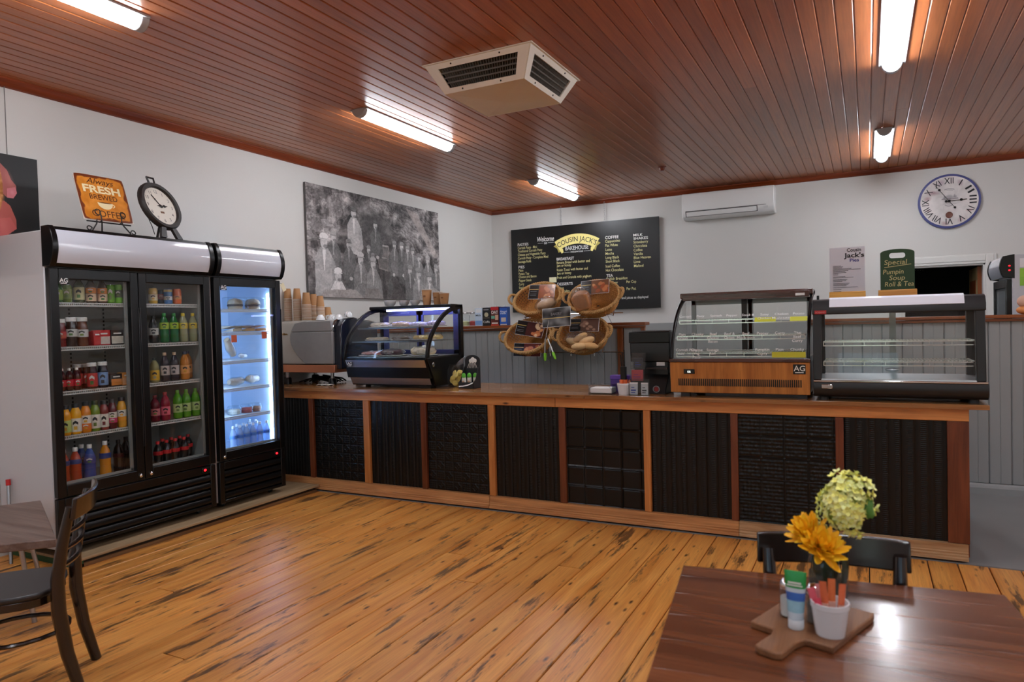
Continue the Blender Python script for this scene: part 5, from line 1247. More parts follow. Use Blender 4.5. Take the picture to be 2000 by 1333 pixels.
def man(u, v, s, shirt, hat, face=168, sit=True, dirn=1, legs=None):
    k = s
    if sit:
        I.poly([(u-.028*k, v+.34*k), (u+.05*k*dirn, v+.40*k), (u+.075*k*dirn, v+.62*k), (u+.035*k*dirn, v+.64*k), (u+.02*k*dirn, v+.50*k), (u-.035*k, v+.48*k)], (legs or shirt*.8,)*3)
    I.poly([(u-.018*k, v+.07*k), (u+.018*k, v+.07*k), (u+.042*k, v+.14*k), (u+.047*k, v+.4*k), (u-.044*k, v+.4*k), (u-.042*k, v+.14*k)], (shirt,)*3)
    I.poly([(u+.03*k*dirn, v+.13*k), (u+.05*k*dirn, v+.16*k), (u+.06*k*dirn, v+.34*k), (u+.02*k*dirn, v+.4*k), (u+.012*k*dirn, v+.37*k), (u+.036*k*dirn, v+.31*k)], (shirt*.9,)*3)
    I.poly([(u-.008*k, v+.08*k), (u+.008*k, v+.08*k), (u, v+.24*k)], (min(255, shirt*1.2+30),)*3)
    I.ell(u+.012*k*dirn, v+.385*k, .013*k, .022*k, (face,)*3)
    I.ell(u, v+.035*k, .0165*k, .046*k, (face,)*3); I.ell(u+.008*k*dirn, v+.06*k, .012*k, .014*k, (face*.55,)*3, .7)
    I.ell(u, v-.006*k, .0205*k, .026*k, (hat,)*3); I.rect(u-.023*k, v+.008*k, u+.023*k, v+.016*k, (hat*.8,)*3)
for a in ((.30,.16,1.05,150,84,160,False),(.455,.24,.9,70,60,160,False),(.60,.42,.85,96,120,160,True,-1),(.66,.42,.85,84,120,170),(.71,.45,.85,92,130,165),(.755,.46,.85,98,120,165),(.81,.52,.9,110,110,160),(.89,.53,1,116,150,170),(.965,.62,1,96,130,165),
          (.26,.47,.9,80,110,150),(.16,.42,.9,88,130,150),(.40,.5,.75,70,110,160),(.43,.57,.7,74,110,160),(.10,.46,1.35,138,190,170),(.34,.59,1.2,96,166,165),(.43,.62,1.15,112,150,170),(.725,.66,1.0,84,120,165),(.80,.68,1.25,118,130,160),(.90,.72,1.2,130,120,175),(.185,.76,1.25,176,226,165,False)):
    man(*a)
I.poly([(.06,1),(.10,.93),(.30,.92),(.36,1)], (128,124,122)); I.poly([(.36,1),(.37,.9),(.47,.9),(.50,1)], (104,100,98)); I.poly([(.8,1),(.82,.9),(.95,.86),(1,.9),(1,1)], (134,130,127))
I.A += (n1*22+I.noise(150, 80, 26, 5, 2))[..., None]
I.A = np.clip(I.A*1.12+18, 40, 232)*np.array([1.0, .978, .972])
I.sheet('photo_print', lambda u, v: (XL+.0345, y0+u*(y1-y0), z1-v*(z1-z0)), cv, printed('matt print', .6))
# ---- dark poster at the fridge end of the left wall
po = thing('bread_poster', 'dark hanging poster with fingers holding crusty bread, above the double fridge', 'poster', (XL+.02, 2.2, 1.95))
y0, y1, z0, z1 = 1.35, 2.955, 1.95, 2.79
part('panel', MB().box(XL+.004, y0, z0, XL+.022, y1, z1), mat('poster edge', (26,26,27), .6), po, **Wd)
I = Ink(560, 292, (31,31,32), 1.9)
def uv(px, py): p = P(px, py, 'x', XL+.023); return (p.y-y0)/(y1-y0), (z1-p.z)/(z1-z0)
nn = I.noise(60, 30, 1, 4, 3)
u, v = uv(-8, 362); I.ell(u-.12, v, .16, .40, (176,110,62)); mm = np.zeros_like(I.U)
for pts, c in (([(0,318),(14,333),(22,352),(31,362),(33,378),(26,388),(14,386),(0,372)], (168,92,88)), ([(14,368),(30,366),(33,378),(26,388),(14,386)], (206,120,128)), ([(8,392),(20,402),(32,430),(33,447),(0,470),(-60,470),(-40,400)], (178,88,80)), ([(-30,430),(20,425),(33,447),(0,470)], (196,96,92))):
    I.poly([uv(*p) for p in pts], c)
for px, py, ru, rv, c in ((18, 350, .02, .1, (196,120,112)), (24, 376, .012, .03, (222,150,154)), (6, 440, .03, .1, (206,112,106)), (-20, 450, .05, .12, (150,70,64))):
    u, v = uv(px, py); I.ell(u, v, ru, rv, c, .6, -.3, .95)
u, v = uv(-6, 365); I.ell(u-.03, v, .055, .28, (188,126,66)); I.ell(u-.035, v-.06, .04, .09, (216,172,110)); I.ell(u-.03, v+.1, .038, .08, (210,160,96))
br = (I.A[..., 0]-I.A[..., 1] < 72) & (I.A[..., 0] > 120); I.A[br] += (nn*60)[br][:, None]
I.sheet('poster_print', lambda u, v: (XL+.0225, y0+u*(y1-y0), z1-v*(z1-z0)), po, printed('satin print', .4))
part('cord', MB().tube([(XL+.012, 2.765, 2.79), (XL+.012, 2.765, ZC-.06)], .003, 6), mat('grey cord', (120,118,114), .6), po, **Wd)
# ---- hanging menu board
bx0, bx1, bz0, bz1 = -4.974, -2.614, 1.69, 2.987; by = YB-.06; bw_, bh_ = bx1-bx0, bz1-bz0
mbd = thing('menu_board', 'wide black hanging menu board with white and cream lettering and a ribbon logo', 'menu board', ((bx0+bx1)/2, by, bz0))
part('panel', MB().box(bx0, by, bz0, bx1, by+.02, bz1), mat('menu black', (15,16,16), .35), mbd, bevel=.002, **Wd)
m_cream = mat('cream lettering', (232,224,160), .6); m_wt = mat('white lettering', (232,232,228), .6)
def bt(txt, u, v, s, m, nm='menu_line', fit=None, align='L', bold=.003, shear=0, arc=None):
    part(nm, MB().text(txt, FRONT(bx0+u*bw_, by-.0015, bz1-v*bh_-s*.35), s, fit, align, bold, shear, arc), m, mbd, smooth=False, **Wd)
def head(txt, u, v, fit):
    bt(txt, u, v, .06, m_wt, 'menu_heading', fit, bold=.01)
head('PASTIES', .049, .185, .185)
for t_, v, f_ in (('Cornish Pasty - Mini', .225, .33), ('Traditional Cornish Pasty', .264, .42), ('Cheese and Vegetable Pasty', .306, .475), ('Cornish Pasty - Complete Meal', .348, .515), ('Sausage Rolls', .39, .225)): bt(t_, .049, v, .056, m_cream, fit=f_)
head('PIES', .051, .455, .103)
for t_, v, f_ in (('Plain', .496, .08), ('Potato Top', .534, .18), ('Cheese and Bacon', .572, .305), ('Pepper Steak', .616, .22), ('Curry', .66, .09), ('Steak and Mushroom', .703, .34)): bt(t_, .051, v, .056, m_cream, fit=f_)
head('BREAKFAST', .327, .391, .285)
for t_, v, f_ in (('Banana Bread with butter and', .432, .535), ('jam or honey', .467, .235), ('Raisin Toast with butter and', .518, .5), ('jam or honey', .557, .235), ('Fruit and Granola with yoghurt', .607, .555)): bt(t_, .327, v, .056, m_cream, fit=f_)
head('DESSERTS', .328, .684, .25)
for t_, v, f_ in (('Cakes', .73, .105), ('availability', .768, .2), ('Slices', .845, .105)): bt(t_, .328, v, .056, m_cream, fit=f_)
head('COFFEE', .659, .186, .205)
for t_, v, f_ in (('Cappuccino', .228, .225), ('Flat White', .275, .19), ('Latte', .322, .1), ('Mocha', .367, .13), ('Long Black', .413, .205), ('Short Black', .456, .215), ('Iced Coffee', .51, .215), ('Hot Chocolate', .556, .27)): bt(t_, .659, v, .056, m_cream, fit=f_)
head('TEA', .662, .618, .1)
for t_, v, f_ in (('English Breakfast', .654, .32), ('Earl Grey', .697, .17), ('Green', .737, .11), ('Peppermint', .775, .22)): bt(t_, .662, v, .056, m_cream, fit=f_)
bt('Per Cup', .79, .697, .056, m_cream, fit=.145); bt('Per Pot', .79, .775, .056, m_cream, fit=.14)
bt('Cold drinks and juices as displayed', .925, .875, .052, m_wt, fit=.62, align='R')
bt('MILK', .84, .184, .052, m_wt, 'menu_heading', .14, bold=.01); bt('SHAKES', .84, .222, .052, m_wt, 'menu_heading', .215, bold=.01)
for t_, v, f_ in (('Strawberry', .262, .215), ('Chocolate', .306, .2), ('Coffee', .351, .13), ('Vanilla', .394, .135), ('Blue Heaven', .435, .25), ('Lime', .48, .095), ('Malted', .525, .14)): bt(t_, .84, v, .056, m_cream, fit=f_)
bt('Welcome', .252, .14, .105, m_wt, 'welcome_lettering', .28, 'C', .012, .25)
bt('to', .252, .187, .06, m_wt, 'welcome_lettering', None, 'C', .008, .25)
for a, b in ((.196, .235), (.268, .31)): part('rule', MB().box(bx0+a*bw_, by-.0015, bz1-.19*bh_, bx0+b*bw_, by-.0005, bz1-.187*bh_), m_wt, mbd, smooth=False, **Wd)
# ribbon logo
m_rib = mat('ribbon cream', (238,224,140), .6); m_ribd = mat('ribbon fold', (176,158,80), .6)
xc = bx0+.468*bw_; zc_ = bz1-.215*bh_; Rb = .62
n = 24; am = .545
arcp = lambda r, a: (xc+r*math.sin(a), zc_-Rb+r*math.cos(a)+.06)
for s in (-1, 1):
    a = s*am
    part('ribbon_tail', MB().prism([arcp(Rb-.10, a*.86), arcp(Rb-.10, a*1.12), arcp(Rb-.035, a*1.06), arcp(Rb+.03, a*1.14), arcp(Rb+.03, a*.86)], 'y', by-.0012, by-.0004), m_ribd if s else m_rib, mbd, smooth=False, **Wd)
    part('ribbon_tail', MB().prism([arcp(Rb-.085, a*.8), arcp(Rb-.14, a*.86), arcp(Rb-.14, a*.99), arcp(Rb-.04, a*1.0)], 'y', by-.0016, by-.0006), m_rib, mbd, smooth=False, **Wd)
vs = [(arcp(r, -am+2*am*i/n)[0], by-.002, arcp(r, -am+2*am*i/n)[1]) for i in range(n+1) for r in (Rb-.075, Rb+.075)]
part('ribbon', MB().add(vs, [(2*i, 2*i+1, 2*i+3, 2*i+2) for i in range(n)]), m_rib, mbd, smooth=False, **Wd)
part('logo_lettering', MB().text("COUSIN JACK'S", FRONT(xc, by-.0028, zc_+.06-.038), .105, .62, 'C', .004, 0, Rb-.038), m_ink, mbd, smooth=False, **Wd)
bt('BAKEHOUSE', .468, .272, .085, m_wt, 'logo_lettering', .37, 'C', .006)
bt('INGLEWOOD', .468, .318, .03, m_wt, 'logo_lettering', .2, 'C', .01)
for a, b in ((.38, .42), (.516, .556)): part('rule', MB().box(bx0+a*bw_, by-.0015, bz1-.32*bh_, bx0+b*bw_, by-.0005, bz1-.317*bh_), m_wt, mbd, smooth=False, **Wd)
part('paper_patch', MB().box(bx0+.272*bw_, by-.002, bz1-.66*bh_, bx0+.322*bw_, by, bz1-.6*bh_), mat('cream sticker', (226,222,184), .7), mbd, smooth=False, **Wd)
lk = MB(); lk.tube([(.008*math.cos(a)*(1), 0, .02*math.sin(a)) for a in [2*PI*i/12 for i in range(12)]], .0028, 5, closed=True); lkm = mesh('chain_link', lk, m_steel)
for px, py in ((1096, 442), (1181, 433)):
    c = P(px, py, 'y', by+.01); nl = int((ZC-.06-bz1)/.032)
    for i in range(nl+1):
        o = bpy.data.objects.new('chain_link', lkm); COL.objects.link(o); o.parent = mbd
        o.location = (c.x-(bx0+bx1)/2, .01, bz1-bz0+.015+i*.032); o.rotation_euler = (0, 0, PI/2*(i % 2)+.4)
# ---- split air conditioner
ac = thing('air_conditioner', 'white wall-mounted split air conditioner beneath the cornice of the back wall', 'air conditioner', (-1.65, YB, 2.88))
ax0, ax1 = -2.25, -1.052; m_ac = mat('ac white plastic', (232,232,230), .3)
part('casing', MB().prism([(YB, 3.232), (YB-.2, 3.232), (YB-.225, 3.2), (YB-.225, 2.98), (YB-.2, 2.92), (YB-.14, 2.885), (YB, 2.885)], 'x', ax0, ax1), m_ac, ac, bevel=.012, seg=3, **Wd)
part('flap', MB().prism([(YB-.229, 2.975), (YB-.206, 2.918), (YB-.20, 2.92), (YB-.222, 2.976)], 'x', ax0+.06, ax1-.22), m_ac, ac, bevel=.002, **Wd)
part('seam', MB().box(ax0+.05, YB-.2275, 2.986, ax1-.1, YB-.224, 2.991), mat('dark seam', (60,60,60), .6), ac, **Wd)
part('flap_gap', MB().prism([(YB-.2265, 2.984), (YB-.2, 2.914), (YB-.198, 2.916), (YB-.2245, 2.985)], 'x', ax0+.05, ax1-.21), mat('dark seam', (60,60,60), .6), ac, **Wd)
part('intake_grille', MB().box(ax0+.03, YB-.19, 3.231, ax1-.03, YB-.03, 3.235), mat('dark seam', (60,60,60), .6), ac, **Wd)
part('indicator_panel', MB().box(ax1-.13, YB-.229, 2.945, ax1-.08, YB-.218, 2.972), mat('ac pale grey', (206,206,206), .3), ac, **Wd)
# ---- roman numeral wall clock
cx, cz, R0 = .887, 2.844, .322
wc = thing('wall_clock', 'large round wall clock with roman numerals and a worn blue rim', 'clock', (cx, YB, cz))
def FR(mb):  # lathe axis towards -y
    mb.T = Matrix.Translation((0, 0, 0)) @ Matrix.Rotation(PI/2, 4, 'X'); return mb
part('backing', FR(MB()).lathe([(0,0),(R0-.01,0),(R0,.006),(R0,.03),(R0-.012,.036),(0,.036)], 48), mat('clock blue edge', (78,84,140), .5, noise=.3, nscale=9), wc)
I = Ink(110, 110, (214,208,206), 1); nn = I.noise(5, 5, 1, 3, 4)
I.A += (nn*26)[..., None]
for u, v, r, c in ((.17,.27,.13,(150,110,118)),(.12,.42,.08,(160,120,128)),(.35,.1,.1,(176,150,168)),(.72,.1,.09,(170,140,150)),(.9,.75,.06,(170,120,120)),(.72,.93,.08,(176,140,146)),(.1,.68,.05,(180,140,140)),(.42,.95,.07,(176,140,140))): I.ell(u, v, r, r*.8, c, .7, soft=.9)
I.ell(.5, .41, .16, .045, (150,146,150), .7, soft=.6); I.ell(.4, .4, .03, .06, (110,106,112), .6, soft=.6); I.ell(.63, .38, .04, .06, (120,114,122), .6, soft=.6); I.rect(.36, .44, .66, .46, (120,110,116), .7)
for v, a, b in ((.255,.42,.6),(.28,.45,.57),(.56,.38,.64),(.6,.4,.58)): I.rect(a, v-.006, b, v+.006, (140,134,138), .7)
def fd(u, v):
    x = u*2-1; y = v*2-1; k = max(abs(x), abs(y))/max(1e-6, math.hypot(x, y)) if (x or y) else 1
    return ((R0-.026)*x*k*1.0, -.0365, -(R0-.026)*y*k)
I.sheet('dial', fd, wc, printed('matt print', .6), world=False)
for i, nm in enumerate(('XII','I','II','III','IV','V','VI','VII','VIII','IX','X','XI')):
    a = -2*PI*i/12
    M_ = Matrix.Rotation(PI/2, 4, 'X') @ Matrix.Rotation(a, 4, 'Z') @ Matrix.Translation((0, .205, .038))
    part('numeral', MB().text(nm, M_, .105, {'I': .012, 'V': .06, 'X': .06}.get(nm, .034+.02*len(nm)), 'C', .004), m_ink, wc, smooth=False)
part('seconds_dial', FR(MB()).lathe([(0,.038),(.03,.038),(.034,.041),(.038,.038)], 20, (0, -.165, 0)), mat('copper seconds', (110,66,54), .5), wc)
def hand(ang, l, tail, w_):
    d = Vector((math.sin(ang), 0, math.cos(ang))); mb = MB()
    mb.bar(-d*tail+Vector((0,-.046,0)), d*l+Vector((0,-.046,0)), .004, w_, (0,1,0)); mb.ell(d*l*.68+Vector((0,-.046,0)), (w_*1.3, .003, w_*1.3)); mb.ell(-d*tail+Vector((0,-.046,0)), (w_*1.2, .003, w_*1.2)); mb.ell((0,-.046,0), (w_*1.4, .004, w_*1.4)); return mb
part('minute_hand', hand(-.62, .25, .1, .011), m_fb, wc); part('hour_hand', hand(1.53, .18, .03, .012), m_fb, wc)
# ---- coffee sign on an easel and table clock, on top of the double fridge
FT = 2.226
M_ = Matrix.Translation((-4.72, 3.10, FT)) @ Matrix.Rotation(-.33, 4, 'Y')
es = thing('easel', 'black wrought wire easel with scrolled feet on top of the double fridge', 'easel', M=M_)
m_iron = mat('black iron wire', (26,24,24), .5)
for s in (-1, 1):
    part('leg', MB().tube([(.004, s*.14, .006), (.006, s*.1, .06), (-.004, s*.07, .16), (-.006, s*.03, .3)], .005, 6), m_iron, es)
    part('scroll', MB().tube([(.006, s*(.14+.02-.02*math.cos(i*.55)*(1-i*.04)), .018+.02*math.sin(i*.55)*(1-i*.04)) for i in range(12)], .0042, 6), m_iron, es)
    part('front_hook', MB().tube([(-.004, s*.07, .075), (.03, s*.072, .078), (.034, s*.074, .11)]+[(.034, s*(.09+.02*math.cos(2.6-i*.6)), .135+.022*math.sin(2.6-i*.6)) for i in range(9)], .004, 6), m_iron, es)
part('crossbar', MB().tube([(-.002, -.16, .078), (-.002, .16, .078)], .005, 6), m_iron, es)
part('rear_leg', MB().tube([(-.006, 0, .28), (-.06, 0, .16), (-.105, 0, .045)], .005, 6), m_iron, es)
cs_ = thing('coffee_sign', 'rusty-edged orange tin sign for fresh brewed coffee on the wire easel', 'sign', M=M_)
sw_, sz0, sz1 = .182, .085, .44
rr = .028; rc = []
for cx_, cz__, a0 in ((sw_-rr, sz1-rr, 0), (-sw_+rr, sz1-rr, PI/2), (-sw_+rr, sz0+rr, PI), (sw_-rr, sz0+rr, 1.5*PI)): rc += [(cx_+rr*math.cos(a0+PI/2*i/4), cz__+rr*math.sin(a0+PI/2*i/4)) for i in range(5)]
part('white_border', MB().prism([(-sw_, sz0), (sw_, sz0), (sw_, sz1-.02), (sw_-.02, sz1), (-sw_+.02, sz1), (-sw_, sz1-.02)], 'x', .002, .006), mat('sign white edge', (214,206,196), .5), cs_)
I = Ink(76, 76, (216,136,46), 1); nn = I.noise(6, 6, 1, 8, 4); I.A += (nn*26)[..., None]
ed_ = np.minimum(np.minimum(I.U, 1-I.U), np.minimum(I.V, 1-I.V)); cor = np.hypot(np.maximum(0, .12-np.minimum(I.U, 1-I.U)), np.maximum(0, .12-np.minimum(I.V, 1-I.V)))
I.put((.035-ed_+cor*.35+nn*.07)/.03, (104,44,22), .9)
def sp(u, v):
    # rounded-corner outline: squeeze the grid corners in
    y = (u*2-1); z = (v*2-1); k = 1-.035*(abs(y)*abs(z))**6
    return (.0065, y*k*(sw_-.003), (sz0+sz1)/2-z*k*(sz1-sz0-.006)/2)
I.sheet('painted_face', sp, cs_, printed('enamel print', .35), world=False)
m_brn = mat('sign brown', (92,50,18), .5); m_cr2 = mat('sign cream', (240,224,178), .5)
part('lettering', MB().text('Always', SIDE(.007, 0, .372), .06, .2, 'C', .006, .35), m_brn, cs_, smooth=False)
part('lettering', MB().text('FRESH', SIDE(.007, 0, .302), .078, .27, 'C', .035), m_cr2, cs_, smooth=False)
part('lettering', MB().text('BREWED', SIDE(.007, 0, .25), .055, .2, 'C', .01), m_brn, cs_, smooth=False)
part('lettering', MB().text('COFFEE', SIDE(.007, .005, .118), .07, .235, 'C', .006), m_brn, cs_, smooth=False)
k = 10; cp = [(.055*math.cos(PI+PI*i/k), .228+.05*math.sin(PI+PI*i/k)) for i in range(k+1)]
part('painted_cup', MB().prism(cp, 'x', .0066, .0072), m_cr2, cs_, smooth=False)
part('painted_cup', MB().tube([(.0068, .05+.016*math.sin(a), .21+.012*math.cos(a)) for a in [PI*i/6 for i in range(7)]], .003, 6), m_cr2, cs_)
part('painted_coffee', MB().ell((.0072, 0, .228), (.0006, .05, .004)), m_brn, cs_)
M_ = Matrix.Translation((-4.70, 3.56, FT+.007)) @ Matrix.Rotation(.2, 4, 'Z') @ Matrix.Rotation(-.36, 4, 'Y')
tc_ = thing('table_clock', 'round black-rimmed pocket-watch style clock leaning on top of the double fridge', 'clock', M=M_)
Rc = .195; zc_ = .27
def LX(mb, x=0): mb.T = Matrix.Translation((x, 0, zc_)) @ Matrix.Rotation(PI/2, 4, 'Y'); return mb
m_bron = mat('dark bronze metal', (38,34,32), .45)
part('rim', LX(MB(), -.02).lathe([(Rc-.045,.01),(Rc-.035,.034),(Rc-.01,.036),(Rc,.02),(Rc,0),(Rc-.045,0)], 40), m_bron, tc_)
part('dial', LX(MB(), -.012).lathe([(0,0),(Rc-.04,0),(Rc-.04,.008),(0,.008)], 40), mat('clock face cream', (232,228,216), .5), tc_)
part('bow', MB().tube([(-.008, -.028, zc_+Rc-.004), (-.008, -.034, zc_+Rc+.045), (-.008, .034, zc_+Rc+.045), (-.008, .028, zc_+Rc-.004)], .008, 6), m_bron, tc_)
for s in (-1, 1): part('foot', MB().prism([(s*.03, .085), (s*.075, .085), (s*.11, .0), (s*.055, .0)], 'x', -.016, .006), m_bron, tc_)
part('rear_strut', MB().bar((-.02, 0, .2), (-.13, 0, .055), .02, .006), m_bron, tc_)
for i in range(1, 13):
    a = 2*PI*i/12; part('numeral', MB().text(str(i), SIDE(-.0035, .12*math.sin(a), zc_+.12*math.cos(a)-.013), .038, None, 'C', .004), mat('numeral grey', (96,92,88), .6), tc_, smooth=False)
def hx(ang, l, tail, w_):
    d = Vector((0, math.sin(ang), math.cos(ang))); mb = MB(); o_ = Vector((0, 0, zc_)); mb.bar(o_-d*tail, o_+d*l, .003, w_, (1,0,0)); mb.ell(o_+d*l*.6, (.002, w_*1.4, w_*1.4)); mb.ell(o_, (.003, w_*1.6, w_*1.6)); return mb
part('minute_hand', hx(-.62, .105, .02, .006), m_fb, tc_); part('hour_hand', hx(1.5, .065, .03, .009), m_fb, tc_)
part('dial_plate', MB().box(-.004, -.018, zc_-.06, -.002, .018, zc_-.045), mat('dial plate brown', (120,80,50), .5), tc_)
part('cable', MB().tube([(-.02, -.15, .16), (-.01, -.155, .08), (.0, -.17, .012)], .003, 6), m_fb, tc_)
# ================================================================== partition ledge
LZ = HP+.056
def led(px, y=6.87): return P(px, 630, 'y', y).x
for i, px in enumerate((911, 921)):
    x = led(px, 6.88+.02*i); t = thing('glass_jar', ['clear lidded jar with pale yellow contents on the partition ledge', 'clear lidded jar with red contents on the partition ledge'][i], 'jar', (x-.01+.03*i, 6.88+.02*i, LZ))
    part('jar', MB().lathe([(0,.002),(.042,.002),(.046,.01),(.046,.12),(.036,.135),(.036,.145)], 18), g_box, t)
    part('lid', MB().lathe([(0,.162),(.036,.16),(.04,.154),(.04,.144),(.034,.142)], 18), m_steel, t)
    part('contents', MB().lathe([(0,.006),(.04,.006),(.041,.05),(.03,.06),(0,.062)], 16), mat('jar fill %d' % i, [(206,204,150), (180,70,66)][i], .5, noise=.3, nscale=30), t)
def ledge_carton(px0, px1, h, col, lab, words, marks):
    y = 6.86; x0, x1 = led(px0, y), led(px1, y); w_ = x1-x0-.004
    t = thing('milk_carton', lab, 'carton', ((x0+x1)/2, y+.03, LZ))
    part('carton', MB().box(-w_/2, -.035, 0, w_/2, .035, h), mat('carton body %d %d %d' % col, col, .4), t, bevel=.003)
    part('cap', MB().lathe([(0,h),(.014,h),(.014,h+.014),(0,h+.014)], 12), mat('cap white', (226,226,226), .4), t)
    for u0, v0, u1, v1, c in marks: part('print', MB().box(-w_/2+u0*w_, -.0362, v0*h, -w_/2+u1*w_, -.035, v1*h), mat('print %d %d %d' % c, c, .5), t, smooth=False)
    for tx, u, v, s, c in words: part('lettering', MB().text(tx, FRONT(-w_/2+u*w_, -.0368, v*h), s, min(.85*w_, s*.6*len(tx)), 'C', .01), mat('print %d %d %d' % c, c, .5), t, smooth=False)
    return t
ledge_carton(928, 943, .2, (196,214,232), 'white and pale blue milk carton on the partition ledge beside the jars', [('Milk', .5, .55, .03, (44,52,64))], [(.05,.05,.95,.3,(120,160,214)), (.1,.75,.9,.95,(224,228,230))])
t = ledge_carton(943, 958.5, .205, (34,36,38), 'black carton with a cream roundel and Caffe lettering on the partition ledge', [('Caffe', .5, .16, .035, (206,206,200))], [(.15,.86,.8,.9,(160,160,160)), (.1,.42,.9,.45,(120,110,90))])
FRm = MB(); FRm.T = Matrix.Translation((0, -.035, .125)) @ Matrix.Rotation(PI/2, 4, 'X'); FRm.lathe([(0,.002),(.026,.002),(.026,0)], 18); part('roundel', FRm, mat('roundel cream', (190,182,150), .5), t)
ledge_carton(959, 975, .212, (96,44,36), 'brown oat milk carton with a red top on the partition ledge', [('OAT', .5, .62, .05, (240,236,226))], [(0,.82,1,.99,(190,36,44)), (.05,.36,.5,.52,(110,176,150)), (.55,.3,.95,.56,(214,170,140)), (0,.0,1,.06,(196,60,44)), (.12,.1,.88,.16,(226,220,210))])
ledge_carton(976, 992, .208, (46,96,190), 'blue almond milk carton at the end of the row on the partition ledge', [('Almond', .5, .7, .03, (230,236,244)), ('milk', .5, .6, .03, (230,236,244))], [(.2,.2,.8,.42,(206,190,176)), (0,.93,1,1,(34,50,120)), (.1,.02,.9,.08,(214,206,196))])
# soft toy at the far end of the ledge
c = P(1996, 605, 'y', 6.88); t = thing('soft_toy', 'rounded pink and orange soft toy on the partition ledge beyond the doorway', 'toy', (c.x+.02, 6.88, LZ-.014))
part('body', MB().ell((0, 0, .035), (.06, .05, .035)), mat('toy orange', (226,150,90), .8), t); part('head', MB().ell((0, 0, .105), (.055, .05, .05)), mat('toy pink', (226,180,156), .8), t)
# ---- fridge behind the partition, its door turned sideways, notes on its end panel
fx, fy0, fy1 = 1.085, 7.3, 8.0
t = thing('side_on_fridge', 'black and white drinks fridge behind the partition with notes on its end panel', 'fridge', (1.4, 7.65, 0.006))
part('cabinet', MB().box(fx+.03, fy0, .03, fx+.65, fy1, 2.0), mat('pale grey enamel', (196,198,204), .35), t, bevel=.006, **Wd)
part('door', MB().box(fx-.01, fy0+.004, .4, fx+.03, fy0+.07, 1.79).box(fx-.01, fy1-.07, .4, fx+.03, fy1-.004, 1.79).box(fx-.01, fy0+.07, 1.72, fx+.03, fy1-.07, 1.79).box(fx-.01, fy0+.07, .4, fx+.03, fy1-.07, .47), m_fb, t, bevel=.004, **Wd)
part('door_glass', MB().box(fx+.006, fy0+.07, .47, fx+.012, fy1-.07, 1.72), mat('dim glass', (128,132,134), .12), t, **Wd)
part('base_grille', MB().box(fx, fy0+.004, .03, fx+.03, fy1-.004, .39), m_fb, t, **Wd)
k = 8; cur = [(fx-.018-.035*math.sin(PI*(.1+.8*i/k)), 1.81+.18*i/k) for i in range(k+1)]
part('header_sign', MB().prism([(fx+.03, 1.81)]+cur+[(fx+.03, 1.99)], 'y', fy0+.035, fy1-.035), m_sign, t, **Wd)
for a, b in ((fy0-.003, fy0+.035), (fy1-.035, fy1+.003)): part('header_end_plate', MB().prism([(fx+.05, 1.795)]+[(c_-.006, d_) for c_, d_ in cur]+[(fx+.05, 2.005)], 'y', a, b), m_fb, t, bevel=.004, **Wd)
for z in (1.905, 1.868): part('switch_light', MB().ell((fx+.012, fy0-.004, z), (.008, .004, .006)), m_red, t, **Wd)
for i, (z, cc) in enumerate(((1.93, (230,230,232)), (1.845, (150,206,70)), (1.77, (140,196,70)))):
    solo('paper_note', MB().box(fx+.085, fy0-.003, z-.04, fx+.2, fy0-.001, z+.035), mat('note %d' % i, cc, .7), ['white note sheet', 'lime green note sheet, the upper of two', 'lime green note sheet, the lower of two'][i]+' stuck on the sideways fridge end panel', 'note', loc=(fx+.14, fy0-.002, z))
# ================================================================== bread baskets on a wire rack
m_wick = mat('wicker', (196,138,72), .7, noise=.3, nscale=38)
m_wick2 = mat('pale wicker braid', (190,146,90), .7, noise=.25, nscale=45)
def basket_meshes():
    a, b, dp = .262, .2, .15
    def rad(s): return .74+.26*s**.8
    bd = MB(); nst = 44; rows = 12
    for j in range(rows):                      # wavy weavers round the stakes
        v = (j+.5)/rows; k = rad(1-v); n = nst*4
        bd.tube([((a*k+.0065*math.cos(PI*(i/2+j)))*math.cos(2*PI*i/n*2*.5), (b*k+.0065*math.cos(PI*(i/2+j)))*math.sin(2*PI*i/n*2*.5), -dp*v) for i in range(n)], .0056, 4, closed=True)
    for i in range(nst):                       # upright stakes, carried on across the base
        th = 2*PI*i/nst; ks = [rad(1-q) for q in (0, .5, 1)]
        bd.tube([(a*ks[q]*math.cos(th), b*ks[q]*math.sin(th), -dp*q/2) for q in range(3)]+[(a*.1*math.cos(th), b*.1*math.sin(th), -dp-.002)], .0045, 4)
    for j in range(11):
        k = rad(0)*(1-(j+.3)/11.5); n = nst*2
        bd.tube([(a*k*math.cos(2*PI*i/n), b*k*math.sin(2*PI*i/n), -dp+.004*math.cos(PI*(i+j))) for i in range(n)], .0062, 4, closed=True)
    body = mesh('body', bd, m_wick, recalc=False)
    rm = MB(); n = 150
    for ph in range(3):
        pts = []
        for i in range(n):
            th = 2*PI*i/n; tw = th*26+ph*2*PI/3
            pts.append(((a+.011*math.cos(tw))*math.cos(th), (b+.011*math.cos(tw))*math.sin(th), .004+.011*math.sin(tw)))
        rm.tube(pts, .0095, 5, closed=True)
    rim = mesh('rim', rm, m_wick2)
    hs = []
    for s in (-1, 1):
        h = MB()
        for ph in range(2):
            pts = []
            for i in range(41):
                t_ = i/40; ang = PI*t_; tw = t_*34+ph*PI
                pts.append((s*(a+.0+.046*math.sin(ang)+.008*math.cos(tw)), -.062*math.cos(ang)+.008*math.sin(tw)*math.sin(ang), .012+.035*math.sin(ang)+.006*math.sin(tw)))
            h.tube(pts, .0085, 5)
        hs.append(mesh('handle', h, m_wick2))
    return body, rim, hs
bm_ = basket_meshes()
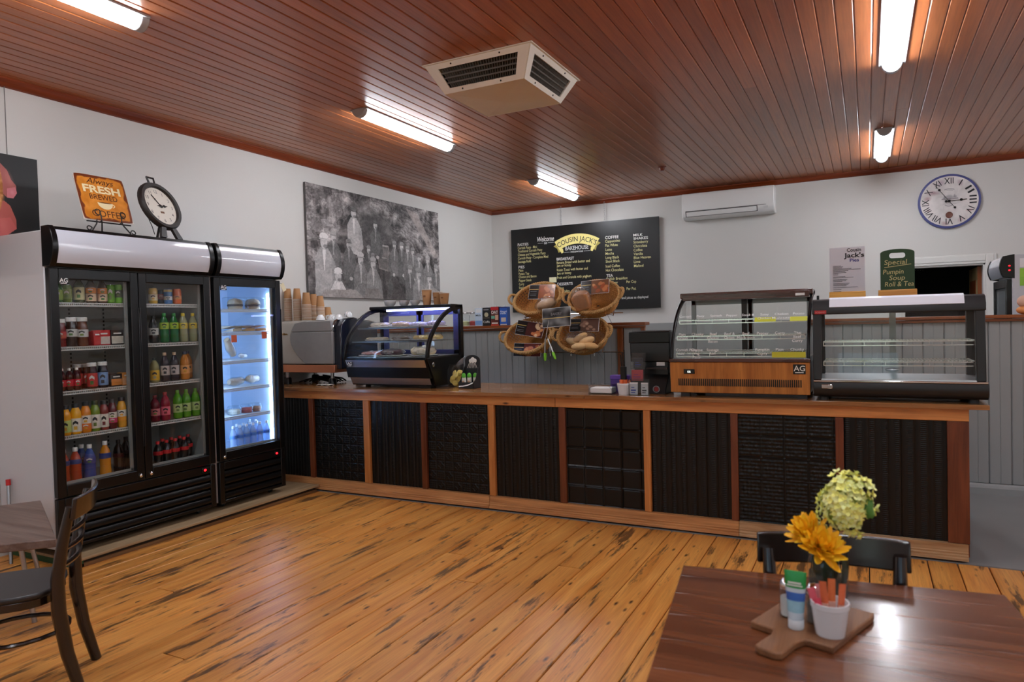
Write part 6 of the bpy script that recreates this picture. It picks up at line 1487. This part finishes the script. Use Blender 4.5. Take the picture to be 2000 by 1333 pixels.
spots = [(1049, 583, 6.54, .9, 'wicker basket with a bagged loaf, upper row of the rack, nearer the milk cartons', -.05), (1160, 580, 6.54, .93, 'wicker basket holding a tall brown loaf, upper row, nearer the till', .02),
         (1031, 657, 6.46, 1.0, 'nearly empty wicker basket with two cards, lower row of the rack', -.05), (1138, 653, 6.46, 1.03, 'wicker basket heaped with bagged bread rolls, lower row of the rack', .02)]
BK = []
for px, py, y, ti, lab, rz in spots:
    c = P(px, py, 'y', y); M_ = Matrix.Translation(c) @ Matrix.Rotation(rz, 4, 'Z') @ Matrix.Rotation(ti, 4, 'X') @ Matrix.Rotation(.06, 4, 'Z')
    t = thing('bread_basket', lab, 'basket', M=M_, group='bread baskets on the wire rack'); BK.append((t, M_, c))
    for nm, me in (('body', bm_[0]), ('rim', bm_[1]), ('handle', bm_[2][0]), ('handle', bm_[2][1])):
        o = bpy.data.objects.new(nm, me); COL.objects.link(o); o.parent = t
        if nm == 'body': o['kind'] = 'stuff'
rk = thing('basket_rack', 'chrome wire rack on the boarded partition holding four bread baskets', 'rack', (-2.78, 6.8, 1.0))
for x in (-3.02, -2.78, -2.52): part('upright', MB().tube([(x, 6.795, 1.16), (x, 6.795, 1.78)], .006, 8), m_chrome, rk, **Wd)
part('crossbar', MB().tube([(-3.3, 6.79, 1.2), (-2.2, 6.79, 1.2)], .006, 8), m_chrome, rk, **Wd); part('crossbar', MB().tube([(-3.3, 6.79, 1.6), (-2.2, 6.79, 1.6)], .006, 8), m_chrome, rk, **Wd)
for t, M_, c in BK:
    q = lambda x, y, z: tuple(M_ @ Vector((x, y, z)))
    zz = -.162; part('basket_cradle', MB().tube([(c.x-.17, 6.79, c.z-.02), q(-.17, .12, zz), q(-.17, -.13, zz), q(-.15, -.155, zz+.06), q(.15, -.155, zz+.06), q(.17, -.13, zz), q(.17, .12, zz), (c.x+.17, 6.79, c.z-.02)], .0045, 6), m_chrome, rk, **Wd)
    part('brace', MB().tube([(c.x+.1, 6.79, c.z-.28), q(.1, -.1, zz-.004)], .003, 6), m_chrome, rk, **Wd)
def bcardp(k, px0, py0, px1, py1, y, kind, lab, tilt=.35, roll_=0):
    a = P(px0, py0, 'y', y); b = P(px1, py1, 'y', y); w_ = b.x-a.x; h = a.z-b.z; c = (a+b)/2
    M_ = Matrix.Translation(c) @ Matrix.Rotation(roll_, 4, 'Y') @ Matrix.Rotation(-tilt, 4, 'X')
    t = thing('bread_card', lab, 'card', M=M_)
    part('card', MB().box(-w_/2, 0, -h/2, w_/2, .003, h/2), mat('card stock', (226,226,226), .4), t)
    I = Ink(48, 27, (26,26,27), 1.78); nn = I.noise(8, 5, 1, k, 3)
    I.rect(0, .3, .36, .335, (190,160,90))
    if kind == 'sign':
        I.A[:] = 96; I.A += (I.noise(3, 2, 1, 3, 2)*120)[..., None]; I.rect(.0, .52, 1, .565, (206,176,110))  # uneven silver gloss put into the printed colour
    else:
        I.rect(.37, 0, 1, 1, {'slices': (150,84,50), 'loaf': (120,80,56), 'nuts': (70,36,34), 'buns': (90,64,52), 'tart': (90,40,36)}[kind]); r_ = random.Random(k)
        for i in range(11 if kind != 'buns' else 8):
            c_ = r_.choice([(216,150,96), (226,190,150), (160,84,52), (196,120,76)] if kind != 'buns' else [(150,116,96), (170,138,116), (128,96,80)])
            I.ell(r_.uniform(.42, .97), r_.uniform(.1, .9), r_.uniform(.05, .13), r_.uniform(.1, .2), c_, .9, r_.uniform(0, 3), .3)
        for i in range(4): I.rect(.04, .44+.1*i, .3, .47+.1*i, (96,96,98))
    I.sheet('print', lambda u, v: ((u-.5)*w_*.985, -.0006, (.5-v)*h*.97), t, printed('glossy print', .15), world=False)
    if kind == 'sign': part('lettering', MB().text('BAKERY', FRONT(0, -.0012, h*.1), .04, w_*.38, 'C', .004), mat('card grey letters', (120,120,122), .4), t, smooth=False)
bcardp(1, 1033, 557, 1084, 584, 6.53, 'slices', 'photo card of sliced bread standing in an upper-row wicker basket', .3, .03)
bcardp(2, 1134, 548, 1190, 574, 6.53, 'loaf', 'photo card of crusty loaves standing in an upper-row wicker basket', .3, -.05)
bcardp(3, 1008, 629, 1062, 657, 6.45, 'nuts', 'photo card of fruit and nut breads standing in the nearly empty basket', .3, .16)
bcardp(4, 1003, 671, 1057, 697, 6.44, 'tart', 'half-sunk photo card of pastries lying at the front of a basket', .2, .02)
bcardp(5, 1113, 623, 1170, 648, 6.45, 'buns', 'photo card of brown buns standing in the basket of bagged rolls', .3, 0)
bcardp(6, 1059, 602, 1115, 638, 6.28, 'sign', 'silver and black bakery card in the middle of the basket rack', .15, -.06)
part('card_clip', MB().tube([(-2.78, 6.795, 1.64), (-2.79, 6.5, 1.62), (-2.79, 6.29, 1.60)], .004, 6), m_chrome, rk, **Wd)
# loaves and rolls
def bread(px, py, y, r, cc, lab, cat, rot=(0,0,0), bag=1.16, nm='bread_loaf', grp=None, box=False):
    c = P(px, py, 'y', y); M_ = Matrix.Translation(c) @ Matrix.Rotation(rot[2], 4, 'Z') @ Matrix.Rotation(rot[1], 4, 'Y') @ Matrix.Rotation(rot[0], 4, 'X')
    t = thing(nm, lab, cat, M=M_, group=grp); m = mat('bread %d %d %d' % cc, cc, .7, noise=.25, nscale=14, bump=.3, bscale=30)
    if box:
        mb = MB(); n = 12; pr = [(-r[0], -r[2]), (r[0], -r[2])]+[(r[0]*1.1*math.cos(a), r[2]*.55+r[2]*.45*math.sin(a)) for a in [PI*i/n for i in range(n+1)]]
        mb.prism(pr, 'y', -r[1], r[1]); part('loaf', mb, m, t, bevel=.012, seg=3)
    else: part('loaf', MB().ell((0,0,0), r, 16, 10, .03), m, t)
    if bag: part('bag', MB().ell((0, 0, r[2]*.12), (r[0]*bag, r[1]*bag, r[2]*(bag+.12)), 18, 12, .06), g_bag, t)
bread(1136, 587, 6.42, (.075, .06, .085), (190,128,80), 'tall brown loaf in a clear bag in an upper-row basket', 'bread', (.4, -.25, .1), 1.35, box=True)
bread(1066, 594, 6.42, (.1, .06, .05), (206,168,130), 'pale loaf in a crinkled clear bag in an upper-row basket', 'bread', (.3, -.3, .1), 1.2)
for i, (px, py, rot) in enumerate(((1120, 668, .3), (1133, 660, -.5), (1146, 666, -.3), (1152, 676, .1), (1131, 677, -.1))):
    bread(px, py, 6.36-.015*i, (.084, .036, .036), [(224,184,130), (214,168,110)][i % 2], ['roll nearest the basket handle', 'uppermost roll lying across the heap', 'second roll of the heap', 'roll at the front rim by the till side', 'roll at the front rim in the middle'][i]+' in the heaped basket', 'bread roll', (.3, rot, 0), None, 'bread_roll', 'bread rolls in the heaped basket')
solo('plastic_bag', MB().ell(P(1133, 662, 'y', 6.37), (.17, .065, .075), 26, 16, .07), g_bag, 'crinkled clear plastic bag around the heap of rolls', 'bag', loc=tuple(P(1133, 662, 'y', 6.37)))
tg = thing('tongs', 'steel serving tongs with lime green tips hanging from the basket rack', 'tongs', tuple(P(1066, 665, 'y', 6.24)))
for (pa, pb, pc) in (((1065, 662), (1064.5, 690), (1065, 705)), ((1070, 662), (1080, 688), (1085, 702))):
    A_ = P(*pa, 'y', 6.24); B_ = P(*pb, 'y', 6.24); C_ = P(*pc, 'y', 6.24)
    part('arm', MB().tube([A_, A_.lerp(B_, .5), B_], [.006, .008, .008], 8, flat=.4), m_steel, tg, **Wd)
    part('tip', MB().tube([B_, B_.lerp(C_, .4), C_], [.013, .016, .009], 8, flat=.5), mat('lime silicone', (130,206,40), .45), tg, **Wd)
part('hanging_wire', MB().tube([(-2.79, 6.29, 1.60), tuple(P(1067, 655, 'y', 6.25)), tuple(P(1067, 659, 'y', 6.245))], .003, 6), m_chrome, rk, **Wd)
part('hook', MB().tube([tuple(P(1065, 662, 'y', 6.24)), tuple(P(1067, 657, 'y', 6.26)), tuple(P(1070, 662, 'y', 6.24))], .004, 6), m_steel, tg, **Wd)
# ================================================================== seating area
m_chair = wood('dark bentwood', (32,19,14), (21,13,10), 'z', rough=.22, vary=.04, coat=.5, grain=.6)
m_chairb = mat('near-black seat', (24,24,26), .4, coat=.2)
def chair(lab, loc, rz, rods):
    t = thing('cafe_chair', lab, 'chair', loc, rz)
    n = 14
    sh = [(.2*math.copysign(abs(math.cos(a))**.6, math.cos(a)), -.02+.2*math.copysign(abs(math.sin(a))**.6, math.sin(a))) for a in [2*PI*i/28 for i in range(28)]]
    part('seat', MB().prism(sh, 'z', .432, .456), m_chairb, t, bevel=.008, seg=3)
    part('seat_rail', MB().prism([(x*.96, (y+.02)*.96-.02) for x, y in sh], 'z', .395, .432), m_chair, t, bevel=.004)
    for s in (-1, 1):
        part('leg', MB().tube([(s*.17, .26, 0), (s*.168, .215, .18), (s*.168, .19, .36), (s*.17, .19, .5), (s*.176, .215, .65), (s*.182, .25, .8)], [.022, .026, .029, .027, .023, .018], 10), m_chair, t)
        part('leg', MB().tube([(s*.185, -.21, 0), (s*.172, -.18, .4)], [.018, .024], 10), m_chair, t)
    def rail(z0, z1, th, bow, nm):
        vs = []; fs = []; K = 12
        for i in range(K+1):
            x = -.215+.43*i/K; yb = .262+(z0-.76)*.22+bow*(1-(2*i/K-1)**2)
            for y, z in ((yb-th, z0), (yb+th, z0), (yb+th+.012, z1), (yb-th+.012, z1)): vs.append((x, y, z))
        for i in range(K):
            for k in range(4): fs.append((4*i+k, 4*i+(k+1) % 4, 4*i+4+(k+1) % 4, 4*i+4+k))
        fs += [(3,2,1,0), (4*K, 4*K+1, 4*K+2, 4*K+3)]
        part(nm, MB().add(vs, fs), m_chair, t, bevel=.006, seg=3)
    rail(.75, .842, .009, .035, 'top_rail')
    for z in rods: 
        pts = [(-.178+.356*i/10, .19+(z-.5)*.17+.035*(1-(i/5-1)**2), z) for i in range(11)]
        part('back_slat', MB().tube(pts, .015, 8, flat=.7), m_chair, t)
    part('stretcher', MB().tube([(s_[0], s_[1], .25) for s_ in [(.17*math.cos(a), .0+.19*math.sin(a)) for a in [2*PI*i/20 for i in range(20)]]], .01, 8, closed=True), m_chair, t)
    return t
chair('dark bentwood cafe chair with slatted back beside the low slab table', (-3.275, 1.655, 0), -.72, (.55, .62, .69))
chair('dark bentwood cafe chair tucked under the varnished table with the flowers', (-.063, 2.05, 0), .157, (.6, .67))
# varnished table
m_tab = wood('varnished table wood', (132,78,46), (88,47,27), 'x', rough=.22, vary=.1, coat=.35, grain=.7, bump=.08)
ang = .125; FLc = Vector((-.526, 2.181, 0)); ux = Vector((math.cos(ang), math.sin(ang), 0)); uy = Vector((-math.sin(ang), math.cos(ang), 0))
TW, TD = .86, .92; cen = FLc+ux*TW/2-uy*TD/2
tb = thing('cafe_table', 'glossy reddish-brown timber cafe table with a flower vase', 'table', tuple(cen), ang)
yy = TD/2
for d in (.09, .14, .15, .15, .15, .15, .09):
    part('plank', MB().box(-TW/2, yy-d+.0004, .706, TW/2, yy-.0004, .74), m_tab, tb, bevel=.0007, seg=1); yy -= d
part('apron', MB().box(-TW/2+.06, -TD/2+.06, .63, TW/2-.06, -TD/2+.085, .706).box(-TW/2+.06, TD/2-.085, .63, TW/2-.06, TD/2-.06, .706).box(-TW/2+.06, -TD/2+.06, .63, -TW/2+.085, TD/2-.06, .706).box(TW/2-.085, -TD/2+.06, .63, TW/2-.06, TD/2-.06, .706), m_tab, tb)
for sx_ in (-1, 1):
    for sy_ in (-1, 1): part('leg', MB().box(sx_*(TW/2-.07)-.025, sy_*(TD/2-.07)-.025, 0, sx_*(TW/2-.07)+.025, sy_*(TD/2-.07)+.025, .706), m_tab, tb, bevel=.004)
# low slab table by the fridge
m_slab = wood('worn slab wood', (128,108,98), (98,76,66), 'x', rough=.45, vary=.03)
lt = thing('low_slab_table', 'low slab-top table on metal legs between the chair and the double fridge', 'table', (-4.35, 2.05, 0))
part('slab', MB().prism([(-4.66, 2.52), (-3.70, 2.07), (-3.89, 1.88), (-4.32, 1.58), (-4.99, 1.98)], 'z', .435, .48), m_slab, lt, bevel=.006, **Wd)
for (x, y), (x2, y2) in (((-4.55, 2.36), (-4.5, 2.42)), ((-4.0, 2.05), (-3.95, 2.08)), ((-4.75, 1.98), (-4.82, 1.95)), ((-4.2, 1.75), (-4.16, 1.68))):
    part('leg', MB().tube([(x, y, .435), (x2, y2, 0)], .013, 10), m_steel, lt, **Wd)
c = P(2, 950, 'y', 2.56)
t = thing('red_tipped_pole', 'slim grey pole with a red tip leaning against the double fridge side', 'pole', (c.x, 2.5, 0))
part('pole', MB().tube([(c.x+.08, 2.56, 0), (c.x, 2.605, c.z)], .012, 10), m_steel, t, **Wd); part('tip', MB().tube([(c.x+.001, 2.6045, c.z-.005), (c.x-.004, 2.606, c.z+.035)], .015, 10), mat('red rubber tip', (190,30,30), .5), t, **Wd)
# ================================================================== on the varnished table
TZ = .74
m_cut = wood('cutting board wood', (150,104,68), (112,72,44), 'y', rough=.5, vary=.02)
cen = Vector((-.13, 1.885, TZ)); ax = Vector((.343, .939, 0)); ra = math.atan2(ax.y, ax.x)-PI/2
cbd = thing('cutting_board', 'small wooden paddle board with a stubby handle on the varnished table', 'board', tuple(cen), ra)
pts = [(-.1, .128), (.1, .128), (.104, .1), (.102, -.128), (.04, -.13), (.032, -.16), (.033, -.235), (.02, -.245), (-.02, -.245), (-.033, -.235), (-.032, -.16), (-.04, -.13), (-.102, -.128), (-.104, .1)]
part('board', MB().prism(pts, 'z', .0005, .018), m_cut, cbd, bevel=.004, seg=3)
BZ = TZ+.0185
# salt and pepper
for (x, y), cc, nm in (((-.186, 1.868), (226,226,222), 'white salt'), ((-.123, 1.853), (120,112,104), 'grey pepper')):
    t = thing('shaker', 'glass shaker of %s with a steel top on the paddle board' % nm, 'shaker', (x, y, BZ))
    part('glass', MB().lathe([(0,.001),(.02,.001),(.023,.01),(.021,.06),(.018,.075)], 10), g_box, t)
    part('contents', MB().lathe([(0,.004),(.018,.004),(.019,.05),(0,.05)], 10), mat('shaker '+nm, cc, .8, noise=.1), t)
    part('top', MB().lathe([(.019,.072),(.021,.076),(.02,.088),(.012,.096),(0,.098)], 16), m_chrome, t)
# tube
tx, ty = -.163, 1.803
t = thing('sanitiser_tube', 'upright squeeze tube with green crimped top and blue printed lower half', 'tube', (tx, ty, BZ), -.1)
def tubeband(z0, z1, m, nm):
    vs = []; fs = []; K = 20; J = 7
    for j in range(J+1):
        z = z0+(z1-z0)*j/J; q = max(0, (z-.02)/.12); rx = .0175+.0085*q**.9; ry = .0175*max(0, 1-q)**.7+.0012
        for k in range(K): vs.append((rx*math.cos(2*PI*k/K), ry*math.sin(2*PI*k/K), z))
    for j in range(J):
        for k in range(K): fs.append((j*K+k, j*K+(k+1) % K, (j+1)*K+(k+1) % K, (j+1)*K+k))
    fs += [tuple(range(K-1, -1, -1)), tuple(J*K+k for k in range(K))]
    part(nm, MB().add(vs, fs), m, t)
part('cap', MB().lathe([(0,.0005),(.0175,.0005),(.0185,.004),(.0185,.022),(.017,.024),(0,.024)], 20), mat('clear cap', (216,224,230), .3), t)
tubeband(.024, .042, mat('tube clear', (196,214,226), .2), 'lower_sleeve'); tubeband(.042, .07, mat('tube pale blue', (150,196,214), .25, noise=.2, nscale=60), 'printed_sleeve'); tubeband(.07, .09, mat('tube blue', (56,104,186), .3, noise=.15, nscale=60), 'blue_band'); tubeband(.09, .1, mat('tube clear', (196,214,226), .2), 'white_band'); tubeband(.1, .14, mat('tube green', (36,150,72), .3), 'green_top')
part('lettering', MB().box(-.015, -.0115, .112, .015, -.0105, .116).box(-.018, -.011, .106, .018, -.010, .109), m_txt, t, smooth=False)['kind'] = 'stuff'
# small ramekin with sachets
rx_, ry_ = -.087, 1.80
ramekin('smooth white ramekin with pink and orange sachets on the paddle board', (rx_, ry_, BZ), .043, .08, 0)
for i, (dx, dy, h, rz, ti, cc, nm) in enumerate(((-.018, .004, .1, .3, -.25, (222,96,110), 'leaning pink sachet'), (-.012, .012, .105, .1, -.12, (230,150,150), 'pale pink sachet'), (-.004, -.002, .115, -.2, -.1, (214,104,60), 'brick-orange sachet'), (.004, .01, .12, .2, .0, (226,120,66), 'tall orange sachet'), (.02, .004, .112, .5, .08, (224,112,70), 'separate orange sachet'), (-.006, -.014, .085, .6, -.3, (214,70,90), 'short red sachet'))):
    sachet((rx_+dx, ry_+dy, BZ+.01), h, .017, rz, ti, cc, nm+' in the smooth white ramekin', None)
# vase and flowers
vx, vy = -.105, 2.085
vs_ = thing('flower_vase', 'clear glass jar vase with dark stems on the varnished table', 'vase', (vx, vy, TZ))
BV = TZ+.0005
part('jar', MB().lathe([(0,.004),(.045,.002),(.052,.012),(.053,.09),(.045,.118),(.038,.13),(.042,.142),(.04,.144)], 26), g_box, vs_)
part('water', MB().lathe([(0,.008),(.044,.008),(.048,.02),(.048,.07),(0,.071)], 22), liquid('vase water', (150,160,150), .75), vs_)
m_leaf = mat('dark green leaf', (28,48,26), .45, noise=.2)
for i in range(9):
    a = i*2.4; mb = MB(); r0 = .02+.012*(i % 3)
    mb.grid(lambda u, v: ((r0+.008*math.sin(PI*v))*math.cos(a)+(u-.5)*.028*math.sin(PI*min(.98, v+.04))*-math.sin(a), (r0+.008*math.sin(PI*v))*math.sin(a)+(u-.5)*.028*math.sin(PI*min(.98, v+.04))*math.cos(a), .03+v*.115), 4, 8)
    part('leaf', mb, m_leaf, vs_, recalc=False)
def petal_mesh(nm, l, w_, m, curl):
    mb = MB(); mb.grid(lambda u, v: (v*l, (u-.5)*w_*math.sin(PI*min(.99, .12+v*.84))**.7, curl*l*v*v+.12*w_*(u-.5)**2), 4, 6); return mesh(nm, mb, m, recalc=False)
m_pet = [mat('orange petal', (255,184,24), .5, noise=.12, nscale=30), mat('golden petal', (255,206,44), .5, noise=.1, nscale=30)]
pm = [petal_mesh('petal', .068, .025, m_pet[0], .25), petal_mesh('petal', .06, .024, m_pet[1], .35)]
rf = random.Random(11)
def bloom(px, py, y, s, lab, nrm, npet):
    c = P(px, py, 'y', y); M_ = Matrix.Translation(c) @ Vector((0,0,1)).rotation_difference(Vector(nrm)).to_matrix().to_4x4() @ Matrix.Scale(s, 4)
    t = thing('orange_flower', lab, 'flower', M=M_)
    part('centre', MB().ell((0, 0, .004), (.014, .014, .012), 12, 8, .1), m_pet[0], t)
    for i in range(npet):
        a = i*2.39996; el = 1.25*(1-i/npet)**.8-.25
        o = bpy.data.objects.new('petal', pm[i % 2]); COL.objects.link(o); o.parent = t
        o.matrix_local = Matrix.Rotation(a, 4, 'Z') @ Matrix.Rotation(-el, 4, 'Y') @ Matrix.Translation((.004, 0, 0)) @ Matrix.Rotation(rf.uniform(-.4, .4), 4, 'X') @ Matrix.Scale(.75+.3*i/npet+rf.uniform(-.08, .08), 4)
    st = M_.inverted() @ Vector((vx+.004, vy, TZ+.02)); md = M_.inverted() @ Vector((vx, vy, TZ+.13))
    part('stem', MB().tube([(0,0,-.002), tuple(md.lerp(Vector((0,0,-.01)), .3)), tuple(md), tuple(st)], .003/s, 6), mat('green stem', (70,110,44), .5), t)
bloom(1581, 1045, 2.05, .93, 'orange petalled flower in the glass jar, the one behind, facing upward', (-.35, -.45, .8), 54)
bloom(1606, 1074, 2.01, .93, 'orange petalled flower in the glass jar, the one drooping over the rim', (.25, -.55, .75), 54)
c = P(1650, 986, 'y', 2.085)
hy = thing('lime_flower_head', 'fluffy lime yellow clustered flower head in the glass jar', 'flower', tuple(c))
m_lime = [mat('lime floret', (250,248,140), .6, noise=.12, nscale=40), mat('pale lime floret', (240,246,172), .6, noise=.1, nscale=40)]
fm = []
for m in m_lime:
    mb = MB()
    for k in range(4):
        mb.T = Matrix.Rotation(k*PI/2, 4, 'Z') @ Matrix.Rotation(-.35, 4, 'Y'); mb.grid(lambda u, v: (v*.014, (u-.5)*.013*math.sin(PI*min(.99, .15+v*.8)), .002*v), 2, 3)
    mb.T = None; mb.ell((0,0,.001), (.003,.003,.003), 6, 4); fm.append(mesh('floret', mb, m, recalc=False))
tilt_ = Matrix.Rotation(.25, 3, 'Y')
for i in range(300):
    z = 1-2*(i+.5)/300; r_ = math.sqrt(1-z*z); a = i*2.39996
    d = Vector((r_*math.cos(a), r_*math.sin(a), z)); lump = (1+.2*math.sin(3*math.atan2(d.y, d.x)+z*4)+.12*math.sin(z*9+1)+rf.uniform(-.12, .12))*.94
    if z < -.8: continue
    p = tilt_ @ Vector((d.x*.058*lump, d.y*.055*lump, d.z*.08*lump))
    o = bpy.data.objects.new('floret', fm[i % 2]); COL.objects.link(o); o.parent = hy
    o.matrix_local = Matrix.Translation(p) @ Vector((0,0,1)).rotation_difference((tilt_ @ d).normalized()).to_matrix().to_4x4() @ Matrix.Rotation(rf.uniform(0, 6), 4, 'Z') @ Matrix.Scale(rf.uniform(.7, 1.15), 4)
part('core', MB().ell((0,0,0), (.046,.044,.064), 14, 10, .05, rot=tilt_), mat('lime core', (150,170,70), .7), hy)
part('leaf_sprig', MB().ell((.058, -.01, -.004), (.014, .01, .024), 8, 6, .25), mat('sprig green', (86,140,60), .5), hy)
mdl = Vector((vx+.01, vy, TZ+.14))-c; btm = Vector((vx+.01, vy+.01, TZ+.03))-c
part('stem', MB().tube([(-.01,0,-.05), tuple(mdl.lerp(Vector((-.01,0,-.05)), .5)+Vector((.004,0,0))), tuple(mdl), tuple(btm)], .0035, 6), mat('green stem', (70,110,44), .5), hy)
